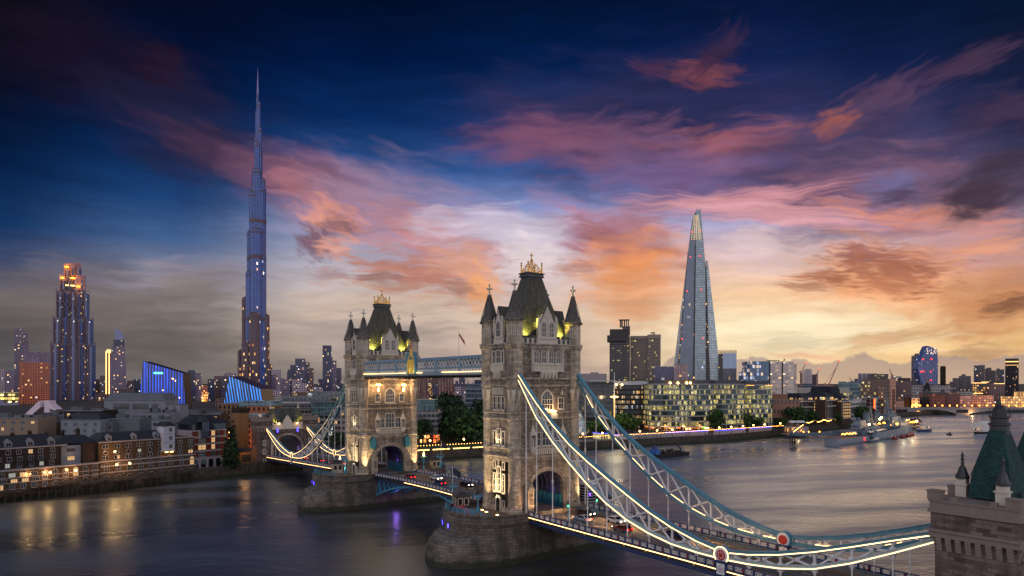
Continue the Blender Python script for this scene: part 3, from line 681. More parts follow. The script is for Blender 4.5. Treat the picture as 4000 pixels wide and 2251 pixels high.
    # inside the gateway: blue steel ribs and panelled sides
    mb = MB(); Fg = Face((0, 0, 0), (0, 1, 0), (1, 0, 0))
    for i in range(7):
        x = -4.8+i*1.6; arch_ring(mb, Fg, 4.7, 14.6, 4.3, .55, x-.12, x+.12, 13.2, 0)
    for s in (-1, 1):
        mb.box(min(s*4.9, s*5.28), max(s*4.9, s*5.28), 0, 0, 0, 0) if 0 else None
        y0, y1 = sorted((s*4.75, s*5.25))
        mb.box(-5.4, 5.4, y0, y1, 10, 13.4, 1)
        for i in range(8): x = -5.1+i*1.46; mb.box(x-.12, x+.12, min(s*4.6, s*4.75), max(s*4.6, s*4.75), 10, 13.3, 1)
        mb.box(-5.5, 5.5, min(s*4.5, s*4.75), max(s*4.5, s*4.75), 13.3, 13.6, 0)
    mb.build('gateway_rib', [M_ribd, M_teald], t)
    return t
tower = build_tower()
tag(tower, 'nearer and larger of the two gothic stone bridge towers', 'bridge tower', 'gothic towers of the bridge')
tower2 = copy_tree(tower, loc=(-82.3, 0, 10))
tag(tower2, 'farther, smaller gothic stone bridge tower with two bright hanging lamps', 'bridge tower', 'gothic towers of the bridge')
YELLOW = (1, .86, .12); GOLDEN = (1, .72, .38)
def tower_lights(t, x0, far):
    for sx in (-1, 1):
        for sy in (-1, 1):
            lamp('roof_floodlight', t, (x0+sx*4.75, sy*(5.6), 51.2), 8000, YELLOW, 'SPOT', .2, (x0+sx*2.2, sy*4.9, 60), 110)
            lamp('roof_floodlight', t, (x0+sx*2.9, sy*8.6, 51.3), 1600, YELLOW, 'SPOT', .2, (x0+sx*2.6, sy*4.5, 58), 110)
    # ground uplights washing the downstream side
    for a in (-3.4, 3.4): lamp('ground_floodlight', t, (x0+a, -13.2, 10.3), 12000 if not far else 12000, GOLDEN, 'SPOT', .2, (x0+a*.4, -9.9, 20), 60)
    lamp('ground_floodlight', t, (x0, -12.4, 10.3), 13000 if not far else 12000, (1, .82, .5), 'SPOT', .2, (x0, -9.9, 18), 44)
    lamp('ground_floodlight', t, (x0, -10.7, 25.4), 1600, (1, .8, .5), 'SPOT', .1, (x0, -9.9, 30), 100)
    for s in (-1, 1): lamp('gateway_lamp', t, (x0+2.5, s*4.2, 13.9), 70, (.4, .22, 1), 'POINT', .2)
    if far:
        for s in (-1, 1):
            lamp('ground_floodlight', t, (x0+8.6, s*9.2, 10.4), 16000, GOLDEN, 'SPOT', .2, (x0+5.5, s*9.2, 24), 50)
    else:
        lamp('ground_floodlight', t, (x0+8, 11.5, 10.4), 12000, GOLDEN, 'SPOT', .2, (x0+5.5, 9.5, 20), 60)
tower_lights(tower, 0, False); tower_lights(tower2, -82.3, True)
# hanging lamps and blue shields on the farther tower's face; lit balcony lantern on the nearer one
for s in (-1, 1):
    mb = MB(); x = -82.3+XF+.9; y = s*4.7
    mb.tube((x-.9, y, 39.2), (x, y, 39.2), .12, 6, 1); mb.lathe(x, y, [(.25, 38.9), (.5, 39.2), (.5, 39.4), (.3, 39.5)], 8, 1)
    for q in range(5): a = q*pi*2/5; mb.sphere((x+cos(a)*.5, y+sin(a)*.5, 39.9), .3, 8, 6, 0)
    mb.lathe(x, y, [(.12, 37.6), (.3, 38), (.22, 38.9)], 8, 0)
    mb.build('hanging_lamp', [M_lampw, M_iron], tower2)
    lamp('lamp_light', tower2, (x+.5, y, 39.6), 4200, (1, .64, .32), r=.5)
    mb = MB(); F = Face((-82.3+XF, s*6.3, 0), (0, 1, 0), (1, 0, 0))
    mb.extr([(-1, 19.3), (1, 19.3), (1, 21.4), (0, 22.8), (-1, 21.4)], lambda p: F(p[0], p[1], .9), lambda p: F(p[0], p[1], 0)); mb.extr([(-.7, 18.7), (.7, 18.7), (1, 19.3), (-1, 19.3)], lambda p: F(p[0], p[1], .7), lambda p: F(p[0], p[1], 0))
    mb.build('painted_shield', M_teald, tower2)
mb = MB(); F = Face((XF, 1.2, 0), (0, 1, 0), (1, 0, 0))
fbox(mb, F, -1.1, 1.1, 31.9, 33.1, 0, 1.3, 1)
for i in range(5): mb.sphere(F(-.8+i*.4, 33.7, .9), .2, 8, 6, 0); mb.tube(F(-.8+i*.4, 33.1, .9), F(-.8+i*.4, 33.6, .9), .06, 5, 1)
mb.build('balcony_lantern', [M_lampw, M_pale], tower); lamp('lamp_light', tower, F(0, 33.9, 1.6), 500, (1, .66, .34), r=.4)

# ---------------------------------------------------------------- piers
def pier_outline(n=14, r=10.67, c=13.0):
    return [(r*cos(-pi+pi*i/n), -c+r*sin(-pi+pi*i/n)) for i in range(n+1)]+[(r*cos(pi*i/n), c+r*sin(pi*i/n)) for i in range(n+1)]
def build_pier():
    t = thing('bridge_pier', 'pier', 'bridge pier', (0, 0, 0))
    O = pier_outline(); sc = lambda k: [(x*(10.67+k)/10.67, (abs(y)+k*.8)*(1 if y > 0 else -1)) for x, y in O]
    mb = MB(); mb.frus(sc(.35), -1, sc(.05), 8.7); 
    for k, z0, z1 in ((.3, 8.7, 9.0), (.45, 9.0, 9.3), (.25, 9.3, 9.6)): mb.prism(sc(k), z0, z1)
    mb.frus(sc(.12), 9.6, sc(.12), 10.75); mb.frus(sc(.12), 10.75, sc(.3), 10.76); mb.frus(sc(.3), 10.76, sc(.3), 11.0)
    inn = sc(-.35); mb.frus(sc(.3), 11.0, inn, 11.0); mb.frus(inn, 11.0, inn, 9.9)
    mb.build('stonework', M_pier, t)
    mb = MB(); mb.face([(*p, 10.0) for p in sc(-.2)], 0)
    mb.build('deck_paving', M_foot, t)
    for s in (-1, 1):
        mb = MB(); rows = []
        n = 14
        for k in range(9):
            a = k/8*pi/2; q = 1-cos(a); z = -1 if k == 0 else 1.2+5.6*sin(a); r = 10.9
            row = []
            for i in range(n+1):
                th = -pi+pi*i/n; c_ = (10.67*cos(th), 13+10.67*-sin(th))
                f = (i/n-.5)*2; px_ = 10.95*f if 0 else 10.95*(1-(1-abs(f))**1.0)*(1 if f > 0 else -1)
                tip = 29; w = 1-abs(f); base = (10.95*(1-w**1.7)*(1 if f > 0 else -1), 12.5+(tip-12.5)*(1-abs(f)**1.9)*1.0)
                p = (base[0]*(1-q)+c_[0]*q*.99, base[1]*(1-q)+c_[1]*q*.99)
                row.append((p[0], s*p[1], z))
            rows.append(row)
        for ra, rb in zip(rows, rows[1:]):
            u = 0
            for i in range(n):
                L = (Vector(ra[i+1])-Vector(ra[i])).length
                mb.face([ra[i], ra[i+1], rb[i+1], rb[i]], 0, [(u, ra[i][2]*1.2), (u+L, ra[i][2]*1.2), (u+L, rb[i][2]*1.2), (u, rb[i][2]*1.2)]); u += L
        mb.build('cutwater', M_pier, t)
    # blue railing round the downstream nose, and the violet lights below the parapet
    rr = [(10.1*cos(-pi+pi*i/16), -13+10.1*sin(-pi+pi*i/16)) for i in range(3, 14)]
    for s in (-1, 1):
        mb = MB()
        for a, b in zip(rr, rr[1:]):
            for z in (11.4, 11.8, 12.2): mb.bar((a[0], s*a[1], z), (b[0], s*b[1], z), .07, .07)
            mb.bar((a[0], s*a[1], 11), (a[0], s*a[1], 12.3), .12, .12)
        mb.build('railing', M_teal, t)
    for dg in (-128, -112, -92, 92, 112):
        a = radians(dg); sy = -1 if dg < 0 else 1; x, y = 10.85*cos(a), 13*sy+10.85*sin(a)
        mb = MB(rotM(a, (x, y, 0))); mb.box(-.1, .14, -.3, .3, 7.6, 8.6, 0); mb.box(-.1, .1, -.42, .42, 7.4, 8.8, 1)
        mb.build('wall_lamp', [M_blueglow, M_iron], t)
    return t
pier = build_pier(); tag(pier, 'large rounded granite pier in the foreground with a domed cutwater, under the nearer tower', 'bridge pier', 'river piers of the bridge')
pier2 = copy_tree(pier, loc=(-82.3, 0, 0)); tag(pier2, 'rounded granite pier under the farther tower, standing in dark water', 'bridge pier', 'river piers of the bridge')

# ---------------------------------------------------------------- suspension chains
UP = [(6.4, 43), (9.5, 39.9), (13.3, 36.3), (18.8, 31.7), (24.3, 27.8), (29.8, 24.7), (35.3, 21.95), (40.8, 19.3), (46.3, 16.8), (51.7, 14.85), (57.2, 13.4), (62.4, 12.5)]
LO = [(6.4, 42), (9.5, 38), (13.3, 33.1), (18.8, 28.1), (24.3, 23.9), (29.8, 20.1), (35.3, 16.9), (40.8, 14.5), (46.3, 12.9), (51.7, 11.9), (57.2, 11.5), (62.4, 11.4)]
US = [(62.4, 12.5), (67.3, 13.1), (72.8, 14.2), (78.3, 15.7), (83.8, 17.5), (89.3, 19.4), (96.6, 21.8)]
LS = [(62.4, 11.4), (67.3, 11.6), (72.8, 12.1), (78.3, 13.2), (83.8, 15.2), (89.3, 17.7), (96.6, 21.2)]
M_chain = plain('chain_blue_steel', (78, 126, 142), .55, var=.4, sc=.4)
M_chainl = plain('chain_steel_lit_tone', (150, 172, 174), .5, var=.3, sc=.6); M_walk = plain('walkway_pale_blue', (116, 140, 154), .5, var=.2); M_brace = plain('chain_white_steel', (206, 202, 196), .5, var=.12)  # M_chainl: glow of the light strips put into a paler steel colour
def chain(y, far, lit, label):
    fx = (lambda x: x) if not far else (lambda x: -82.3-x)
    fz = (lambda x, z: z) if not far else (lambda x, z: z-1.1*min(1, max(0, (x-6)/50)))
    Q = lambda p, dy=0, dz=0: Vector((fx(p[0]), y+dy, fz(*p)+dz))
    deckz = lambda x: (10.3-.0125*(x-10.67)) if not far else (10.3-.030*(x-10.67))
    t = thing('suspension_chain', label, 'bridge chain', (fx(6.4), y, 10), 0, 'suspension chains of the bridge')
    out = -1
    for A, B in ((UP, LO), (US, LS)):
        for L_, nm in ((A, 'upper_chord'), (B, 'lower_chord')):
            mb = MB()
            for p, q in zip(L_, L_[1:]):
                mb.bar(Q(p), Q(q), .62, .5); mb.bar(Q(p, 0, .3), Q(q, 0, .3), .9, .12); mb.bar(Q(p, 0, -.3), Q(q, 0, -.3), .9, .12)
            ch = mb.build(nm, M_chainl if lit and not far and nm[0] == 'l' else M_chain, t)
            mb = MB()
            if lit:
                for p, q in zip(L_, L_[1:]): mb.bar(Q(p, -.34, -.16), Q(q, -.34, -.16), .08, .12)
            elif nm == 'lower_chord':
                for p, q in zip(L_[1:], L_[2:]):
                    a = Q(p, -.38, .42); b = Q(q, -.38, .42); mb = MB(); mb.bar(a.lerp(b, .2), a.lerp(b, .8), .12, .12); mb.build('light_strip', M_strip2, ch)
                mb = MB()
            if mb.f: mb.build('light_strip', M_strip if lit else M_strip2, ch)
        mb = MB()
        for i in range(1, len(A)-1):
            mb.bar(Q(A[i]), Q(B[i]), .3, .3, up=(1, 0, 0)); 
            for e in (Q(A[i], 0, -.3), Q(B[i], 0, .3)): mb.cbox((e[0], e[1], e[2]-.3), .8, .4, .6)
        for i in range(len(A)-1):
            if A[i][1]-B[i][1] > .9 or A[i+1][1]-B[i+1][1] > .9:
                mb.bar(Q(A[i]), Q(B[i+1]), .22, .28); mb.bar(Q(B[i]), Q(A[i+1]), .22, .28)
                c = (Q(A[i])+Q(B[i+1])+Q(B[i])+Q(A[i+1]))/4; mb.sphere(c, .42, 6, 4)
        mb.build('bracing', M_brace, t)
        for p in B[1:-1]:
            if p[1]-deckz(p[0]) < 1.4: continue
            mb = MB(); b = Vector((fx(p[0]), y, deckz(p[0]))); a = Q(p, 0, -.2)
            mb.tube(a, b, .11, 8); mb.tube(a+Vector((0, 0, -.2)), a+Vector((0, 0, -1.1)), .34, 8, r2=.12); mb.cbox((a[0], a[1], a[2]-.5), .7, .5, .5)
            mb.tube(a.lerp(b, .48), a.lerp(b, .52), .2, 8)
            mb.build('hanger', M_brace, t)
    # the pin where long and short chains meet: white ring round a red boss
    c = Q((62.4, 11.95)); mb = MB()
    for r, h, m in ((1.5, .5, 0), (1.25, .62, 1), (.85, .7, 2)):
        n = 20; A = [(c[0]+r*cos(2*pi*i/n), c[2]+r*sin(2*pi*i/n)) for i in range(n)]
        mb.extr(A, lambda p: (p[0], y-h, p[1]), lambda p: (p[0], y+h, p[1]), m)
    if lit:
        for i in range(20):
            a = 2*pi*i/20; b = 2*pi*(i+1)/20; mb.bar((c[0]+1.38*cos(a), y-.6, c[2]+1.38*sin(a)), (c[0]+1.38*cos(b), y-.6, c[2]+1.38*sin(b)), .1, .1, 3)
        for i in range(8):
            a = 2*pi*i/8; mb.sphere((c[0]+.5*cos(a), y-.7, c[2]+.5*sin(a)), .12, 6, 4, 1)
    mb.build('roundel', [M_chain, M_white, M_red, M_strip], t)
    return t
M_strip2 = glow('dim_light_strip', (255, 200, 138), 3.5)
chain(-9.2, False, True, 'nearest suspension chain, edged with light strips, sweeping across the foreground')
chain(9.2, False, False, 'blue suspension chain beyond the foreground road, lit only by short dashes')
chain(-9.2, True, True, 'bright lit chain left of the farther tower, on the near roadside')
chain(9.2, True, True, 'lit chain left of the farther tower, on the far roadside')

# ---------------------------------------------------------------- deck spans
M_panel = plain('white_lattice_panel', (196, 190, 182), .6)
def deck(xa, xb, za, zb, hw, label, bascule=False, panels=True, far=False):
    zz = lambda x: za+(zb-za)*(x-xa)/(xb-xa)+(1.0*(1-((2*x-xa-xb)/(xb-xa))**2)*.6 if bascule else 0)
    t = thing('bridge_span', label, 'bridge deck', (xa, 0, 0), 0, 'road spans of the bridge')
    n = 12; X = [xa+(xb-xa)*i/n for i in range(n+1)]
    def sheet(mb, y0, y1, dz, m=0):
        for a, b in zip(X, X[1:]): mb.face([(a, y0, zz(a)+dz), (b, y0, zz(b)+dz), (b, y1, zz(b)+dz), (a, y1, zz(a)+dz)], m)
    rw = 5.0
    mb = MB(); sheet(mb, -rw, rw, .0)
    for a, b in zip(X, X[1:]):
        k = a
        while k < b-1: mb.face([(k, -.08, zz(k)+.006), (k+1.5, -.08, zz(k+1.5)+.006), (k+1.5, .08, zz(k+1.5)+.006), (k, .08, zz(k)+.006)], 1); k += 3.4
    mb.build('road_surface', [M_road, M_white], t)
    for s in (-1, 1):
        mb = MB(); y0, y1 = sorted((s*rw, s*hw))
        sheet(mb, y0, y1, .16)
        for a, b in zip(X, X[1:]): mb.face([(a, s*rw, zz(a)), (b, s*rw, zz(b)), (b, s*rw, zz(b)+.16), (a, s*rw, zz(a)+.16)])
        mb.build('footway', M_foot, t)
        mb = MB()                                   # thin blue guard rail between road and footway
        for a, b in zip(X, X[1:]):
            for h in (.6, 1.15): mb.bar((a, s*(rw+.2), zz(a)+h), (b, s*(rw+.2), zz(b)+h), .05, .06)
        k = xa
        while k < xb: mb.bar((k, s*(rw+.2), zz(k)), (k, s*(rw+.2), zz(k)+1.2), .06, .06); k += 1.83
        mb.build('guard_rail', M_teal, t)
        mb = MB(); y = s*(hw+.12)                  # parapet: navy frame holding white lattice panels
        for a, b in zip(X, X[1:]):
            mb.bar((a, y, zz(a)+.28), (b, y, zz(b)+.28), .3, .22); mb.bar((a, y, zz(a)+1.22), (b, y, zz(b)+1.22), .34, .14)
            mb.bar((a, y+s*.02, zz(a)-.35), (b, y+s*.02, zz(b)-.35), .24, .9, 1)
            mb.bar((a, y+s*.1, zz(a)-.95), (b, y+s*.1, zz(b)-.95), .5, .3)
        N = int((xb-xa)/1.83)
        for i in range(N+1):
            k = xa+(xb-xa)*i/N; mb.bar((k, y, zz(k)+.1), (k, y, zz(k)+1.32), .3 if i % 3 else .44, .3, 0, (0, 1, 0))
            if i % 3 == 0: mb.cbox((k, y-.26, zz(k)+.5), .16, .1, .5, 2)
        pr = mb.build('parapet', [M_navy, M_iron, M_red], t)
        if panels:
            me = None
            for i in range(N):
                k = xa+(xb-xa)*(i+.5)/N
                if me is None:
                    mb = MB(); w = .66
                    for q in (-1, 1): mb.bar((k-w, y, zz(k)+(.75-.33*q)), (k+w, y, zz(k)+(.75+.33*q)), .08, .1)
                    for j in range(8): a = j*pi/4; b = a+pi/4; mb.bar((k+.3*cos(a), y, zz(k)+.75+.3*sin(a)), (k+.3*cos(b), y, zz(k)+.75+.3*sin(b)), .1, .1)
                    for q in (-1, 1):
                        mb.bar((k-w, y, zz(k)+.75+.36*q), (k+w, y, zz(k)+.75+.36*q), .07, .08); mb.bar((k+w*q, y, zz(k)+.4), (k+w*q, y, zz(k)+1.1), .07, .08, 0, (0, 1, 0))
                        mb.bar((k+.33*q, y, zz(k)+.4), (k+.33*q, y, zz(k)+1.1), .05, .06, 0, (0, 1, 0))
                    me = mb.build('lattice_panel', M_panel, pr); k0 = k; z0 = zz(k)
                else:
                    c = me.copy(); COL.objects.link(c); c.parent = pr; c.location = (k-k0, 0, zz(k)-z0); WM[c.name] = WM[pr.name]
        if s < 0:
            mb = MB()
            for a, b in zip(X, X[1:]):
                if bascule and not (-50 < (a+b)/2 < -20): continue
                mb.bar((a, y-.24, zz(a)-.08), (b, y-.24, zz(b)-.08), .08, .12)
            mb.build('light_strip', M_strip, t)
    mb = MB()
    if not bascule:
        mb.frus([(xa, -hw), (xb, -hw), (xb, hw), (xa, hw)], lambda p: zz(p[0])-1.5, [(xa, -hw), (xb, -hw), (xb, hw), (xa, hw)], lambda p: zz(p[0])-.05, 0)
        mb.face([(xa, -hw, zz(xa)-1.5), (xb, -hw, zz(xb)-1.5), (xb, hw, zz(xb)-1.5), (xa, hw, zz(xa)-1.5)])
        k = xa+2
        while k < xb: mb.cbox((k, -hw-.26, zz(k)-.6), .4, .1, .4, 1); k += 5.49
    else:                                           # two arched steel leaves
        mid = (xa+xb)/2
        for y in (-hw+.2, -2.5, 2.5, hw-.2):
            bz = lambda x: zz(x)-.9-5.2*(abs(x-mid)/(xb-xa)*2)**2
            N = 20; prev = None
            for i in range(N+1):
                x = xa+(xb-xa)*i/N
                if prev is not None:
                    mb.bar((prev, y, bz(prev)), (x, y, bz(x)), .4, .45); mb.bar((prev, y, zz(prev)-.6), (x, y, zz(x)-.6), .35, .5)
                    if abs((x+prev)/2-mid) > 5: mb.bar((prev, y, bz(prev)), (x, y, zz(x)-.6), .2, .25); mb.bar((x, y, bz(x)), (x, y, zz(x)-.6), .25, .25, 0, (1, 0, 0))
                prev = x
        sheet(mb, -hw, hw, -.3, 0)
    mb.build('girder', [M_teal if bascule else M_navy, M_gold], t)
    return t
span1 = deck(10.67, 96.1, 10.05, 9.0, 9.15, 'nearest road span in the foreground, running from the nearer tower down to the right')
span2 = deck(-71.63, -10.67, 10.05, 10.05, 7.6, 'middle road span between the two towers, blue arched steel beneath', True)
span3 = deck(-177.8, -92.97, 7.35, 10.05, 9.15, 'farthest road span, from the farther tower left to the gatehouse on the bank', far=True)
lamp('underdeck_lamp', span2, (-66, -3, 4.5), 250, (.5, .2, 1), r=.3)
def crest_pedestal(x, y, z):
    t = thing('crest_pedestal', '', 'pedestal', (x, y, z))
    mb = MB(); mb.cbox((x, y, z-1.0), 1.9, 1.2, 2.3, 0); mb.cbox((x, y, z+1.2), 2.2, 1.5, .25, 0); mb.build('plinth', M_navy, t)
    for s in (-1, 1):
        mb = MB(); F = Face((x, y+s*.61, 0), (1, 0, 0), (0, s, 0)); fbox(mb, F, -.75, .75, z-.85, z+.95, 0, .05, 0)
        for i in range(14):
            a = i*2.39996; r_ = .25+.035*i; fbox(mb, F, r_*cos(a)-.09, r_*cos(a)+.09, z+.05+r_*sin(a)*1.1-.09, z+.05+r_*sin(a)*1.1+.09, .05, .07, 2)
        fbox(mb, F, -.24, .24, z-.3, z+.4, .05, .09, 0); fbox(mb, F, -.05, .05, z-.28, z+.38, .09, .12, 1); fbox(mb, F, -.22, .22, z+.0, z+.1, .09, .12, 1)
        mb.build('coat_of_arms', [M_white, M_red, M_navy], t)
    return t
for x, y, z, l in ((62.4, -9.3, 9.6, 'navy pedestal with a white coat of arms below the nearest white and red roundel'), (62.4, 9.3, 9.6, 'navy pedestal with a coat of arms on the far side of the foreground road'),
                   (-144.7, -9.3, 8.4, 'small pedestal under the low point of the left hand lit chain'), (-144.7, 9.3, 8.4, 'small pedestal on the upstream parapet left of the farther tower')):
    tag(crest_pedestal(x, y, z), l, 'pedestal', 'crest pedestals under the chain joints')

# ---------------------------------------------------------------- high walkways
def walkway(y, label):
    t = thing('high_walkway', label, 'walkway', (-41, y, 43), 0, 'high walkways between the towers')
    x0, x1 = -82.3+XF, -XF; w = 1.75
    zb = lambda x: 43.0+.5*(1-((x+41.15)/35)**2)*.3
    mb = MB(); mb.box(x0, x1, y-w, y+w, 42.7, 43.25, 0); mb.box(x0, x1, y-w-.15, y+w+.15, 42.4, 42.7, 1)
    for i in range(24): x = x0+(x1-x0)*(i+.5)/24; mb.box(x-.15, x+.15, y-w-.25, y+w+.25, 42.1, 42.4, 1)
    mb.build('floor_beam', [M_walk, M_lead], t)
    for s in (-1, 1):
        Y = y+s*w; mb = MB()
        mb.box(x0, x1, Y-.12, Y+.12, 43.25, 44.5); mb.box(x0, x1, Y-.25, Y+.25, 44.5, 44.75); mb.box(x0, x1, Y-.25, Y+.25, 46.7, 47.05)
        for i in range(7):
            x = x0+(x1-x0)*i/6; mb.box(x-.6 if 0 < i < 6 else x-.4, x+.6 if 0 < i < 6 else x+.4, Y-.3, Y+.3, 43.25, 47.15)
        mb.build('side_panel', M_walk, t)
        mb = MB(); n = 46
        for i in range(n+1):
            x = x0+(x1-x0)*i/n
            for q in (-1, 1):
                a, b = x-q*.75, x+q*.75
                mb.bar((max(x0, min(x1, a)), Y+q*.05, 44.75), (max(x0, min(x1, b)), Y+q*.05, 46.7), .14, .22, up=(0, 1, 0))
        mb.build('lattice', M_white, t)
        if s < 0:
            mb = MB()
            for i in range(52):
                x = x0+(x1-x0)*(i+.5)/52; mb = MB(); mb.box(x-.42, x+.42, Y-.2, Y-.12, 43.6, 44.25); mb.build('tracery_panel', M_panel, t)
            if y < 0:
                for a, b in ((0, .44), (.515, .56), (.71, 1)): mb = MB(); mb.box(x0+(x1-x0)*a, x0+(x1-x0)*b, Y-.42, Y-.3, 43.3, 43.45); mb.build('light_strip', M_strip, t)
    mb = MB(); mb.extr([(-w-.35, 47.05), (w+.35, 47.05), (w*.5, 47.6), (-w*.5, 47.6)], lambda p: (x0, y+p[0], p[1]), lambda p: (x1, y+p[0], p[1])); mb.build('roof', M_walk, t)
    if y < 0:
        Y = y-w-.3; c = -43; F = Face((c, Y, 0), (1, 0, 0), (0, -1, 0)); mb = MB()
        for q in (-2.3, 2.3): fbox(mb, F, q-.45, q+.45, 43, 48.6, -.2, .35, 1); mb.lathe(*F(q, 0, .1)[:2], [(.65, 48.6), (.65, 49), (.3, 49.1), (.3, 49.4)], 6, 1)
        fbox(mb, F, -2, 2, 43.1, 47.2, -.1, .1, 0)
        P = [(-1.9, 43.4), (-1.9, 46.4), (-1.4, 47.4), (-.6, 48.2), (0, 49.6), (.6, 48.2), (1.4, 47.4), (1.9, 46.4), (1.9, 43.4)]
        for a, b in zip(P, P[1:]): mb.bar(F(*a, .25), F(*b, .25), .3, .3, 0)
        for i in range(26):
            a = i*2.4; r_ = .3*sqrt(i); fbox(mb, F, r_*cos(a)*.8-.17, r_*cos(a)*.8+.17, 45.3+r_*sin(a)-.2, 45.3+r_*sin(a)+.2, .1, .25+.1*(i % 2), 0)
        mb.sphere(F(0, 49.8, .2), .45, 8, 6, 0); fbox(mb, F, -.1, .1, 50, 51.6, .1, .3, 2); fbox(mb, F, -.45, .45, 50.7, 50.95, .1, .3, 2)
        mb.build('gilded_crest', [M_goldb, M_chain, M_goldred], t)
        lamp('crest_light', t, F(0, 43.4, 1.6), 110, (1, .86, .4), 'SPOT', .15, F(0, 47, 0), 120)
        for q in (-1, 1): lamp('crest_light', t, F(q*2.5, 43.8, 1.4), 40, (1, .86, .4), r=.15)
    return t
M_goldb = plain('bright_gilding', (232, 196, 96), .45, .2); M_goldred = plain('red_gilding', (220, 110, 50), .5)
walkway(-7.9, 'nearer blue lattice walkway high between the towers, with gold crest and strip of light')
walkway(7.9, 'blue lattice walkway behind the other one, high between the towers')

# ---------------------------------------------------------------- gatehouses on the banks
M_gran2 = stone('gatehouse_rubble', (126, 106, 99), (80, 66, 64), (104, 92, 86), 1.4, .5, stain=.5, bump=.8); M_pale2 = plain('weathered_pale_stone', (122, 108, 99), .85, var=.3, sc=.5, bump=.3)
M_roofgreen = stone('green_slate', (42, 76, 73), (32, 58, 58), (22, 36, 38), .5, .3, stain=.4)
def gatehouse(x0, x1, sgn, zt, ridge, base, label, roofcol, far):
    """x0: river face, sgn: +1 if the bank lies towards +x; built about y=0"""
    t = thing('bridge_gatehouse', label, 'gatehouse', (x0, 0, base), 0, 'gatehouses at the ends of the bridge')
    D = abs(x1-x0); Ff = Face((x0, 0, 0), (0, 1 if sgn < 0 else -1, 0), (-sgn, 0, 0)); cz = 9
    mb = MB(); hw = 13.5
    arch_wall(mb, Ff, -7.3, 7.3, 7, zt-5.6, 6.4, cz+2.2, 5.6, -D, 0, 0)
    mb.build('arch_wall', M_gran2, t)
    mb = MB(); arch_ring(mb, Ff, 6.4, cz+2.2, 5.6, .8, 0, .3, 7); mb.build('arch_moulding', M_stone, t)
    for s in (-1, 1):
        mb = MB(); A = [(min(x0, x1), min(s*7.3, s*hw)), (max(x0, x1), min(s*7.3, s*hw)), (max(x0, x1), max(s*7.3, s*hw)), (min(x0, x1), max(s*7.3, s*hw))]
        cx, cy_ = (x0+x1)/2, s*(7.3+hw)/2; g = lambda k: [(cx+(p[0]-cx)*(1+2*k/D), cy_+(p[1]-cy_)*(1+2*k/6.2)) for p in A]
        tw = zt
        mb.frus(g(.3), base-1, g(.0), base+4); mb.frus(g(0), base+4, g(0), tw-4.9, 0)
        for i in range(10):                        # corbels under the upper stage
            for F, W in ((Face((cx, cy_-3.1, 0), (1, 0, 0), (0, -1, 0)), D), (Face((x1 if sgn > 0 else x0, cy_, 0), (0, 1, 0), (1, 0, 0)), 6.2), (Face((cx, cy_+3.1, 0), (-1, 0, 0), (0, 1, 0)), D), (Face((x0 if sgn > 0 else x1, cy_, 0), (0, -1, 0), (-1, 0, 0)), 6.2)):
                nn = int(W/1.05)
                if i < nn:
                    a = -W/2+(i+.5)*W/nn
                    for k in range(4): fbox(mb, F, a-.3, a+.3, tw-6.5+k*.42, tw-6.5+(k+1)*.42, 0, .12+.12*k, 1)
        mb.prism(g(.5), tw-4.9, tw-4.2, 1); mb.prism(g(.72), tw-4.2, tw-3.9, 1); mb.prism(g(.35), tw-3.9, tw-1.9, 0); mb.prism(g(.6), tw-1.9, tw-1.5, 1); mb.prism(g(.42), tw-1.5, tw-.6, 1); mb.prism(g(.55), tw-.6, tw-.35, 1)
        for (ax, ay) in g(.2):
            mb.cbox((ax*.93+cx*.07, ay*.93+cy_*.07, tw-.35), 1.5, 1.3, 1.0, 1); mb.cbox((ax*.93+cx*.07, ay*.93+cy_*.07, tw+.65), 1.7, 1.5, .16, 1)
        for q in (-.25, .25):
            for e in (-1, 1): mb.cbox((cx+q*D, cy_+e*3.2, tw-1.4), .7, .5, 1.5, 1)
        tt = mb.build('tower', [M_gran2, M_pale2], t)
        F = Ff
        for z in (base+9, base+13, base+4.5): window(Face((x0, 0, 0), Ff.t, Ff.nn), s*10.4, z, .9, 1.8, parent=tt, mull=1, trans=1, frame=.25)
        window(Face((cx, cy_-3.1, 0), (1, 0, 0), (0, -1, 0)), 1, tw-8.4, .9, 1.6, parent=tt, mull=0, trans=0, frame=.2) if 0 else None
    # parapet and steep roof between and over the towers
    mb = MB(); fbox(mb, Ff, -7.3, 7.3, zt-5.6, zt-3.2, -.8, .1); fbox(mb, Ff, -7.3, 7.3, zt-5.7, zt-5.3, 0, .35)
    for i in range(9): a = -6.6+i*1.65; fbox(mb, Ff, a-.45, a+.45, zt-3.2, zt-2.5, -.7, .12)
    mb.extr([(-2, zt-5.2), (2, zt-5.2), (2, zt-2.4), (0, zt+.6), (-2, zt-2.4)], lambda p: Ff(p[0], p[1], .35), lambda p: Ff(p[0], p[1], -1.2)); mb.build('parapet', M_pale, t)
    mb = MB(); cx = (x0+x1)/2; L = 8.2 if not far else 9.6
    bx, by = D/2-2.0, L; mx, my = D/2-2.4, L-.6; rz = ridge
    q = lambda x, y: [(cx-x, -y), (cx+x, -y), (cx+x, y), (cx-x, y)]
    zb = zt-.9 if not far else zt-3
    mb.frus(q(bx, by), zb, q(mx, my), zb+(rz-zb)*.34); mb.frus(q(mx, my), zb+(rz-zb)*.34, q(.5, 5.6 if not far else 6.2), rz, top=0)
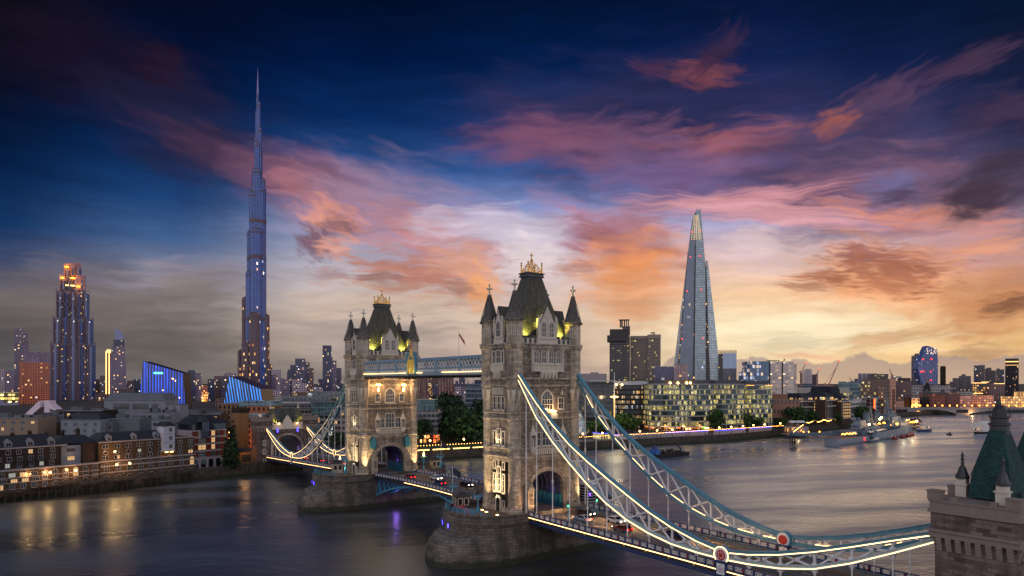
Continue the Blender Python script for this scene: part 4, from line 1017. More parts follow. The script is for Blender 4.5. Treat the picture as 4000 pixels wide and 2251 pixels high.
    if not far:                                    # the near gatehouse carries a steep hipped pyramid on each tower
        cx = 100.75
        for s in (-1, 1):
            mb = MB(); q = lambda k: [(cx-2.25*k, s*6.7-3.3*k), (cx+2.25*k, s*6.7-3.3*k), (cx+2.25*k, s*6.7+3.3*k), (cx-2.25*k, s*6.7+3.3*k)]
            mb.frus(q(1), 26.4, q(.9), 29.2); mb.frus(q(.93), 29.15, q(.33), 34.7, top=0); rf = mb.build('roof', M_roofgreen, t)
    else: rf = mb.build('roof', M_slate, t)
    for s in (-1, 1):
        mb = MB(); Y = s*(6.7 if not far else 6.4)
        if not far:
            mb.lathe(cx, Y, [(1.05, rz-.5), (1.05, rz+.6), (1.2, rz+.7), (1.2, rz+.9), (.95, rz+1.0), (.95, rz+1.5), (1.15, rz+1.6), (1.15, rz+1.8), (.8, rz+1.85), (.8, rz+2.5), (.55, rz+2.8), (.25, rz+3.1), (.1, rz+4.2), (.01, rz+5)], 12)
            for i in range(10): a = i*pi/5; mb.bar((cx+1.1*cos(a), Y+1.1*sin(a), rz+1.8), (cx+1.1*cos(a), Y+1.1*sin(a), rz+2.6), .06, .06); mb.bar((cx+1.1*cos(a), Y+1.1*sin(a), rz+2.6), (cx+.3*cos(a), Y+.3*sin(a), rz+3.2), .06, .06)
        else: mb.lathe(cx, Y, [(.6, rz-.2), (.35, rz+.5), (.2, rz+1.2), (.3, rz+1.5), (.02, rz+2.4)], 6)
        mb.build('lantern', M_lead if not far else M_pale, rf)
    if far:
        for a in (-4, 4):
            mb = MB(); fbox(mb, Ff, a-.8, a+.8, zt-3, zt-.6, -3.4, -.9, 0); mb.build('dormer', M_lead, rf)
    for sy in ((-1, 1) if not far else ()):
        for e in (-1, 1):
            mb = MB(); X, Y = (97.3 if e < 0 else 102.6), sy*(8.4 if e < 0 else 11.5)
            h = lambda k: zt-.4+k*.74; mb.cbox((X, Y, zt-.4), 1.2, 1.2, 1.5, 0); mb.cbox((X, Y, h(2)), 1.5, 1.5, .2, 0); mb.cbox((X, Y, h(2.25)), 1.1, 1.1, .7, 0); mb.lathe(X, Y, [(.8, h(3.1)), (.82, h(3.5)), (.6, h(4.1)), (.42, h(4.9)), (.2, h(5.3)), (.15, h(6.3)), (.28, h(6.4)), (.11, h(6.6)), (.2, h(7)), (.02, h(7.7))], 8, 1)
            mb.build('pinnacle', [M_pale, M_lead], t)
    return t
gh1 = gatehouse(96.1, 104.5, 1, 26.55, 34.6, 0, 'close stone gatehouse with steep green roof at the right edge of the picture', 0, False)
gh2 = gatehouse(-177.8, -186.4, -1, 25.2, 28.9, 0, 'distant stone gatehouse with yellow lit roof across the road, left of the farther tower', 0, True)
for s in (-1, 1):
    lamp('roof_floodlight', gh2, (-178.6, s*5, 22.4), 1500, YELLOW, 'SPOT', .2, (-181, s*5, 27), 120)
    lamp('roof_floodlight', gh2, (-180, s*10, 24), 700, YELLOW, 'SPOT', .2, (-182, s*7, 28), 120)
    lamp('arch_lamp', gh2, (-182, s*5.5, 10), 160, (.3, .25, 1), r=.3)
    mb = MB(); F = Face((-177.8, s*4.6, 0), (0, 1, 0), (1, 0, 0)); fbox(mb, F, -.3, .3, 18.2, 20, 0, .2); mb.build('wall_lamp', M_blueglow, gh2)
    mb = MB(); mb.sphere(F(-s*.4, 22.1, .7), .3, 8, 6); mb.build('parapet_lamp', M_lampw, gh2)
# ================================================================ city: shared builders
class Loc:
    """a flat working plane at one depth: sighted u, v -> local x, z; y runs away from the viewer"""
    def __init__(s, dep, uref, rot=0): s.dep = dep; s.u = uref; s.k = dep/FPX*cos(rot); s.kz = dep/FPX; s.M = frame(uref, dep, rot); s.rot = rot
    def X(s, u): return (u-s.u)*s.k
    def Z(s, v): return CAM[2]+(HOR-v)*s.kz
    def mb(s): return MB(s.M)
    def thing(s, name, label, cat, group=None, z=4.5): return thing(name, label, cat, (*at(s.u, s.dep), z), ROTV+s.rot, group)
GZ = 4.5
def blocks(name, label, cat, dep, uref, segs, group=None, rot=0):
    """segs: (part, u0, u1, vtop, vbot|None, material, thickness, setback)"""
    if dep >= 700: rot = -atan((uref-2000)/FPX)    # far blocks stand square to the line of sight
    L = Loc(dep, uref, rot); t = L.thing(name, label, cat, group); by = {}
    for part, u0, u1, vt, vb, m, th, dy in segs:
        mb, mats = by.setdefault((part, m.name), (L.mb(), m))
        x0, x1 = L.X(u0), L.X(u1); z0 = GZ-.5 if vb is None else L.Z(vb)
        mb.prism([(x0, dy), (x1, dy), (x1, dy+th), (x0, dy+th)], z0, L.Z(vt), 0)
    for (part, _), (mb, m) in by.items(): mb.build(part, m, t)
    return t, L
class Wall:
    """an oblique street front from sighted point (u0, dep0) to (u1, dep1)"""
    def __init__(s, u0, d0, u1, d1, name, label, cat, group=None):
        s.p = Vector(at(u0, d0)); s.q = Vector(at(u1, d1)); d = s.q-s.p; s.L = d.length; a = atan2(d.y, d.x)
        s.M = rotM(a, (s.p.x, s.p.y, 0)); s.t = thing(name, label, cat, (s.p.x, s.p.y, GZ), a, group) if name else None
        s.F = Face((s.p.x, s.p.y, 0), (d.x/s.L, d.y/s.L, 0), (d.y/s.L, -d.x/s.L, 0))
    def mb(s): return MB(s.M)
    def block(s, part, x0, x1, y0, y1, z0, z1, m, top=None):
        mb = s.mb(); mb.prism([(x0, y0), (x1, y0), (x1, y1), (x0, y1)], z0, z1, 0, 1 if top else 0)
        return mb.build(part, [m, top] if top else m, s.t)
def gable_roof(mb, x0, x1, y0, y1, z0, h, m=0, along='x', over=.3):
    if along == 'x':
        ym = (y0+y1)/2
        mb.face([(x0-over, y0-over, z0), (x1+over, y0-over, z0), (x1+over, ym, z0+h), (x0-over, ym, z0+h)], m); mb.face([(x1+over, y1+over, z0), (x0-over, y1+over, z0), (x0-over, ym, z0+h), (x1+over, ym, z0+h)], m)
        mb.face([(x0, y0, z0), (x0, ym, z0+h), (x0, y1, z0)], m); mb.face([(x1, y0, z0), (x1, y1, z0), (x1, ym, z0+h)], m)
    else:
        xm = (x0+x1)/2
        mb.face([(x0-over, y0-over, z0), (xm, y0-over, z0+h), (xm, y1+over, z0+h), (x0-over, y1+over, z0)], m); mb.face([(x1+over, y0-over, z0), (x1+over, y1+over, z0), (xm, y1+over, z0+h), (xm, y0-over, z0+h)], m)
        mb.face([(x0, y0, z0), (x1, y0, z0), (xm, y0, z0+h)], m)
def mansard(mb, x0, x1, y0, y1, z0, z1, ins, m=0):
    mb.frus([(x0, y0), (x1, y0), (x1, y1), (x0, y1)], z0, [(x0+ins, y0+ins), (x1-ins, y0+ins), (x1-ins, y1-ins), (x0+ins, y1-ins)], z1, m, m)
M_leaf = []
for i, c in enumerate(((40, 62, 30), (62, 90, 40), (28, 42, 24), (74, 104, 44))):
    m, T, b = new_mat('foliage_%s' % ('mid', 'light', 'dark', 'fresh')[i]); b.inputs['Base Color'].default_value = lin(c); b.inputs['Roughness'].default_value = .7
    b.inputs['Specular IOR Level'].default_value = .2; M_leaf.append(m)
M_bark = plain('tree_bark', (52, 42, 34), .9)
def tree(name, label, u, dep, w, h, z0=GZ, pal=(0, 1, 2), shape='round', n=None, group='trees on the banks', seed=0, clump=None):
    rr = random.Random(seed*77+int(u)); x, y = at(u, dep); t = thing(name, label, 'tree', (x, y, z0), 0, group)
    mb = MB(); th = h*.42
    mb.tube((x, y, z0-.2), (x, y, z0+th), w*.045, 7, r2=w*.03)
    lobes = []
    if shape == 'round':
        for i in range(9):
            a = rr.uniform(0, 2*pi); r_ = rr.uniform(.12, .34)*w; z = z0+h*rr.uniform(.36, .78); s = w*rr.uniform(.2, .32)
            lobes.append((x+r_*cos(a), y+r_*sin(a), z, s, s*.85*h/w if h < w*1.3 else s))
        lobes.append((x, y, z0+h*.72, w*.3, h*.26))
    else:
        for i in range(9): k = i/8; lobes.append((x+rr.uniform(-.1, .1)*w, y, z0+h*(.1+.8*k), w*.46*(1-.62*k**1.5), h*.13))
    for l in lobes[:6]: mb.tube((x, y, z0+th*rr.uniform(.6, 1)), (l[0], l[1], l[2]), w*.022, 5, r2=w*.008)
    mb.build('trunk', M_bark, t)
    n = n or int(200+w*h*4.2); sz = clump or max(.45, .045*(w+h)/2)
    mb = MB(); tot = sum(l[3]**2 for l in lobes)
    for l in lobes:
        cm = rr.random()
        for i in range(int(n*l[3]**2/tot)):
            v = Vector((rr.gauss(0, 1), rr.gauss(0, 1), rr.gauss(0, 1))).normalized()*rr.uniform(.45, 1.22)
            c = Vector((l[0]+v.x*l[3], l[1]+v.y*l[3], l[2]+v.z*l[4]))
            nrm = (v+Vector((rr.gauss(0, .5), rr.gauss(0, .5), rr.gauss(0, .5)))).normalized(); a = nrm.orthogonal().normalized(); b = nrm.cross(a)
            s = sz*rr.uniform(.6, 1.3); q = rr.uniform(0, 6)
            P = [c+(a*cos(q+k*2*pi/5)+b*sin(q+k*2*pi/5))*s*rr.uniform(.7, 1.2) for k in range(5)]
            k = rr.random(); mb.face(P, 0 if k < .45 else (1 if k < .45+.35*cm+.1 else 2))
    mb.build('crown', [M_leaf[i] for i in pal], t)
    return t
# facades
F_addr = facade('balcony_facade', (150, 122, 138), (44, 48, 70), 3.4, 3.6, .62, .62, .1, WARM, 4, .3, ((104, 86, 100), 13, .22))
F_addrg = facade('blue_glass_facade', (60, 72, 110), (34, 58, 116), 1.8, 3.6, .86, .8, .05, WARM, 4, .4, spec=.4)
F_addrp = facade('pale_glass_pier', (104, 98, 116), (92, 104, 146), 1.8, 3.6, .8, .86, .03, WARM, 4, .4, gvar=.1)
F_brown = facade('brown_grid_facade', (186, 98, 66), (40, 24, 24), 3.6, 3.6, .55, .6, .14, WARM, 3.5, .2)
F_brownd = facade('dark_violet_facade', (96, 76, 96), (130, 112, 140), 3, 3.4, .6, .5, .02, WARM, 3, .3)
F_res1 = facade('violet_apartment_facade', (128, 110, 132), (38, 36, 52), 3.2, 3.4, .6, .62, .16, WARM, 4.5, .2)
F_res2 = facade('dusk_apartment_facade', (92, 82, 112), (28, 28, 46), 3.4, 3.5, .7, .66, .18, COOL, 4.5, .3)
F_res3 = facade('pale_apartment_facade', (168, 148, 156), (52, 50, 66), 3.4, 3.5, .55, .6, .2, COOL, 4.5, .2)
F_res4 = facade('brown_apartment_facade', (112, 84, 84), (28, 24, 30), 3.2, 3.4, .6, .6, .14, WARM, 4.5, .2)
F_navy = facade('navy_tower_facade', (58, 60, 92), (26, 34, 66), 2.6, 3.5, .75, .7, .12, WARM, 4.5, .3)
F_burj = facade('burj_blue_glass', (34, 54, 104), (22, 66, 146), 3.4, 7.2, .9, .84, .012, COOL, 6, .9, ((78, 104, 156), 7.5, .14), rough=.14, wrough=.35, spec=.6, low=(40, 330, 3.2, .8), gvar=.35)
F_burjd = facade('burj_mechanical_floor', (92, 66, 78), (40, 40, 60), 2.2, 3.6, .5, .5, .0, COOL, 4, .5)
F_burj2 = facade('burj_lower_facade', (104, 70, 76), (26, 26, 56), 4.2, 7.2, .72, .8, .08, AMBER, 5, .4, ((128, 88, 84), 9, .14), rough=.16, low=(40, 260, 2.6, .7))
F_crown = plain('crown_stone', (112, 92, 104), .5)
M_orange = glow('orange_crown_light', (255, 120, 20), 9, False)
M_warmg = glow('warm_shop_light', (255, 204, 110), 5, False)
M_goldline = glow('gold_edge_light', (255, 190, 110), 3.5, False)
Z1 = lambda x: x*.48276
Z2 = lambda x: 600+x*.48276
ZV = lambda y: 950+y*.48276
SKYG = 'towers of the far skyline on the left'
# ---- stepped hotel tower on the left
def stepped_tower():
    dep = 1400; uc = Z1(590); L = Loc(dep, uc, -atan((uc-2000)/FPX)); t = L.thing('stepped_skyscraper', 'tall stepped skyscraper with orange lit crown at the left', 'skyscraper', SKYG)
    X = lambda a: L.X(Z1(a)); V = lambda a: L.Z(ZV(a))
    tiers = [(413, 772, 812, 1400, 0, 62), (432, 755, 605, 812, 5, 52), (458, 722, 390, 605, 9, 44), (487, 690, 272, 390, 13, 36), (521, 657, 190, 272, 17, 28)]
    mb = L.mb(); mg = L.mb(); mp = L.mb(); mc = L.mb()
    for a, b, vt, vb, dy, th in tiers:
        z0 = GZ if vb > 1300 else V(vb)-2; z1 = V(vt)
        mb.prism([(X(a), dy), (X(b), dy), (X(b), dy+th), (X(a), dy+th)], z0, z1)
        n = 5 if b-a > 250 else 4 if b-a > 180 else 3
        for i in range(n):
            w = (b-a)/n; c = a+w*(i+.5); h = V(vt)+(4 if i in (1, 2) else 0)
            pr = [(X(c-w*.2), dy-2), (X(c+w*.2), dy-2), (X(c+w*.14), dy-6), (X(c-w*.14), dy-6)][::-1]
            (mg if i % 2 else mp).prism([(X(c-w*.14), dy-6), (X(c+w*.14), dy-6), (X(c+w*.22), dy+.5), (X(c-w*.22), dy+.5)], z0, h-6)
            for e in (-.5, .5): mc.box(X(c+w*e)-1.1, X(c+w*e)+1.1, dy-3.4, dy+1, z0, z1+4)
        mg.prism([(X(b)-(X(b)-X(a))*.13, dy-4), (X(b)+.6, dy-4), (X(b)+.6, dy+th*.8), (X(b)-(X(b)-X(a))*.13, dy+th*.8)], z0, z1-3)
    mb.build('tower_body', F_addr, t); mg.build('glass_bay', F_addrg, t); mp.build('pale_bay', F_addrp, t); mc.build('rib', F_crown, t)
    for a, b, v0, v1, dy in ((466, 668, 530, 468, 4.6), (497, 615, 340, 285, 9), (440, 722, 835, 812, -4.5)):
        n = 5; mb = L.mb()                          # lattice bands under the setbacks
        for i in range(n):
            xa, xb = X(a+(b-a)*i/n), X(a+(b-a)*(i+1)/n)
            mb.bar((xa, dy-2, V(v0)), (xb, dy-2, V(v1)), 1.2, .9); mb.bar((xb, dy-2, V(v0)), (xa, dy-2, V(v1)), 1.2, .9)
        mb.build('lattice', F_crown, t)
    for a, b, vt, vb, dy in ((563, 657, 152, 262, 14), (611, 691, 250, 372, 8), (521, 563, 160, 197, 16), (487, 519, 265, 292, 12)):
        mb = L.mb(); mb.box(X(a), X(b), dy, dy+3, V(vb), V(vt)); mb.build('crown_fin', F_crown, t)
    mb = L.mb()
    for a, v, w, dy in ((540, 190, 17, 13), (503, 283, 14, 10), (588, 280, 20, 9), (634, 348, 16, 4), (560, 335, 40, 7)):
        if a == 560: continue
        mb.box(X(a-w), X(a+w), dy, dy+1, V(v+4), V(v-6))
    mb.build('crown_light', M_orange, t)
    for a, v, dy in ((540, 186, 10), (503, 279, 7), (590, 272, 6), (634, 342, 1)):
        p = L.M @ Vector((X(a), dy-3, V(v))); lamp('crown_glow', t, p, 15000, (1, .36, .04), r=2)
    mb = L.mb(); 
    for a, b in ((530, 556), (570, 612)): mb.box(X(a), X(b), 7.2, 7.6, V(345), V(336))
    mb.build('lit_terrace', M_warmg, t)
stepped_tower()
# ---- the very tall tapering tower: bundled lobes stepping up to a needle
def needle():
    dep = 1700; L = Loc(dep, 1007); t = L.thing('tapering_supertall', 'by far the tallest tower, blue glass lobes stepping up to a needle', 'skyscraper', SKYG)
    k = L.k
    lobes = [(1007, 30, 740, 4, 'c'), (941, 18, 1372, 10, 0), (1042, 18, 1428, 4, 0), (953, 16, 1165, 14, 0), (1033, 18, 1234, 2, 0), (972, 14, 905, 12, 0), (1025, 17, 1005, -4, 0), (990, 12, 740, 6, 0), (1009, 24, 905, -14, 0), (998, 19, 640+120, -8, 0), (1022, 14, 705, 0, 0), (993, 13, 669, 8, 0), (1008, 17, 669, -6, 0), (1014, 11, 600, 0, 0), (1000, 8, 539, 3, 0), (1010, 9, 565, -6, 0), (1013, 9, 503, 1, 0), (1001, 5, 438, 3, 0), (1010.5, 6.5, 403, 0, 0), (1006, 4.5, 368, 0, 0), (975, 20, 1500-160, -16, 0), (1008, 20, 1230, -24, 0), (985, 15, 1070, -16, 0)]
    for u, r, vt, dy, _ in lobes:
        mb = L.mb(); x = L.X(u); R_ = r*k; z = L.Z(vt)
        mb.lathe(x, dy, [(R_, GZ), (R_, z)], 20, 0); lo = mb.build('tower_lobe', F_burj2 if vt > 1100 else F_burj, t)
        mb = L.mb(); mb.lathe(x, dy, [(R_+.25, z-9), (R_+.25, z-5)], 20, 0, cap=False); mb.lathe(x, dy, [(R_*.96, z), (R_*.96, z+2.2)], 20, 0); mb.lathe(x, dy, [(R_*.6, z+2), (R_*.6, z+5)], 12, 0); mb.build('lobe_crown', F_burjd, lo)
    mb = L.mb(); mb.lathe(L.X(1007), 0, [(4.2*k, L.Z(372)), (3*k, L.Z(330)), (1.6*k, L.Z(300)), (.5*k, L.Z(269))], 8); mb.build('spire', M_spirem, t)
    mb = L.mb()
    for v in (868, 1010, 1250):
        for u, r, vt, dy, _ in lobes:
            if vt < v-20: mb.lathe(L.X(u), dy, [(r*k+.2, L.Z(v+7)), (r*k+.2, L.Z(v-7))], 20, 0, cap=False)
    mb.build('mechanical_floor', F_burjd, t)
M_spirem = plain('spire_metal', (120, 110, 150), .35, .5)
needle()
# ---- other towers of the left skyline: (name, label, category, depth, [(part, zoomx0, zoomx1, zoomytop, material, thickness, setback)], zoom)
def sky(name, label, dep, segs, zx=Z1, cat='skyscraper', group=SKYG):
    uc = zx((segs[0][1]+segs[0][2])/2)
    return blocks(name, label, cat, dep, uc, [(p, zx(a), zx(b), ZV(vt), None, m, th, dy) for p, a, b, vt, m, th, dy in segs], group)
sky('apartment_tower', 'slim violet tower with stepped top at the far left of the skyline', 1500, [('tower_body', 115, 192, 693, F_res1, 30, 0), ('tower_wing', 190, 228, 728, F_res1, 26, 3)])
t, L = sky('brown_hotel_block', 'wide orange brown block beside the stepped skyscraper', 1150, [('block_body', 157, 405, 965, F_brown, 40, 0), ('end_pier', 157, 190, 958, F_brown, 30, -2), ('slanted_crown', 185, 405, 900, F_brownd, 24, 14)])
mb = L.mb(); X = lambda a: L.X(Z1(a)); mb.extr([(X(185), L.Z(ZV(900))), (X(405), L.Z(ZV(900))), (X(405), L.Z(ZV(888))), (X(222), L.Z(ZV(870))), (X(208), L.Z(ZV(826))), (X(185), L.Z(ZV(826)))], lambda p: (p[0], 14, p[1]), lambda p: (p[0], 38, p[1])); mb.build('roof_screen', F_brownd, t)
sky('apartment_tower', 'low pale violet block at the left edge, right of its brighter neighbour', 1300, [('tower_body', 40, 116, 1030, F_res1, 30, 0)])
sky('apartment_tower', 'low block cut by the left edge of the picture', 1350, [('tower_body', -60, 38, 1018, F_res3, 30, 0)])
t, L = sky('lit_podium_mall', 'low brightly lit yellow podium at the left edge', 1120, [('storey', -60, 152, 1212, facade('podium_facade', (90, 80, 60), (120, 96, 50), 5, 6, .85, .6, .7, YELL, 5, .1), 40, 0)], cat='shopping mall', group=None)
mb = L.mb(); xs = [-60+i*14 for i in range(16)]; X = lambda a: L.X(Z1(a))
P = [(X(a), L.Z(ZV(1300-34*max(0, sin((a+60)/212*pi*2.2))-10))) for a in xs]; mb.extr([(X(152), L.Z(ZV(1400))), (X(-60), L.Z(ZV(1400)))]+P, lambda p: (p[0], -30, p[1]), lambda p: (p[0], -12, p[1])[:3]) if 0 else mb.extr([(X(-60), L.Z(ZV(1400)))][::1]+[(X(150), L.Z(ZV(1400)))]+P[::-1], lambda p: (p[0], -30, p[1]), lambda p: (p[0], -14, p[1]))
mb.build('wavy_roof', plain('grey_roof_membrane', (120, 116, 140), .5), t)
t, L = sky('gold_edged_tower', 'slim tower with gold lit edges, just left of the fin topped tower', 1450, [('tower_body', 857, 900, 885, F_res4, 24, 0)])
mb = L.mb(); X = lambda a: L.X(Z1(a))
for a in (859, 883): mb.box(X(a)-.9, X(a)+.9, -1.2, -.2, GZ, L.Z(ZV(875)))
for a in (868, 880, 892): mb.box(X(a)-.9, X(a)+.9, -1, .5, L.Z(ZV(888)), L.Z(ZV(862)))
mb.build('edge_light', M_goldline, t)
t, L = sky('fin_topped_tower', 'violet tower with curved sail fin on its roof', 1400, [('tower_body', 888, 1022, 960, F_res1, 34, 0), ('tower_body', 901, 1012, 838, F_res1, 30, 3), ('top_storey', 918, 1008, 780, F_navy, 26, 5)])
mb = L.mb(); X = lambda a: L.X(Z1(a)); P = [(X(930), L.Z(ZV(780)))]+[(X(1003), L.Z(ZV(780)))]+[(X(930+73*cos(i*pi/16)), L.Z(ZV(780-88*sin(i*pi/16)))) for i in range(9)]
mb.extr(P, lambda p: (p[0], 6, p[1]), lambda p: (p[0], 20, p[1])); mb.build('sail_fin', plain('fin_cladding', (128, 132, 168), .3), t)
sky('apartment_tower', 'thin dark block right of the stepped skyscraper', 1500, [('tower_body', 775, 806, 1102, F_res4, 20, 0)])
sky('apartment_tower', 'narrow pink block left of the gold edged tower', 1480, [('tower_body', 808, 852, 1072, F_res3, 20, 0)])
sky('apartment_tower', 'squat dark pair of blocks right of the fin topped tower', 1500, [('tower_body', 1028, 1085, 1112, F_res4, 24, 0), ('tower_wing', 1080, 1135, 1102, F_navy, 24, 5)])
# blue glass wedge buildings
M_blueg = facade('blue_striped_glass', (14, 26, 84), (30, 84, 232), 4.4, 400, .5, .99, .0, COOL, 2, 0, gvar=.35, rough=.2)
M_bluegl = new_mat('lit_blue_stripes')
def blue_glass(name, base, hi, st, per, cut=None, rake=0.0):
    m, T, b = new_mat(name); uv = T.sep(T.n.new('ShaderNodeUVMap').outputs[0])
    q = T.math('DIVIDE', T.math('ADD', uv[0], T.math('MULTIPLY', uv[1], rake)), per); f = T.math('FRACT', q)
    r = T.white(T.comb(T.math('FLOOR', q), 0, 0)); s = T.math('LESS_THAN', f, T.math('ADD', .25, T.math('MULTIPLY', r, .35)))
    seg = T.white(T.comb(T.math('FLOOR', q), T.math('FLOOR', T.math('DIVIDE', uv[1], 9)), 1)); s = T.math('MULTIPLY', s, T.mrange(seg, 0, 1, .55, 1.1))
    T.put(b.inputs['Base Color'], T.mix(s, lin(base), lin(hi))); b.inputs['Roughness'].default_value = .18; b.inputs['Specular IOR Level'].default_value = .8
    T.put(b.inputs['Emission Color'], lin(hi)); T.put(b.inputs['Emission Strength'], T.math('MULTIPLY', s, st)); m.cycles.emission_sampling = 'NONE'
    return m
M_bl1 = blue_glass('blue_lit_fin_glass', (6, 14, 60), (28, 88, 255), .75, 2.7); M_bl2 = blue_glass('bright_blue_fin_glass', (4, 12, 50), (60, 150, 255), .8, 2.3, rake=.16)
M_night = glass('night_blue_glass', (10, 12, 28), .35, spec=.3)
def wedge(name, label, dep, uc, poly, th, mat, side, sign=None):
    L = Loc(dep, uc); t = L.thing(name, label, 'office building', 'blue glass wedge buildings')
    P = [(L.X(u), L.Z(v)) for u, v in poly]; mb = L.mb()
    mb.extr(P, lambda p: (p[0], 0, p[1]), lambda p: (p[0]+th*.1, th, p[1]), 0, 1); w = mb.build('glass_wall', [mat, side], t)
    return t, L
t, L = wedge('blue_wedge_building', 'larger blue striped glass wedge with lit sign, straight sides', 640, 640, [(545, 1600), (723, 1600), (716, 1459), (557, 1412)], 12, M_bl1, M_night)
# the lit name sign reads only as a short pale smear of letters in the photograph
mb = L.mb()
for i, (u, w, h) in enumerate([(602, 3, 7), (606.5, 2, 7), (611, 4, 7), (616.5, 3, 5), (621, 2, 7), (624.5, 4, 6), (629.5, 3, 7), (633.5, 3, 5)]):
    mb.box(L.X(u), L.X(u+w), -.5, -.1, L.Z(1461), L.Z(1461-h))
mb.build('lit_sign', glow('cyan_sign_light', (90, 230, 255), 4, False), t)
mb = L.mb()
for u, v in ((672, 1481), (684, 1490), (676, 1483), (635, 1527), (700, 1556)): mb.box(L.X(u), L.X(u+3), -.4, -.1, L.Z(v), L.Z(v-4))
mb.build('lit_window', M_warmg, t)
t, L = wedge('blue_wedge_building', 'smaller, brighter blue glass wedge in front of the tallest tower', 560, 950, [(868, 1600), (1018, 1600), (1024, 1566), (1017, 1520), (897, 1470)], 22, M_bl2, M_night)
# small towers between the wedges and right of the tallest tower
Zr = Z2
for lab, dep, segs in [
    ('pair of joined violet towers midway between the two blue wedges', 1350, [('tower_body', 276, 336, 1028, F_navy, 30, 0), ('tower_wing', 338, 386, 1050, F_res1, 26, 4)]),
    ('low orange lit block between the two blue wedges', 1300, [('tower_body', 388, 437, 1150, facade('orange_lit_facade', (190, 110, 80), (60, 34, 30), 3, 3.4, .6, .6, .4, AMBER, 4, .2), 20, 0), ('lit_base', 388, 440, 1225, M_orangelow := facade('orange_base_facade', (220, 120, 60), (255, 150, 60), 4, 5, .8, .7, .8, AMBER, 4, .1), 16, -4)]),
    ('narrow dark tower left of the wide brown slab', 1400, [('tower_body', 438, 490, 1100, F_navy, 24, 0)]),
    ('wide dark brown slab left of the tallest tower', 1450, [('tower_body', 490, 608, 1075, F_res4, 30, 0), ('tower_wing', 545, 590, 1092, F_res2, 10, -12)]),
    ('pale low slab partly hidden behind the tallest tower', 1900, [('tower_body', 566, 668, 1048, F_res3, 30, 0)]),
    ('pale tower touching the right side of the tallest tower', 1500, [('tower_body', 953, 1030, 1024, F_res3, 26, 0), ('tower_wing', 953, 985, 1065, F_res2, 20, -8)]),
    ('white low block with lit windows at the foot of the tallest tower', 1250, [('tower_body', 956, 1034, 1188, F_res3, 20, 0)]),
    ('plain violet tower right of the white low block', 1400, [('tower_body', 1030, 1102, 1094, F_res1, 26, 0)]),
    ('stepped dark tower cluster left of the slim dark tower', 1700, [('tower_body', 1080, 1142, 1022, F_navy, 26, 4), ('tower_wing', 1105, 1150, 985, F_res2, 26, 8), ('tower_core', 1145, 1228, 934, F_res2, 30, 0), ('tower_wing', 1222, 1264, 962, F_navy, 26, 5), ('tower_step', 1260, 1297, 1010, F_res4, 24, 3)]),
    ('pale block in front of the stepped dark cluster', 1350, [('tower_body', 1120, 1196, 1102, F_res3, 20, 0), ('tower_step', 1170, 1242, 1132, F_res3, 24, -10)]),
    ('small dark block right of the pale one', 1450, [('tower_body', 1240, 1292, 1122, F_res4, 20, 0)]),
    ('lowest pale block left of the slim dark tower', 1400, [('tower_body', 1286, 1358, 1166, F_res3, 20, 0)]),
    ('slim dark navy tower standing alone left of the farther stone tower', 1500, [('tower_body', 1367, 1440, 905, F_navy, 30, 0), ('top_storey', 1367, 1440, 828, F_navy, 30, .5), ('tower_wing', 1430, 1448, 918, F_res1, 26, 6)]),
    ('stepped pale tower immediately left of the farther stone tower', 1600, [('tower_body', 1446, 1480, 950, F_res1, 26, 0), ('tower_wing', 1478, 1520, 1010, F_res2, 24, 3)]),
    ('violet block low behind the slim dark tower', 1750, [('tower_body', 1330, 1372, 1100, F_res2, 20, 0), ('tower_wing', 1435, 1500, 1060, F_res2, 20, 8)]),
]: sky('apartment_tower', lab, dep, segs, Zr)
# ================================================================ left bank: warehouses and flats by the water
M_brick = stone('brown_stock_brick', (90, 70, 50), (70, 54, 40), (52, 44, 36), .9, .3, stain=.45, bump=.4)
M_brickd = stone('dark_brick', (58, 45, 37), (46, 36, 30), (36, 30, 26), .9, .3, stain=.5, bump=.4)
M_brickr = stone('red_brick', (112, 46, 34), (92, 38, 30), (70, 44, 36), .9, .3, stain=.3, bump=.4)
M_brickb = stone('tan_brick', (150, 112, 72), (128, 94, 60), (90, 70, 50), .9, .3, stain=.3, bump=.4)
M_render = plain('white_render', (116, 119, 127), .8, var=.4, sc=.35)
M_renderd = plain('grey_render', (92, 94, 100), .8, var=.2, sc=.25)
M_conc = plain('pale_concrete_band', (138, 130, 130), .8, var=.15)
M_roofd = plain('dark_slate_roof', (30, 31, 36), .6, var=.3, sc=.5)
M_roofg = plain('grey_flat_roof', (84, 88, 92), .8, var=.25, sc=.3)
M_pane = glass('dark_window_pane', (22, 24, 30), .1)
M_panel_ = glow('lit_window_pane', (255, 200, 128), .8, False)
M_panec = glow('pale_lit_window_pane', (226, 232, 214), .45, False)
def simple_window(F, s, z, w, h, parent, lit=0, round_=False, arch=0, bars=1, frame=.16):
    return window(F, s, z, w, h, 'window', parent, bars, 2 if h > 3 else 1 if h > 1.4 else 0, arch, frame, [M_winframe, (M_pane, M_panel_, M_panec)[lit]], .1)
M_winframe = plain('white_window_frame', (122, 120, 120), .6)
def round_window(F, s, z, r, parent, lit=0):
    mb = MB(); n = 12; A = [(s+r*cos(2*pi*i/n), z+r*sin(2*pi*i/n)) for i in range(n)]; B = [(s+r*1.35*cos(2*pi*i/n), z+r*1.35*sin(2*pi*i/n)) for i in range(n)]
    mb.face([F(*p, .05) for p in A], 1)
    for i in range(n): j = (i+1) % n; mb.face([F(*B[i], .1), F(*B[j], .1), F(*A[j], .1), F(*A[i], .1)], 0)
    return mb.build('round_window', [M_winframe, (M_pane, M_panel_, M_panec)[lit]], parent)
rw = random.Random(5)
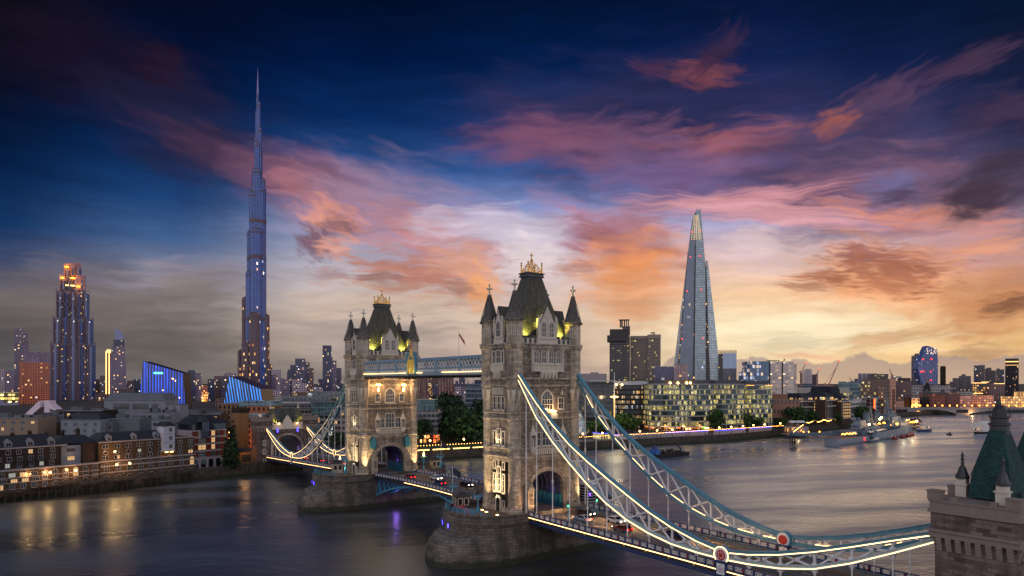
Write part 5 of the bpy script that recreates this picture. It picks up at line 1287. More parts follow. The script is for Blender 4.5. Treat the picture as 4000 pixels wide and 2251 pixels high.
# -- long brick warehouse, right half: tall arched windows below, round windows above
W = Wall(395, 253, 769, 281, 'riverside_warehouse', 'long brown brick warehouse with round and tall arched windows by the water', 'warehouse')
t = W.t; Lw = W.L
W.block('lower_wall', 0, Lw, 1.0, 16, 2, 10.9, M_brick)
W.block('upper_wall', 0, Lw, 2.2, 16, 10.9, 18.2, M_brick)
mb = W.mb()
for z, y in ((10.8, .8), (9.0, .85), (6.6, .8), (18.0, 1.9)): mb.box(0, Lw, y, y+1.4, z, z+.4)
mb.build('stone_band', M_conc, t)
mb = W.mb(); mansard(mb, 0, Lw*.72, 2.4, 15.8, 18.4, 21.2, 2.6); mb.build('roof', M_roofd, t)
Fl = Face(W.F(0, 0, -1.0), W.F.t, W.F.nn); Fu = Face(W.F(0, 0, -2.2), W.F.t, W.F.nn); n = 9
for i in range(n):
    s = Lw*(i+.55)/n
    s += rw.uniform(-.25, .25)
    simple_window(Fl, s, 7.0, 1.5, 3.3, t, 1 if i in (8,) else 0, arch=.75, bars=2); simple_window(Fl, s, 4.0, 1.7, 1.7, t, 0, arch=.8)
    for q in (-1.4, 1.4): round_window(Fl, s+q*1.2, 9.9, .2, t); round_window(Fl, s+q*1.2, 6.0, .2, t)
    for d in ((-.5, .5) if i not in (5, 6) else (-.45,)): simple_window(Fu, s+d, 15.8, .7, 1.3, t, 0, bars=0); simple_window(Fu, s+d, 11.7, .7, 1.2, t, 1 if (i, d) in ((8, .5), (8, -.5), (1, .5)) else 0, bars=0)
    round_window(Fu, s, 14.2, .62, t, 2 if i == 3 else 0)
for k in (.1, .35, .58, .7):
    mb = W.mb(); x = Lw*k; y = 2.6
    mb.box(x-1, x+1, y, y+2.6, 18.6, 20); gable_roof(mb, x-1, x+1, y, y+3, 20, 1.1, 0, 'y', .2); d = mb.build('dormer', M_render, t)
    simple_window(Face(W.F(0, 0, -2.6), W.F.t, W.F.nn), x, 18.9, .9, 1.0, d, 0)
# -- white weatherboarded hoist tower rising through its front
W2 = Wall(640, 271, 684, 275, 'white_hoist_tower', 'narrow white boarded tower with dark gabled roof rising from the warehouse front', 'tower')
h0, h1 = 13.2, 23.2; L2 = W2.L
W2.block('wall', 0, L2, .2, 4.5, h0, h1, M_whiteb := stone('white_boarding', (176, 180, 194), (166, 170, 186), (120, 122, 132), 6, .35, stain=.15, bump=.2, ms=.03))
mb = W2.mb(); gable_roof(mb, 0, L2, 0, 6, h1, 1.7, 0, 'y', .4); mb.build('roof', M_roofd, W2.t)
mb = W2.mb(); mb.box(-.2, L2+.2, 0, 4.6, h0-.3, h0); mb.box(-.1, L2+.1, .05, 4.6, 16.6, 16.8); mb.box(-.1, L2+.1, .05, 4.6, 20, 20.2); mb.build('trim', M_conc, W2.t)
for z in (14.3, 17.7, 21.0): simple_window(Face(W2.F(0, 0, -.2), W2.F.t, W2.F.nn), L2*.62, z, 1.0, 1.4, W2.t)
for s in (.25, .7):
    mb = W2.mb(); mb.box(L2*s-.5, L2*s+.5, -.2, .3, 12.75, 12.9); mb.build('under_lamp', M_lampw, W2.t)
# -- left half: darker brick range with dormers and balconies
W3 = Wall(-260, 214, 395, 253, 'riverside_warehouse', 'darker brick river range with white dormers at the left edge', 'warehouse')
t = W3.t; L3 = W3.L
W3.block('lower_wall', 0, L3-.3, 1, 16, 2, 10.6, M_brick); W3.block('upper_wall', 0, L3*.76, 4, 16, 10.6, 18.0, M_brickd); W3.block('upper_wall', L3*.9, L3-.1, 3.6, 16, 10.6, 18.3, M_brickd)
W3.block('white_bay', L3*.76, L3*.9, 5.2, 15, 10.6, 17.6, M_render)
mb = W3.mb(); mb.box(0, L3, .8, 4, 10.5, 10.9); mb.box(0, L3*.8, 3.7, 5, 17.8, 18.2); mb.box(0, L3, .8, 1.2, 8.0, 8.2); mb.box(0, L3, .8, 1.2, 6.3, 6.5); mb.build('stone_band', M_conc, t)
mb = W3.mb(); mansard(mb, 0, L3*.76, 4.2, 15.8, 18.2, 22, 3); mansard(mb, L3*.74, L3, 5, 16, 18.2, 21, 2.5); mb.build('roof', M_roofd, t)
F1 = Face(W3.F(0, 0, -1), W3.F.t, W3.F.nn); F2 = Face(W3.F(0, 0, -4), W3.F.t, W3.F.nn)
for i in range(15):
    s = L3*(i+.5)/15; lit = rw.choice((0, 0, 0, 1, 2, 0))
    if i > 8: simple_window(F1, s, 7.0, 1.5, 3.0, t, 1 if i == 12 else 0, arch=.75, bars=2)
    else: simple_window(F1, s, 8.4, 1.8, 1.3, t, lit, bars=2); simple_window(F1, s+.6, 6.4, 1.8, 1.2, t, rw.choice((0, 0, 1)), bars=2)
    simple_window(F1, s, 4.4, 1.4, 1.5, t, 1 if i in (2, 5) else 0, arch=.6 if i > 8 else 0)
    if i < 11:
        for z in (11.4, 13.6, 15.9): simple_window(F2, s+rw.uniform(-.4, .4), z, 1.2, 1.3, t, rw.choice((0, 0, 0, 0, 1, 2)), bars=1)
    if i in (12,): simple_window(Face(W3.F(0, 0, -5.2), W3.F.t, W3.F.nn), s, 15.3, 2.6, 1.2, t, 0, bars=4); simple_window(Face(W3.F(0, 0, -5.2), W3.F.t, W3.F.nn), s, 12.2, 2.2, 1.4, t, 1, bars=3)
    if i < 11 and i % 2 == 0:
        mb = W3.mb(); mb.box(s-1.1, s+1.1, 4.4, 7, 18.4, 20); gable_roof(mb, s-1.1, s+1.1, 4.4, 8, 20, 1.2, 0, 'y', .2); d = mb.build('dormer', M_render, t); simple_window(Face(W3.F(0, 0, -4.4), W3.F.t, W3.F.nn), s, 18.7, 1.3, 1.1, d, 0)
for k in (.2, .27, .5, .57, .64):
    mb = W3.mb(); x = L3*k; mb.box(x-1.4, x+1.4, 2.7, 4, 13.1, 13.3)
    for i in range(8): mb.bar((x-1.4+i*.4, 2.75, 13.3), (x-1.4+i*.4, 2.75, 14.2), .06, .06)
    mb.bar((x-1.4, 2.75, 14.2), (x+1.4, 2.75, 14.2), .07, .07); mb.build('balcony', M_iron, t)
for Wq, L_, z in ((W3, L3, 21.6), (W, Lw, 20.8)) if 0 else ((W3, L3, 21.0),):
    for k in range(9):
        x = L_*(k+.6)/9.4; mb = Wq.mb(); mb.box(x-.5, x+.5, 9, 10.2, z-2, z+1.2+.5*(k % 3)); mb.box(x-.6, x+.6, 8.9, 10.3, z+1+.5*(k % 3), z+1.25+.5*(k % 3)); [mb.tube((x+q, 9.6, z+1.2), (x+q, 9.6, z+1.9+.5*(k % 3)), .13, 6) for q in (-.25, .25)]; mb.build('chimney', M_brickd, t)
# street lamps on the terrace
for i, (u, d, z, lab) in enumerate(((449, 255.5, 10.9, 'lit lamp post on the warehouse terrace, tallest of the three'), (456, 254, 8.9, 'lit bracket lamp on the warehouse wall, right under the tall terrace lamp'), (507, 258, 8.9, 'lit bracket lamp on the warehouse wall, just left of the hoist tower foot'), (118, 236, 7.8, 'leftmost lit bracket lamp on the dark river range'), (196, 240, 7.8, 'lit bracket lamp on the dark river range, second from its left end'), (296, 245, 7.8, 'lit bracket lamp near the right end of the dark river range'))):
    x, y = at(u, d); t = thing('terrace_lamp', lab, 'lamp', (x, y, z), 0, 'lamps on the warehouse terrace'); h = 3.6 if i == 0 else .9
    mb = MB(); mb.tube((x, y, z), (x, y, z+h), .08, 6); mb.build('lamp_post', M_iron, t); mb = MB(); mb.sphere((x, y, z+h+.25), .36, 8, 6); mb.build('lamp_globe', M_lampw, t)
    lamp('lamp_light', t, Vector((x, y, z+h+.2))-Vector((FW[0], FW[1], 0))*1.2, 800, (1, .5, .17), r=.5)
# jetties, fenders and mooring piles along the foot of the wall
for i, (u0, u1, dd, h) in enumerate(((20, 92, 2.5, 3.4), (118, 250, 2, 4.2), (262, 300, 3, 4.8), (320, 392, 2, 3.8), (398, 420, 3, 4.6), (452, 520, 2, 4), (560, 640, 2, 3.6), (700, 750, 1.6, 4.2))):
    f = lambda u: 231+(u/406)*21 if u < 406 else 252+(u-406)/363*28
    Wj = Wall(u0, f(u0)-dd, u1, f(u1)-dd, 'timber_jetty', '%s dark timber jetty below the warehouse wall' % ('leftmost', 'second from left, long', 'third from left, short', 'fourth from left', 'fifth from left, very short', 'sixth from left', 'seventh from left, under the hoist tower', 'rightmost')[i], 'jetty', 'timber jetties along the quay')
    mb = Wj.mb(); n = max(2, int(Wj.L/2)); mb.box(0, Wj.L, 0, dd-.4, h-.4, h)
    for k in range(n+1):
        x = Wj.L*k/n; mb.box(x-.2, x+.2, -.2, .2, -1, h+.3); mb.bar((x, 0, .5), (min(Wj.L, x+1.6), 0, h-.3), .15, .2)
    mb.box(0, Wj.L, -.1, .1, h*.5, h*.5+.25); mb.build('timber_frame', M_bark, Wj.t); mb = Wj.mb(); mb.bar((0, 0, h+.9), (Wj.L, 0, h+.9), .08, .08)
    for k in range(n+1): mb.bar((Wj.L*k/n, 0, h), (Wj.L*k/n, 0, h+.9), .07, .07)
    mb.build('handrail', M_renderd, Wj.t)
# -- modern red brick flats with projecting glass bay
W = Wall(756, 284, 900, 297, 'red_brick_flats', 'red brick and pale banded flats with glazed gable bay beside the dark conifer', 'apartment building'); t = W.t; L = W.L
W.block('frame_wall', 0, L, 1.2, 14, 4.5, 20.5, M_conc)
for k in range(4):
    z = 9.2+k*2.9
    for a, b in ((0, .16), (.36, .5), (.62, .68), (.74, .86), (.92, .99)): mb = W.mb(); mb.box(L*a, L*b, 1.0, 1.3, z, z+2.2); mb.build('brick_panel', M_brickr, t)
Fw = Face(W.F(0, 0, -1.2), W.F.t, W.F.nn)
for k in range(4):
    for a, w in ((.2, 1.5), (.31, 1.5), (.56, 1.5), (.71, .9), (.89, .9)):
        if k == 3 and a in (.2, .31): continue
        simple_window(Fw, L*a, 9.4+k*2.9, w, 1.9, t, 1 if (k == 1 and a in (.2, .31, .56)) or (k in (2, 3) and a == .56) else 0, bars=1, frame=.1)
for a in range(5): mb = W.mb(); mb.extr(arch_pts(2.0, 4.7, 8.2, .6), lambda p: (L*(a+.5)/5+p[0], 1.1, p[1]), lambda p: (L*(a+.5)/5+p[0], 1.25, p[1])); mb.build('arcade_opening', M_pane, t)
W.block('attic', L*.05, L*.97, 3, 14, 20.5, 23, M_pane)
mb = W.mb(); mansard(mb, -.6, L+.8, 1.4, 15, 23, 26.4, 6); mb.build('roof', M_roofd, t)
mb = W.mb(); x0, x1 = L*.24, L*.42; mb.box(x0, x1, .2, 3, 20, 24, 0); mb.box(x0, x1, .4, 1.3, 17.4, 19.9, 0); gable_roof(mb, x0-.8, x1+.8, -.2, 8, 24, 2.2, 1, 'y', .3)
for i in range(5): mb.box(x0+(x1-x0)*i/4-.07, x0+(x1-x0)*i/4+.07, .12, .3, 17.4, 24, 2)
for z in (20, 22, 19.9, 17.4): mb.box(x0, x1, .12, .3, z-.08, z+.08, 2)
mb.build('glazed_bay', [M_pane, M_roofd, M_navy], t)
for z in (10.8, 13.4, 16.6, 19):
    mb = W.mb(); mb.sphere((L*.985, .2, z), .33, 6, 4); mb.build('wall_lamp', M_lampw, t)
tree('conifer_tree', 'tall dark poplar shaped tree against the red brick flats', 904, 291, 7.5, 19.5, GZ, (2, 0, 2), 'cone', 900, seed=2)
# -- tan brick chimney block, lit from below, and the small building under it
W = Wall(935, 318, 972, 322, 'brick_stair_tower', 'tall plain tan brick tower lit orange from below, left of the gatehouse', 'tower'); W.block('wall', 0, W.L, 0, 6, 4.5, 26.5, M_brickb); W.block('cap', -.2, W.L+.2, -.2, 6.2, 26.5, 28.6, M_brickd)
W = Wall(925, 305, 1002, 309, 'low_brick_store', 'low brick store with painted mural wall at the water beside the gatehouse', 'store'); W.block('wall', 0, W.L, 1, 8, 4.5, 9.2, M_brickb); mb = W.mb(); gable_roof(mb, 0, W.L, 1, 8, 9.2, 1.6, 0); mb.build('roof', M_roofd, W.t)
mb = W.mb(); mb.box(W.L*.25, W.L*.72, .8, .95, 5, 8.2); mb.build('mural_panel', M_iron, W.t); lamp('store_light', W.t, W.F(3, 9.5, 3), 500, (1, .42, .12), r=.5)
lamp('store_light', W.t, W.F(8, 11, -2), 700, (1, .45, .14), r=.5)
# -- brown residential blocks behind
F_brownres = facade('brown_brick_flats_facade', (112, 82, 60), (30, 26, 26), 2.6, 3.1, .4, .62, .12, AMBER, 2.2, .2)
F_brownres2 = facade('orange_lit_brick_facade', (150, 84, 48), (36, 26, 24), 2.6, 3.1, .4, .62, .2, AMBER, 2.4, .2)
blocks('brick_flats', 'brown brick flats left of the tan brick tower, behind the conifer', 'apartment building', 400, 890, [('wall', 851, 932, 1577, None, F_brownres, 20, 0), ('wall', 900, 1004, 1590, None, F_brownres, 20, 6)])
t, L = blocks('brick_flats', 'taller brown flats with glazed rooftop storey, orange lit side street', 'apartment building', 370, 960, [('wall', 965, 1050, 1588, None, F_brownres2, 20, 0), ('glass_storey', 922, 1060, 1568, 1590, facade('green_glass_storey', (120, 140, 146), (84, 110, 118), 2.2, 3.2, .85, .8, .1, WARM, 2.5, .2), 14, 4), ('glass_storey', 980, 1045, 1614, 1632, facade('pale_glass_storey', (150, 156, 160), (90, 104, 112), 2, 3, .8, .8, .15, WARM, 2.5, .2), 6, -6)])
lamp('street_light', t, L.M @ Vector((L.X(1000), -6, 10)), 1800, (1, .36, .1), r=.5)
# -- white wharf buildings with mansard behind the warehouses
F_arc = facade('white_arcade_facade', (188, 194, 200), (40, 52, 62), 1.1, 40, .5, .7, .0, COOL, 1, .0)
L = Loc(345, 526); t = L.thing('white_wharf_building', 'white building with long window arcade and grey mansard roof above the warehouses', 'wharf building'); X, Z = L.X, L.Z
mb = L.mb(); mb.prism([(X(407), 0), (X(645), 0), (X(645), 14), (X(407), 14)], 4.5, Z(1561)); mb.build('wall', M_render, t)
mb = L.mb(); mansard(mb, X(413), X(646), -.4, 14, Z(1562), Z(1536), 2.2); mb.build('roof', M_roofg, t)
Fw = Face(L.M @ Vector((0, 0, 0)), (RT[0], RT[1], 0), (-FW[0], -FW[1], 0))
for u0, u1, n in ((441, 507, 12), (516, 582, 12), (592, 618, 5)):
    for i in range(n):
        u = u0+(u1-u0)*(i+.5)/n; simple_window(Fw, X(u), Z(1600), (X(u1)-X(u0))/n*.6, 3.0, t, 0, bars=0, frame=.08)
mb = L.mb(); mb.box(X(405), X(648), -.35, .1, Z(1564), Z(1561)); mb.box(X(405), X(648), -.3, .1, Z(1605), Z(1602)); mb.build('cornice', M_render, t)
mb = L.mb()
for u in (430, 512, 600): mb.lathe(X(u), .8, [(1.1, Z(1566)), (1.1, Z(1555)), (.7, Z(1550)), (.1, Z(1547))], 8)
mb.build('roof_turret', M_renderd, t)
blocks('white_block', 'tall plain white block with three windows right of the arcade building', 'building', 320, 681, [('wall', 659, 704, 1581, None, M_render, 8, 0), ('parapet', 658, 705, 1580, 1583, M_renderd, 8.4, -.2)])
Lb = Loc(320, 681); Fb = Face(Lb.M @ Vector((0, 0, 0)), (RT[0], RT[1], 0), (-FW[0], -FW[1], 0)); tb = [o for o in COL.objects if o.name.startswith('white_block')][0]
for v in (1602, 1629, 1655): simple_window(Fb, Lb.X(683), Lb.Z(v), 1.1, 1.5, tb, 0)
rnd = random.Random(3)
for i, (lab, u0, u1, vt, dep, m, th) in enumerate([('dark brick wide block below the arcade building', 250, 395, 1605, 330, M_brickd, 14), ('long pale block with terrace in front of the arcade building', 560, 662, 1612, 312, M_render, 12), ('pale drum roofed block below the arcade', 428, 545, 1636, 300, M_renderd, 10), ('dark roofed pale block in the middle of the left bank', 238, 392, 1640, 292, M_render, 12), ('pale block with stacked balconies left of the hoist tower', 398, 440, 1652, 296, M_renderd, 8), ('pale pavilion left of the white hoist tower', 592, 645, 1640, 290, M_render, 9), ('tan long block at the left edge behind the dormers', -80, 147, 1633, 290, plain('tan_render', (128, 110, 92), .85, var=.2, sc=.2), 12), ('flat brown block behind the tan one', 140, 182, 1655, 300, M_brick, 10), ('narrow pale block between the tan block and the arcade', 182, 250, 1622, 360, M_renderd, 10), ('low brown gallery right of the white block', 703, 860, 1618, 335, M_brick, 10), ('slate roofed hall right of the hoist tower', 690, 752, 1650, 300, M_renderd, 10)]):
    t, L = blocks('wharf_block', lab, 'building', dep, (u0+u1)/2, [('wall', u0, u1, vt, None, m, th, 0), ('parapet', u0-.6, u1+.6, vt-1.2, vt+1.6, M_renderd if m is M_render else M_render, .8, -.25)], 'wharf buildings behind the warehouses')
    mb = L.mb(); x0, x1 = L.X(u0), L.X(u1); zt = L.Z(vt)
    for k in range(int((x1-x0)/3.2)):
        x = rnd.uniform(x0+.5, x1-.5); y = rnd.uniform(.8, th-1); h = rnd.uniform(.5, 1.9); mc = L.mb()
        if rnd.random() < .5: mc.box(x-.4, x+.4, y-.3, y+.3, zt-.2, zt+h); mc.tube((x, y, zt+h), (x, y, zt+h+.4), .15, 6); mc.build('chimney', M_brickd, t)
        else: mc.tube((x, y, zt-.2), (x, y, zt+h*1.8), .05, 4); mc.bar((x-.6, y, zt+h*1.6), (x+.6, y, zt+h*1.6), .05, .05); mc.build('aerial', M_iron, t)
    if i in (3, 10): mansard(mb, x0+.5, x1-.5, 1, th-.5, zt, zt+2.4, 2); mb.build('roof', M_roofd, t)
    else:
        mb.box(x0+1, x0+(x1-x0)*.4, 3, 6, zt, zt+1.8); mb.box(x0+(x1-x0)*.6, x1-1, 4, 7, zt, zt+1.1); mb.build('roof_plant', M_roofg, t)
    Fb = Face(L.M @ Vector((0, 0, 0)), (RT[0], RT[1], 0), (-FW[0], -FW[1], 0)); n = max(2, int((x1-x0)/4))
    for k in range(n):
        if rnd.random() < .75: simple_window(Fb, x0+(x1-x0)*(k+.5)/n, zt-(2.6 if i != 6 else 2.4), 1.4, 1.0 if i == 6 else 1.3, t, 1 if rnd.random() < .12 else 0)
        if rnd.random() < .7 and zt > 12: simple_window(Fb, x0+(x1-x0)*(k+.4)/n, zt-5.4, 1.1, 1.3, t, 1 if rnd.random() < .15 else 0)
blocks('long_roofed_shed', 'low flat roofed shed at far left with greenish roof', 'shed', 345, 60, [('wall', -80, 150, 1626, None, M_renderd, 16, 0)])
# dark raked concrete ramps (the pale slanting legs at far left)
L = Loc(420, 150); t = L.thing('slanted_leg_canopy', 'pale slanting canopy legs in front of the brown block', 'canopy'); mb = L.mb()
for a, b in (((94, 1622), (152, 1566)), ((220, 1600), (180, 1566))):
    mb.extr([(L.X(a[0]), L.Z(a[1])), (L.X(b[0]), L.Z(b[1])), (L.X(b[0]+ (7 if b[0] < 170 else -7)), L.Z(b[1]+24)), (L.X(a[0]+(24 if b[0] < 170 else -6)), L.Z(a[1]+4))], lambda p: (p[0], 0, p[1]), lambda p: (p[0], 6, p[1]))
mb.box(L.X(172), L.X(193), .2, 6, L.Z(1612), L.Z(1565)); mb.build('leg', plain('pink_white_cladding', (206, 186, 196), .5), t)
M_treeg = 'trees on the left bank'
for i, (u, dep, w, h, lab) in enumerate(((745, 380, 15, 13, 'broad dark tree right of the tall white block'), (785, 372, 14, 12, 'dark tree right of the broad one, before the brown flats'), (715, 390, 12, 11, 'dark tree half hidden by the tall white block'), (345, 400, 22, 15, 'dark tree mass left of the arcade building'), (225, 330, 15, 15, 'black green tree beside the tan block'), (385, 420, 14, 13, 'dark tree between the stepped skyscraper foot and the arcade'), (1095, 520, 12, 12, 'tree behind the gatehouse roof'), (275, 262, 7, 7.5, 'shrubby tree on the dark range terrace'), (165, 250, 6, 6, 'dark shrub tree near the left range'))):
    tree('broadleaf_tree', lab, u, dep, w, h if i < 7 else h, GZ if i < 7 else 10.9, (0, 0, 2), seed=i+3, group=M_treeg)
# ================================================================ between the towers and behind the gatehouse
F_band = facade('grey_banded_flats', (124, 118, 112), (40, 46, 52), 2.6, 3.2, .85, .55, .14, WARM, 2.6, .25)
F_glassb = facade('pale_balcony_glass', (168, 166, 164), (70, 86, 92), 3, 3.4, .9, .62, .16, WARM, 2.8, .2)
F_glassg = facade('green_glass_flats', (92, 112, 112), (60, 84, 86), 1.6, 3.4, .86, .82, .06, WARM, 2.4, .3)
F_flats = facade('brick_council_flats', (98, 54, 46), (190, 176, 168), 4.2, 2.9, .5, .28, .0, WARM, 2, 0)
F_flatsw = facade('brick_flats_lit', (96, 52, 44), (176, 160, 150), 4.2, 2.9, .5, .36, .16, WARM, 3, .1)
F_offg = facade('blue_grey_office', (96, 112, 126), (38, 52, 66), 1.6, 4, .9, .66, .08, YELL, 2.6, .6, mull=1)
t, L = blocks('balcony_apartments', 'white slabbed modern apartments with lit rooms behind the left hanging chain', 'apartment building', 470, 1200, [('wall', 1100, 1290, 1550, None, F_glassb, 22, 0), ('wall', 1196, 1360, 1531, 1556, F_glassb, 18, 4), ('wall', 1225, 1380, 1570, None, F_glassg, 20, -6), ('wall', 1108, 1240, 1576, None, F_band, 20, -4)])
mb = L.mb()
for u0, u1, v, y in ((1096, 1294, 1548, -1.4), (1098, 1292, 1562, -1.2), (1190, 1364, 1529, 2.6), (1192, 1362, 1544, 2.6), (1220, 1384, 1568, -7), (1102, 1244, 1575, -5.4), (1102, 1244, 1591, -5.4)): mb.box(L.X(u0), L.X(u1), y, y+3, L.Z(v+2.6), L.Z(v))
mb.build('balcony_slab', M_render, t)
blocks('banded_apartments', 'long grey banded apartments under the left hanging chain', 'apartment building', 395, 1290, [('wall', 1248, 1390, 1622, None, F_band, 20, 0), ('roof_storey', 1252, 1372, 1604, 1622, F_glassg, 14, 3)])
t, L = blocks('banded_apartments', 'grey banded apartments with glass top right beside the farther tower', 'apartment building', 410, 1680, [('wall', 1600, 1711, 1603, 1700, F_band, 24, 0), ('glass_storey', 1600, 1696, 1562, 1603, F_glassg, 20, 2), ('shop_front', 1600, 1703, 1695, None, facade('red_lit_shop', (120, 40, 30), (120, 60, 40), 2, 3.4, .8, .8, .75, [(0, lin((255, 90, 40))), (.5, lin((255, 170, 90))), (1, lin((200, 255, 190)))], 2.6, .1), 20, 1)])
blocks('brick_flats_tower', 'left red brown brick tower block with pale balcony dashes, between the bridge towers', 'apartment building', 1000, 1655, [('wall', 1632, 1674, 1470, None, F_flats, 20, 0), ('lit_stair', 1649, 1656, 1478, None, F_flatsw, 2, -1)], 'brick tower blocks')
blocks('brick_flats_tower', 'right, larger red brown brick tower block between the bridge towers', 'apartment building', 980, 1742, [('wall', 1712, 1772, 1471, None, F_flats, 20, 0), ('wall', 1746, 1772, 1473, None, F_flatsw, 10, -1)], 'brick tower blocks')
blocks('apartment_tower', 'thin gold lit tower behind the left brick tower block', 'skyscraper', 1400, 1682, [('wall', 1673, 1688, 1462, None, facade('gold_lit_facade', (110, 90, 80), (60, 50, 50), 2.4, 3.4, .6, .6, .4, AMBER, 3, .1), 20, 0), ('wall', 1686, 1712, 1466, None, F_res4, 20, 4), ('wall', 1690, 1712, 1503, None, F_res2, 10, -20)])
blocks('apartment_tower', 'distant blue tower with crane beacon between brick block and glass office', 'skyscraper', 1800, 1805, [('wall', 1793, 1817, 1477, None, F_res2, 30, 0), ('crown', 1800, 1812, 1469, 1477, F_navy, 16, 4)])
blocks('apartment_tower', 'pale distant blocks below the blue tower, between the bridge towers', 'apartment building', 1300, 1795, [('wall', 1777, 1802, 1511, None, F_res3, 20, 0), ('wall', 1806, 1820, 1515, None, F_res3, 20, 4), ('wall', 1778, 1790, 1488, None, F_res2, 20, 30)])
t, L = blocks('glass_office', 'blue grey glass office with thin floor lines left of the nearer tower', 'office building', 560, 1850, [('glass_wall', 1819, 1930, 1499, None, F_offg, 24, 0), ('roof_plant', 1852, 1930, 1484, 1499, F_navy, 14, 4)])
mb = L.mb()
for i in range(13): mb.box(L.X(1818), L.X(1931), -.5, .2, L.Z(1510+i*12.2)-.25, L.Z(1510+i*12.2))
mb.build('floor_band', M_conc, t)
blocks('garden_pavilion', 'low pale pavilion with green lit windows behind the dark trees', 'building', 620, 1790, [('wall', 1700, 1820, 1562, 1578, M_render, 16, 0), ('lit_storey', 1785, 1818, 1578, 1594, facade('green_lit_glass', (90, 110, 80), (70, 110, 70), 2, 3.5, .9, .8, .5, [(0, lin((190, 240, 110))), (1, lin((240, 240, 140)))], 2, .1), 16, .2), ('wall', 1700, 1820, 1594, None, M_brickd, 16, .4)])
for i, (u, dep, w, h, pal, lab) in enumerate([(1742, 480, 30, 29, (2, 0, 2), 'tallest dark tree between the bridge towers'), (1776, 440, 30, 21, (0, 1, 2), 'lighter green tree in the middle of the park between the towers'), (1765, 418, 20, 15, (0, 1, 2), 'small rounded tree at the front of the park, left of the broad one'), (1838, 412, 34, 19, (0, 1, 2), 'broad round tree at the front of the park, beside the nearer tower'), (1652, 402, 13, 15, (0, 0, 2), 'tree touching the right side of the farther tower'), (1880, 450, 22, 26, (2, 0, 2), 'dark tree against the glass office'), (1812, 470, 22, 20, (2, 0, 2), 'dark tree behind the broad round one'), (1720, 440, 20, 15, (2, 0, 2), 'dark low tree at the left of the park'), (1700, 700, 22, 11, (0, 0, 2), 'far tree below the brick tower blocks'), (1800, 700, 36, 12, (0, 0, 2), 'far wide tree below the pale distant blocks'), (1315, 380, 9, 10, (0, 0, 2), 'tree below the hanging chain, left of the farther tower'), (1345, 378, 8, 7, (0, 0, 2), 'low tree right beside the farther tower foot, left side')]):
    tree('park_tree', lab, u, dep, w, h, pal=pal, seed=20+i, group='trees of the park between the towers')
M_bulb = glow('festoon_bulb', (255, 176, 84), 16, False); M_raill = glow('yellow_rail_light', (255, 206, 110), 6)
# lawn, paths and the lit riverside walk
M_lawn = plain('lawn_grass', (42, 58, 24), .95, var=.35, sc=.4); M_path = plain('pale_path', (110, 104, 96), .9)
def sheet(name, pts, z, m, k='structure'):
    mb = MB(); mb.face([(*at(u, d), z) for u, d in pts]); o = mb.build(name, m); kind(o, k); return o
sheet('lawn', [(1560, 362), (1889, 378), (2000, 390), (2000, 440), (1560, 425)], 4.52, M_lawn, 'stuff')
sheet('path', [(1560, 366), (1900, 381), (1960, 386), (1960, 389), (1900, 384), (1560, 369)], 4.54, M_path)
for i, (u0, d0, u1, d1, lab) in enumerate(((1560, 344, 1900, 368.4, 'long lit riverside walk rail between the bridge towers'), (2200, 400, 2560, 437, 'string of festoon lights along the quay right of the nearer tower'), (2560, 437, 3060, 516, 'string of festoon lights along the quay before the curved glass offices'), (3140, 552, 3290, 604, 'sagging string of lights on the quay left of the warship'), (3330, 640, 3400, 692, 'sagging string of lights on the quay behind the warship'))):
    p = Vector((*at(u0, d0+.5), 0)); q = Vector((*at(u1, d1+.5), 0)); t = thing('festoon_lights', lab, 'string lights', (p.x, p.y, 5.3), 0, 'strings of lights on the quays')
    n = int((q-p).length/(1.3 if i else 1.6)); mb = MB(); mw = MB(); pr = None
    for k in range(n+1):
        c = p.lerp(q, k/n); z = (8.2 if i < 3 else 9.5-1.6*sin((k/n*4) % 1*pi)); mb.sphere((c.x, c.y, z), .16 if i < 3 else .26, 5, 3)
        if pr is not None: mw.bar(pr, (c.x, c.y, z+.12), .04, .04)
        pr = (c.x, c.y, z+.12)
    kk = mb.build('bulb', M_bulb if i else M_bulb, t); kk['kind'] = 'stuff'; mw.build('cable', M_iron, t); mp = MB()
    for k in range(int((q-p).length/16)+1):
        c = p.lerp(q, min(1, k*16/(q-p).length)); mp.tube((c.x, c.y, 5.2), (c.x, c.y, 8.6 if i < 3 else 9.8), .07, 5)
    mp.build('post', M_iron, t)
    if i == 0:
        n = 30
        for k in range(n):
            if k % 7 == 3: continue
            mb = MB(); a = p.lerp(q, (k+.08)/n); b = p.lerp(q, (k+.86)/n); mb.bar((a.x, a.y, 5.9), (b.x, b.y, 5.9), .25, .4); mb.build('rail_light', M_raill, t)
# ================================================================ right bank
ZA = lambda x: 2250+x*.41379                       # sighting scales used for this stretch of the bank
VA = lambda y: 1200+y*.41379
ZC = lambda x: 2900+x*.42702
VC = lambda y: 1300+y*.42702
F_office = facade('lit_office_glass', (70, 82, 78), (34, 48, 46), 1.5, 4.0, .93, .7, .6, YELL, .9, .6, rough=.1, gvar=.4)
F_officeb = facade('dark_lit_office', (26, 22, 18), (18, 16, 14), 1.3, 3.9, .8, .62, .42, WARM, 1.1, .6)
F_officed = facade('dim_glass_office', (78, 82, 80), (34, 38, 38), 2.0, 4.0, .9, .66, .22, YELL, 1.3, .6)
F_shop = facade('red_lit_restaurant', (60, 34, 24), (60, 30, 20), 1.8, 5.2, .9, .8, .8, [(0, lin((255, 90, 40))), (.5, lin((255, 150, 70))), (1, lin((255, 210, 130)))], 1.7, .1)
M_slab = plain('pale_floor_edge', (168, 172, 172), .45); M_roofdk = plain('dark_plant_screen', (70, 68, 70), .7)
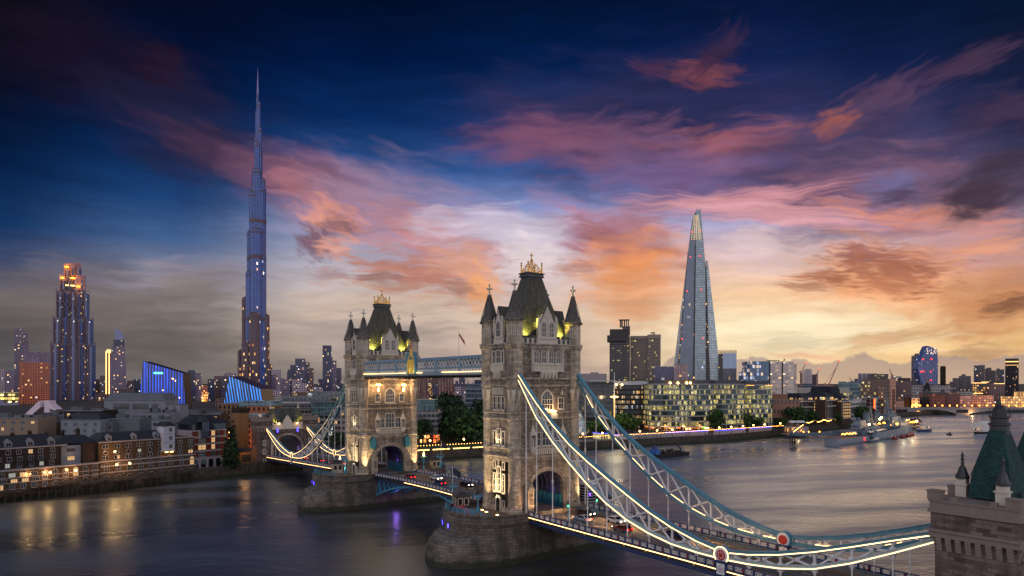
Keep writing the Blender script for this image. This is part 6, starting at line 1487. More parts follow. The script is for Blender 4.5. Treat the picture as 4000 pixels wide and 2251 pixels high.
def curved_office(name, label, u0, u1, dep, bulge, vt, vb, nfl, mat, group=None, th=26, plinth=None, side=0):
    L = Loc(dep, (u0+u1)/2); t = L.thing(name, label, 'office building', group)
    x0, x1 = L.X(u0), L.X(u1); N = 16; z0, z1 = L.Z(vb), L.Z(vt)
    front = [(x0+(x1-x0)*i/N, side*(i/N)-bulge*(1-(2*i/N-1)**2)) for i in range(N+1)]
    P = front+[(x1, th), (x0, th)]
    mb = L.mb(); A = P; n = len(A); u = 0
    for i in range(n):                             # uv heights restart at the lowest floor so that panes sit between the slabs
        j = (i+1) % n; a, b = A[i], A[j]; l = hypot(b[0]-a[0], b[1]-a[1]); H = nfl*4.0
        mb.face([(*a, z0), (*b, z0), (*b, z1), (*a, z1)], 0, [(u, 0), (u+l, 0), (u+l, H), (u, H)]); u += l
    mb.face([(*p, z1) for p in P], 1); mb.build('glass_wall', [mat, M_roofdk], t)
    for k in range(nfl+1):
        z = z0+(z1-z0)*k/nfl; mb = L.mb()
        o = [(p[0]*1.004, p[1]-.7) for p in front]+[(x1+.3, th), (x0-.3, th)]
        mb.prism(o, z-.22, z+.22); mb.build('floor_slab', M_slab, t)
    if plinth:
        mb = L.mb(); f2 = [(p[0]*.97, p[1]+2.5) for p in front]; mb.prism(f2+[(x1*.97, th), (x0*.97, th)], GZ, z0-.2); mb.build('shop_front', plinth, t)
        for i in range(0, N+1, 2): mb = L.mb(); mb.tube((*(front[i][0]*.985, front[i][1]+.6), GZ), (*(front[i][0]*.985, front[i][1]+.6), z0), .4, 6); mb.build('column', M_slab, t)
    mb = L.mb(); mb.box(x0+(x1-x0)*.1, x1-(x1-x0)*.05, 5, th-2, z1, z1+3.2); mb.build('roof_plant', M_roofdk, t)
    return t, L
OG = 'riverside glass offices'
t, L = curved_office('glass_office', 'widest curved glass office, brightly lit, orange restaurants at its foot', ZA(692), ZA(1300), 520, 6, VA(728), VA(1125), 8, F_office, OG, plinth=F_shop)
mb = L.mb()
for u in (900, 975, 1058, 1093): mb.sphere((L.X(ZA(u)), 4, L.Z(VA(716))), .8, 6, 4)
mb.build('roof_lamp', M_lampw, t); mb = L.mb(); mb.box(L.X(ZA(1200)), L.X(ZA(1232)), -1.5, -1.2, L.Z(VA(1146)), L.Z(VA(1130))); mb.build('green_lit_sign', glow('green_sign', (60, 240, 60), 4, False), t)
for q in (.2, .5, .8): lamp('shop_light', t, L.M @ Vector((L.X(ZA(700+600*q)), -7, 8)), 1500, (1, .45, .15), r=1)
curved_office('glass_office', 'middle curved glass office, narrower than the left one, trees before it', ZA(1302), ZA(1592), 528, 3, VA(728), VA(1105), 8, F_office, OG, plinth=F_officed)
t, L = curved_office('glass_office', 'rightmost curved glass office with orange lit top floor', ZA(1596), ZA(1850), 532, 3, VA(735), VA(1090), 8, F_office, OG, plinth=F_officed)
mb = L.mb(); mb.box(L.X(ZA(1600)), L.X(ZA(1846)), -2.5, -2.2, L.Z(VA(742)), L.Z(VA(737))); mb.build('lit_edge', M_orange2 := glow('amber_edge_light', (255, 160, 50), 3, False), t)
t, L = blocks('black_glass_office', 'black framed glass office with lit floors left of the curved ones', 'office building', 540, ZA(530), [('glass_wall', ZA(368), ZA(690), VA(735), None, F_officeb, 30, 0), ('roof_plant', ZA(372), ZA(690), VA(700), VA(735), M_slab, 20, 6)])
mb = L.mb()
for i in range(11): mb.box(L.X(ZA(366)), L.X(ZA(691)), -.5, .1, L.Z(VA(740+i*41))-.25, L.Z(VA(740+i*41)))
mb.build('floor_band', M_iron, t); mb = L.mb()
for u in (378, 432): mb.sphere((L.X(ZA(u)), -1, L.Z(VA(732))), .8, 6, 4)
mb.build('roof_lamp', M_lampw, t)
t, L = blocks('glass_office', 'dim glass office with thin overhanging roof behind the blue chain', 'office building', 500, ZA(200), [('glass_wall', ZA(30), ZA(360), VA(705), None, F_officed, 30, 0), ('roof_canopy', ZA(120), ZA(372), VA(693), VA(700), M_slab, 26, -5)], OG)
blocks('office_roof_block', 'pale grey long roof block behind the dim glass office, right of the nearer tower', 'building', 640, ZA(150), [('wall', ZA(30), ZA(290), VA(628), None, M_conc, 20, 0), ('wall', ZA(150), ZA(215), VA(615), VA(640), M_conc, 10, 2)])
# glass egg-shaped city building
dep = 455; L = Loc(dep, 2225); t = L.thing('glass_egg_building', 'leaning glass egg shaped building half hidden behind the nearer tower', 'glass building')
m, T, b = new_mat('diamond_glass'); uv = T.sep(T.n.new('ShaderNodeUVMap').outputs[0])
f1 = T.math('LESS_THAN', T.math('FRACT', T.math('DIVIDE', T.math('ADD', uv[0], T.math('MULTIPLY', uv[1], .6)), 2.6)), .1); f2 = T.math('LESS_THAN', T.math('FRACT', T.math('DIVIDE', T.math('SUBTRACT', uv[0], T.math('MULTIPLY', uv[1], .6)), 2.6)), .1); f3 = T.math('LESS_THAN', T.math('FRACT', T.math('DIVIDE', uv[1], 3.4)), .1)
fr = T.math('MAXIMUM', f1, T.math('MAXIMUM', f2, f3)); rr_ = T.white(T.vec('FLOOR', T.comb(T.math('DIVIDE', uv[0], 2.6), T.math('DIVIDE', uv[1], 3.4), 0)))
T.put(b.inputs['Base Color'], T.mix(fr, T.mix(rr_, lin((66, 100, 114)), lin((120, 158, 172))), lin((190, 190, 184)))); b.inputs['Roughness'].default_value = .12; b.inputs['Specular IOR Level'].default_value = 1
T.put(b.inputs['Emission Color'], lin((255, 214, 150))); T.put(b.inputs['Emission Strength'], T.math('MULTIPLY', T.math('MULTIPLY', T.math('SUBTRACT', 1, fr), T.math('GREATER_THAN', rr_, .82)), .25)); b.id_data  # some rooms lit behind the glass
m.cycles.emission_sampling = 'NONE'
mb = L.mb(); rows = []; z0 = 6; z1 = 47
for i in range(17):
    k = i/16; r = max(.2, 14.6*(1-k**1.5)**.95); rows.append((r, -1.5*k, 6+30*k))
for (ra, la, za), (rb, lb, zb) in zip(rows, rows[1:]):
    n = 28; q = lambda r, l: [(l+r*cos(2*pi*i/n), 18+r*.95*sin(2*pi*i/n)) for i in range(n)]; mb.frus(q(ra, la), za, q(rb, lb), zb)
mb.build('glass_shell', m, t, True); mb = L.mb(); mb.lathe(0, 18, [(13.4, GZ), (14.8, 6), (15, 6.3)], 28); mb.build('base_ring', M_slab, t)
# the glass pyramid tower
dep = 1040; L = Loc(dep, 2722, -atan(722/FPX)); t = L.thing('glass_pyramid_tower', 'very tall tapering glass spire tower on the right bank', 'skyscraper')
ZS = lambda x: 2600+x*.4966; VS = lambda y: 780+y*.4966
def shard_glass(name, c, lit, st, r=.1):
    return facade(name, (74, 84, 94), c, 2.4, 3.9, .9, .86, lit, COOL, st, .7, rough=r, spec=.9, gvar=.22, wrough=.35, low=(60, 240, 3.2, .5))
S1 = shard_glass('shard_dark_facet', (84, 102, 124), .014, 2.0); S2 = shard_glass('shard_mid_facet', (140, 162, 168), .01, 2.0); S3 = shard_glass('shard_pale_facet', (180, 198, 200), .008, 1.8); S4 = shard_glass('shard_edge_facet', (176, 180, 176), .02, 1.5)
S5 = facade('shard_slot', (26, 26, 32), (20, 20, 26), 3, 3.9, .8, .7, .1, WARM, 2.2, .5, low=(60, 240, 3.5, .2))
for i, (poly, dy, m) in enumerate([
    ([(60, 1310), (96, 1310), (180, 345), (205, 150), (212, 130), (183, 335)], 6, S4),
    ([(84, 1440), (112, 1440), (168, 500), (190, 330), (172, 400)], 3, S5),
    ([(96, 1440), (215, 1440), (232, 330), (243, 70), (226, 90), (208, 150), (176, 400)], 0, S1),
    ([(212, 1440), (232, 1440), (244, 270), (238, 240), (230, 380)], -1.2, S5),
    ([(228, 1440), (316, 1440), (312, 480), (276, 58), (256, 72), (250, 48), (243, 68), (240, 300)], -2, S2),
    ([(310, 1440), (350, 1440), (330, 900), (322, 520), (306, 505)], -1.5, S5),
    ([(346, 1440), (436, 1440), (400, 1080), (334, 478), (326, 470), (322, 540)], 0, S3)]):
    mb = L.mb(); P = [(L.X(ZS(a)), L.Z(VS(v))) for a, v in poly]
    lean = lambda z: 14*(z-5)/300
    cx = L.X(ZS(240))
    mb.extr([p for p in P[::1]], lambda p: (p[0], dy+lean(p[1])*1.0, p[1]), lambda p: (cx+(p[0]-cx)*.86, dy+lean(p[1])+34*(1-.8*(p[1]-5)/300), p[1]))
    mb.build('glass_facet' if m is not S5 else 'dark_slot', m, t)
mb = L.mb()
for i in range(11):                                # open lit steel at the tip
    z = 262+i*3.4; a = .62*(1-(i/13)); x0, x1 = cx-13*a*.9, cx+12*a; mb.bar((x0, lean(z)-2.6, z), (x1, lean(z)-2.6, z), .3, .3)
for q in (-.9, -.4, .1, .6, .95): mb.bar((cx+8*q, lean(262)-2.6, 262), (cx+3*q, lean(300)-2.6, 300), .5, .5)
mb.build('tip_lattice', glow('tip_light', (255, 218, 170), .9, False), t)
for a, v in ((194, 442), (268, 438), (167, 714), (280, 707), (128, 1095), (296, 1091), (208, 243), (275, 238)):
    mb = L.mb(); mb.sphere((L.X(ZS(a)), lean(L.Z(VS(v)))-4, L.Z(VS(v))), .6, 6, 4); mb.build('red_beacon', M_redglow, t)
# hospital towers, neighbours of the spire
F_hosp = facade('hospital_dark_facade', (66, 58, 56), (34, 36, 40), 2.2, 3.6, .8, .5, .14, YELL, 1.8, .6); F_hosp2 = facade('hospital_banded_facade', (122, 104, 90), (40, 36, 34), 2.0, 4.4, .95, .42, .22, YELL, 1.8, .75)
M_hosp = plain('hospital_concrete', (62, 56, 56), .8); M_hospp = plain('pale_hospital_concrete', (140, 124, 110), .8)
t, L = blocks('hospital_tower', 'dark concrete tower with overhanging head and roof frame', 'tower block', 1000, ZA(412), [('shaft', ZA(316), ZA(445), VA(325), None, F_hosp, 24, 0), ('core', ZA(440), ZA(510), VA(180), None, F_hosp, 26, 2), ('overhang', ZA(294), ZA(470), VA(268), VA(325), M_hosp, 30, -6), ('top_block', ZA(318), ZA(510), VA(208), VA(268), M_hosp, 26, 0)])
mb = L.mb()
for a in (420, 435, 458, 478, 496): mb.bar((L.X(ZA(a)), 8, L.Z(VA(190))), (L.X(ZA(a)), 8, L.Z(VA(118))), 1.4 if a < 470 else .7, 1.4)
mb.box(L.X(ZA(405)), L.X(ZA(505)), 4, 12, L.Z(VA(122)), L.Z(VA(114))); mb.build('roof_frame', M_hosp, t)
t, L = blocks('hospital_tower', 'wider pale banded tower joined right of the dark one', 'tower block', 1010, ZA(655), [('shaft', ZA(512), ZA(675), VA(300), None, F_hosp2, 30, 0), ('shaft', ZA(675), ZA(798), VA(300), None, F_hosp2, 30, -4), ('top_block', ZA(512), ZA(676), VA(272), VA(300), M_hospp, 28, -1), ('top_block', ZA(674), ZA(800), VA(262), VA(300), M_hospp, 28, -5)])
mb = L.mb(); 
for a, b in (((700, 262), (742, 238)), ((742, 238), (742, 262)), ((715, 240), (742, 262)), ((700, 240), (742, 238))): mb.bar((L.X(ZA(a[0])), 4, L.Z(VA(a[1]))), (L.X(ZA(b[0])), 4, L.Z(VA(b[1]))), .8, .8)
mb.build('roof_frame', M_hosp, t)
F_news = facade('violet_glass_office', (96, 90, 110), (60, 66, 96), 2, 4, .86, .7, .25, WARM, 1.6, .6)
blocks('glass_block', 'low violet glass block at the foot of the spire, left side', 'office building', 900, ZA(890), [('glass_wall', ZA(732), ZA(930), VA(560), None, F_news, 24, 0), ('glass_wall', ZA(925), ZA(1056), VA(540), None, facade('pink_glass_office', (150, 120, 116), (130, 110, 116), 2, 4, .8, .7, .2, WARM, 1.6, .5), 20, -3)])
F_curt = facade('pale_curtain_glass', (150, 160, 176), (150, 170, 196), 2.6, 60, .84, .98, 0, COOL, 1, 0, gvar=.12)
t, L = blocks('glass_tower', 'pale glass tower block with scaffolded top right of the spire', 'office building', 980, ZA(1430), [('core', ZA(1343), ZA(1388), VA(440), None, F_hosp, 26, 0), ('glass_wall', ZA(1386), ZA(1515), VA(436), VA(580), F_curt, 26, -2), ('glass_wall', ZA(1386), ZA(1515), VA(578), None, facade('reflecting_glass', (70, 72, 84), (66, 66, 78), 2.6, 5, .84, .9, .05, WARM, 1.4, .3), 26, -1.8)])
mb = L.mb()
for i in range(14): x = L.X(ZA(1350+i*12.5)); mb.bar((x, 4, L.Z(VA(440))), (x, 4, L.Z(VA(404+7*(i % 3)))), .5, .5)
for v in (412, 424): mb.bar((L.X(ZA(1345)), 4, L.Z(VA(v))), (L.X(ZA(1515)), 4, L.Z(VA(v))), .5, .5)
mb.build('scaffold', M_bark, t)
F_lon = facade('blue_lit_glass', (110, 130, 150), (66, 96, 126), 2.2, 4, .9, .76, .4, COOL, 1.5, .7, gvar=.3); F_lonw = facade('white_louvre_glass', (196, 180, 168), (170, 156, 150), 3, 4, .95, .4, .3, WARM, 1.2, .6)
L = Loc(720, ZA(1870)); t = L.thing('curved_glass_office', 'glass office with pale curved louvred right half, blue left half', 'office building')
mb = L.mb(); x = lambda a: L.X(ZA(a)); z = lambda a: L.Z(VA(a)); mb.prism([(x(1645), 0), (x(1822), -2), (x(1822), 26), (x(1645), 26)], GZ, z(512)); mb.prism([(x(1606), 8), (x(1650), 6), (x(1650), 24), (x(1606), 24)], GZ, z(610)); mb.build('blue_glass_wall', F_lon, t)
mb = L.mb(); mb.prism([(x(1938), -3), (x(1990), -5), (x(2050), -3), (x(2095), 3), (x(2112), 12), (x(2112), 26), (x(1938), 26)], GZ, z(516)); mb.prism([(x(1822), -1), (x(1936), -3), (x(1936), 26), (x(1822), 26)], GZ, z(514)); mb.build('louvred_wall', F_lonw, t)
mb = L.mb(); mb.box(x(1932), x(1942), -3.4, 0, GZ, z(514)); mb.box(x(1815), x(1825), -2.6, 0, GZ, z(512)); mb.build('dark_joint', M_night, t)
mb = L.mb(); mb.box(x(1845), x(1950), 6, 16, z(504), z(500)); mb.bar((x(1985), 8, z(516)), (x(2000), 8, z(490)), .8, .8); mb.bar((x(2000), 8, z(490)), (x(1988), 8, z(493)), .5, .5)
for a in (1855, 1900, 1940): mb.bar((x(a), 8, z(514)), (x(a), 8, z(502)), .6, .6)
mb.build('roof_gantry', M_iron, t)
# plain brown brick riverside block
F_cott = facade('brown_slit_windows', (132, 96, 76), (34, 26, 24), 3.0, 7.2, .36, .42, .0, WARM, 1, 0)
t, L = blocks('brown_brick_block', 'plain brown brick riverside block with narrow paired windows', 'building', 545, ZA(1985), [('wall', ZA(1858), ZA(2112), VA(878), None, F_cott, 30, 0), ('upper_wall', ZA(1858), ZA(2035), VA(825), VA(880), plain('brown_brick_plain', (126, 90, 70), .85), 18, 8)])
mb = L.mb()
for i in range(7): mb.box(L.X(ZA(1868+i*17)), L.X(ZA(1878+i*17)), -.2, .2, GZ, L.Z(VA(1050)))
mb.build('arcade_opening', M_pane, t); mb = L.mb(); mb.box(L.X(ZA(1857)), L.X(ZA(2113)), -.4, .3, L.Z(VA(880)), L.Z(VA(874))); mb.build('coping', M_conc, t)
# galleria-style warehouses
M_hay = stone('dark_stock_brick', (84, 66, 54), (66, 52, 44), (50, 42, 36), .9, .3, stain=.35)
def arcade_house(u0, d0, u1, d1, lab, zt, nb, litw, th=24):
    W = Wall(u0, d0, u1, d1, 'arched_warehouse', lab, 'warehouse', 'arched warehouses on the right bank'); t = W.t; L = W.L
    W.block('wall', 0, L, 0, th, GZ, zt, M_hay); mb = W.mb()
    for z in (zt-.2, zt-5.2, GZ+5): mb.box(-.3, L+.3, -.5, .2, z, z+.6)
    mb.build('stone_band', M_pale, t)
    F = W.F
    for i in range(nb):
        s = L*(i+.5)/nb; w = L/nb*.62; mb = W.mb(); Fh = Face(F(0, 0, .02), F.t, F.nn); lit = i in litw
        P = arch_pts(w, GZ+6, zt-1.2, w*.5); mb2 = MB(); mb2.face([F(s+a, z, .06) for a, z in P], 1 if lit else 0)
        for z in [GZ+6+k*2.6 for k in range(1, 5)]: fbox(mb2, F, s-w/2, s+w/2, z-.45, z+.45, .06, .12, 2)
        fbox(mb2, F, s-.14, s+.14, GZ+6, zt-1.4, .06, .14, 2); arch_ring(mb2, F, w/2, zt-1.2-w*.5, w*.5, .5, 0, .25, GZ+6, 2 if 0 else 3)
        mb2.build('arched_window', [M_pane, M_panel_, M_hay, M_pale], t)
    mb = W.mb(); mb.box(1, L-1, 1.5, th-1, zt, zt+3); mb.build('attic', facade('lit_attic', (60, 56, 60), (40, 36, 36), 2.4, 3.2, .8, .7, .5, WARM, 1.6, .3), t); mb = W.mb(); mansard(mb, .2, L-.2, 1, th-.5, zt+3, zt+7, 4); mb.build('roof', M_roofd, t)
    return W
arcade_house(ZC(526), 590, ZC(770), 598, 'left arched brick warehouse with lit attic behind the warship stern', 24.5, 6, (3,)); arcade_house(ZC(772), 585, ZC(852), 592, 'projecting end block of the arched brick warehouse, pale arched bays', 25.5, 3, ())
arcade_house(ZC(852), 600, ZC(915), 606, 'arched brick warehouse block with one tall golden lit window', 24, 1, (0,)); arcade_house(ZC(917), 590, ZC(990), 600, 'right arched brick block with rows of yellow bays', 24, 4, (0, 1, 2, 3))
L = Loc(612, ZC(846)); t = L.thing('glass_vault', 'dark barrel vault glass roof end between the arched warehouses', 'glass roof'); mb = L.mb(); mb.extr(arch_pts(9, GZ, 38, 4.5), lambda p: (p[0], 0, p[1]), lambda p: (p[0], 40, p[1])); mb.build('vault', M_night, t); mb = L.mb()
for q in (-3, 0, 3): mb.bar((q, -.2, 20), (q, -.2, 36), .3, .3)
mb.build('glazing_bar', M_iron, t)
F_long = facade('long_lit_office', (160, 150, 140), (60, 56, 48), 2.4, 8, .96, .3, .6, YELL, 1.6, .4)
t, L = blocks('long_low_office', 'long low pale office with one lit ribbon of windows', 'office building', 760, ZC(735), [('wall', ZC(490), ZC(975), VC(508), None, F_long, 30, 0)])
mb = L.mb(); mb.box(L.X(ZC(455)), L.X(ZC(960)), -8, 20, L.Z(VC(600)), L.Z(VC(588))); mb.build('roof_ledge', M_slab, t)
RG = 'offices on the right bank'
F_white = facade('white_banded_office', (176, 170, 166), (44, 50, 52), 2, 3.8, .9, .5, .1, YELL, 1.6, .5); F_bofc = facade('brown_square_windows', (110, 84, 68), (44, 38, 38), 3.2, 3.9, .55, .5, .35, YELL, 1.5, .6); F_pink = facade('pink_lit_stone', (196, 142, 118), (120, 84, 70), 2.2, 3.9, .4, .6, .04, WARM, 1.4, .2)
for nm, lab, dep, segs in [
    ('white_banded_office', 'white banded office right of the golden lit arched block', 630, [('wall', ZC(988), ZC(1046), VC(640), None, F_white, 20, 0), ('wall', ZC(1046), ZC(1150), VC(628), None, F_white, 22, 12), ('roof_storey', ZC(948), ZC(1010), VC(612), VC(640), M_slab, 14, 8)]),
    ('grey_stepped_office', 'grey stepped office behind the white banded one', 720, [('wall', ZC(1010), ZC(1130), VC(592), None, F_white, 20, 0), ('wall', ZC(1060), ZC(1250), VC(582), None, F_offg, 24, 10)]),
    ('teal_glass_office', 'teal glass office left of the big brown block', 900, [('wall', ZC(876), ZC(1090), VC(447), None, facade('teal_office', (104, 124, 130), (58, 84, 92), 2.4, 5, .9, .66, .14, YELL, 1.8, .5), 26, 0)]),
    ('striped_block', 'vertically striped grey block behind the big brown one', 1100, [('wall', ZC(1057), ZC(1230), VC(373), None, facade('striped_grey', (150, 142, 150), (66, 70, 84), 6, 90, .5, .98, 0, COOL, 1, 0), 26, 0), ('roof_storey', ZC(1165), ZC(1330), VC(380), VC(425), F_hosp, 20, -20), ('wing', ZC(1022), ZC(1058), VC(420), None, F_res2, 16, 4)]),
    ('big_brown_office', 'big brown office with rows of square lit windows and pink right face', 800, [('wall', ZC(1088), ZC(1345), VC(424), None, F_bofc, 26, 0), ('side_wall', ZC(1345), ZC(1402), VC(422), None, F_pink, 26, 1)]),
    ('brown_corner_office', 'lower brown office in front of the big one, lit orange at its corner', 740, [('wall', ZC(1076), ZC(1240), VC(497), None, F_bofc, 22, 0), ('side_wall', ZC(1238), ZC(1305), VC(497), None, facade('orange_brown_windows', (140, 104, 84), (60, 44, 36), 2.6, 3.9, .5, .5, .4, AMBER, 1.6, .5), 22, -2), ('front_block', ZC(1230), ZC(1310), VC(610), None, F_bofc, 14, -14)]),
    ('slim_brown_tower', 'plain slim brown slab right of the warship mast', 700, [('wall', ZC(1370), ZC(1394), VC(520), None, plain('plain_brown_clad', (104, 66, 50), .8), 12, 0)]),
    ('dark_brown_block', 'dark brown windowless block left of the curved blue tower', 1000, [('wall', ZC(1402), ZC(1546), VC(440), None, F_res4, 30, 0), ('upper_wall', ZC(1418), ZC(1540), VC(414), VC(442), M_hosp, 20, 6), ('roof_storey', ZC(1352), ZC(1458), VC(398), VC(420), F_res3, 16, 20)]),
    ('red_sign_block', 'brown block with thin orange red light column left of the mast', 640, [('wall', ZC(1165), ZC(1182), VC(598), None, M_brickr, 12, -6), ('wall', ZC(1182), ZC(1230), VC(594), None, F_white, 18, 0)]),
    ('classical_building', 'low classical building lit orange at the bridge end', 860, [('wall', ZC(1396), ZC(1480), VC(626), None, F_pink, 20, 0), ('wall', ZC(1420), ZC(1466), VC(605), None, F_bofc, 14, 6)]),
    ('dark_riverside_block', 'plain dark block right of the classical building', 880, [('wall', ZC(1478), ZC(1548), VC(604), None, M_brickd, 20, 0)]),
    ('orange_lit_building', 'narrow building floodlit bright orange at the far bridge', 870, [('wall', ZC(1548), ZC(1620), VC(600), None, facade('floodlit_stone', (190, 170, 150), (40, 34, 30), 5, 4.2, .36, .5, .1, AMBER, 1.4, .3), 20, 0)]),
    ('dark_gabled_block', 'dark gabled brick block right of the orange lit building', 900, [('wall', ZC(1618), ZC(1712), VC(615), None, M_brickd, 20, 0)]),
    ('red_brick_wharf', 'long red brown brick wharf flats with two grey gables', 960, [('wall', ZC(1612), ZC(1990), VC(556), None, facade('red_wharf_facade', (122, 70, 56), (52, 40, 40), 4, 3.6, .6, .5, .14, AMBER, 1.6, .4), 30, 0), ('wall', ZC(1720), ZC(1850), VC(575), None, facade('red_wharf_bay', (138, 72, 56), (52, 40, 40), 4, 3.6, .5, .5, .14, AMBER, 1.6, .4), 10, -8)]),
    ('postmodern_office', 'long pale grey office with dark arched glass centre', 1060, [('wall', ZC(1496), ZC(1662), VC(482), None, F_res3g := facade('pale_square_office', (158, 150, 146), (66, 62, 66), 3.4, 4.6, .6, .5, .06, WARM, 1.4, .3), 26, 0), ('wall', ZC(1712), ZC(1896), VC(484), None, F_res3g, 26, 0)]),
    ('pink_lit_glasshouse', 'left half of the pink lit glass building across the bridge', 980, [('wall', ZC(1990), ZC(2092), VC(580), None, facade('pink_lit_glass', (220, 150, 130), (240, 160, 130), 3, 3.4, .8, .7, .5, [(0, lin((255, 150, 120))), (1, lin((255, 190, 160)))], .8, .3), 24, 0)]),
    ('pink_lit_glasshouse', 'middle of the pink lit glass building, darker right end', 985, [('wall', ZC(2096), ZC(2300), VC(576), None, facade('pink_lit_glass_dim', (190, 126, 108), (220, 140, 110), 3, 3.4, .8, .7, .45, AMBER, .8, .4), 24, 0)]),
    ('golden_lit_terrace', 'long golden lit terrace building at the right behind the green roof', 985, [('wall', ZC(2334), ZC(2640), VC(586), None, facade('golden_lit_bays', (200, 150, 110), (240, 180, 110), 3, 3.6, .8, .8, .75, AMBER, 1.5, .2), 24, 0)]),
    ('gold_drum_building', 'bright gold drum shaped building cut by the right edge', 1100, [('wall', ZC(2484), ZC(2640), VC(541), None, facade('gold_drum_facade', (120, 90, 60), (255, 190, 100), 2.4, 9, .7, .8, .9, AMBER, 1.6, .1), 24, 0)]),
    ('lit_podium_block', 'dark podium block with golden lit top edges below the right towers', 1150, [('wall', ZC(2104), ZC(2240), VC(456), None, facade('gold_edge_facade', (70, 62, 60), (60, 46, 36), 3, 3.8, .8, .6, .4, AMBER, 1.5, .7), 26, 0), ('wall', ZC(2236), ZC(2400), VC(462), None, F_res4, 26, 4)]),
]:
    t, L = blocks(nm, lab, 'building', dep, sum(segs[0][1:3])/2, segs)
    if nm == 'postmodern_office':
        mb = L.mb(); mb.extr([(p[0]+L.X(ZC(1687)), p[1]) for p in arch_pts(L.X(ZC(1716))-L.X(ZC(1660)), GZ, L.Z(VC(456)), 10)], lambda p: (p[0], -4, p[1]), lambda p: (p[0], 26, p[1])); mb.build('arched_centre', M_night, t)
        mb = L.mb(); F = Face(L.M @ Vector((L.X(ZC(1687)), -4, 0)), L.M.to_3x3() @ Vector((1, 0, 0)), L.M.to_3x3() @ Vector((0, -1, 0))); z1 = L.Z(VC(456)); arch_ring(mb, F, 5, z1-12, 5, 1.2, 0, .4, z1-28, 0); mb.build('arch_trim', M_slab, t)
    if nm == 'red_brick_wharf':
        mb = L.mb()
        for a, b in ((1650, 1720), (1800, 1866)): gable_roof(mb, L.X(ZC(a)), L.X(ZC(b)), -1, 20, L.Z(VC(556)), 7, 0, 'y', .5)
        mb.box(L.X(ZC(1700)), L.X(ZC(1830)), 2, 20, L.Z(VC(556)), L.Z(VC(545))); mb.build('gable_roof', M_roofg, t)
    if nm == 'dark_gabled_block': mb = L.mb(); gable_roof(mb, L.X(ZC(1618)), L.X(ZC(1712)), 0, 20, L.Z(VC(615)), 6, 0, 'y', .5); mb.build('roof', M_roofd, t)
    if nm == 'orange_lit_building':
        for q in (1560, 1604): lamp('facade_floodlight', t, L.M @ Vector((L.X(ZC(q)), -4, 8)), 12000, (1, .42, .08), r=.5)
    if nm == 'red_sign_block': mb = L.mb(); mb.box(L.X(ZC(1169)), L.X(ZC(1178)), -7.2, -6.2, L.Z(VC(690)), L.Z(VC(602))); mb.build('light_column', glow('orange_column_light', (255, 110, 50), 2.5, False), t)
    if nm == 'big_brown_office': 
        for a in range(12):
            if a not in (3, 4, 6, 8, 9): continue
            mb = L.mb(); mb.box(L.X(ZC(1100+a*20)), L.X(ZC(1108+a*20)), 6, 9, L.Z(VC(424)), L.Z(VC(424-rnd.uniform(8, 30)))); mb.build('roof_plant', M_roofdk, t)
    if nm == 'lit_podium_block':
        mb = L.mb()
        for a, b, v in ((2105, 2235, 460), (2186, 2255, 452), (2300, 2395, 466), (2110, 2200, 556)): mb.box(L.X(ZC(a)), L.X(ZC(b)), -.8, -.3, L.Z(VC(v+2)), L.Z(VC(v-2)))
        mb.build('gold_edge', M_goldline, t)
# curved blue tower and its neighbours
dep = 1500; L = Loc(dep, ZC(1700)); t = L.thing('curved_blue_tower', 'curved bulging blue glass tower with slanted top at the right', 'skyscraper'); X = lambda a: L.X(ZC(a)); Z = lambda v: L.Z(VC(v))
P = [(1650, 470), (1788, 475), (1790, 380), (1790, 260), (1783, 160), (1778, 150), (1738, 134), (1697, 119), (1690, 126), (1664, 180), (1636, 240), (1606, 308), (1606, 330), (1622, 400)]
mb = L.mb(); mb.extr([(X(a), Z(v)) for a, v in P], lambda p: (p[0], 0, p[1]), lambda p: (p[0]+4, 26, p[1])); 
b1 = mb.build('glass_shell', facade('blue_bulge_glass', (96, 110, 150), (66, 86, 136), 2.6, 3.8, .8, .8, .05, COOL, 3, .3, rough=.1), t)
mb = L.mb()
for a in range(9): mb.bar((X(1628+a*19), -.5, Z(470)), (X(1690+a*11), -.5, Z(140+a*2 if a < 8 else 165)), .7, .7)
mb.build('rib', plain('blue_rib', (120, 130, 170), .4), t)
for a, v in ((1649, 244), (1725, 242), (1631, 357), (1653, 354), (1720, 356), (1722, 435)):
    mb = L.mb(); mb.sphere((X(a), -2, Z(v)), 1.2, 8, 5); mb.build('red_beacon', M_redglow, t)
mb = L.mb()
for i in range(26): a = rnd.uniform(1685, 1775); v = rnd.uniform(140, 200); mb.sphere((X(a), -.6, Z(v)), .9, 5, 3)
mb.build('top_light', glow('top_floor_light', (255, 214, 190), 2, False), t)
def skyR(name, lab, dep, segs, cat='skyscraper', g='towers of the far skyline on the right'): return blocks(name, lab, cat, dep, ZC((segs[0][1]+segs[0][2])/2), [(p, ZC(a), ZC(b), VC(v), None, m, th, dy) for p, a, b, v, m, th, dy in segs], g)
F_far = facade('dusky_tower_facade', (96, 84, 88), (40, 38, 48), 3, 3.4, .6, .6, .1, WARM, 1.8, .2); F_farw = facade('pale_dusky_facade', (190, 176, 174), (80, 76, 84), 3.4, 3.4, .5, .6, .06, WARM, 1.6, .2)
skyR('dark_grid_tower', 'dark gridded tower behind the curved blue tower', 1600, [('shaft', 1545, 1650, 208, F_far, 26, 0), ('crown', 1574, 1650, 190, F_far, 20, 3)])
skyR('brick_chimney', 'plain square dark brick chimney tower right of the curved blue tower', 1350, [('shaft', 1808, 1861, 312, M_brickd, 16, 0), ('crown', 1812, 1857, 305, M_brickd, 14, 1)], 'chimney')
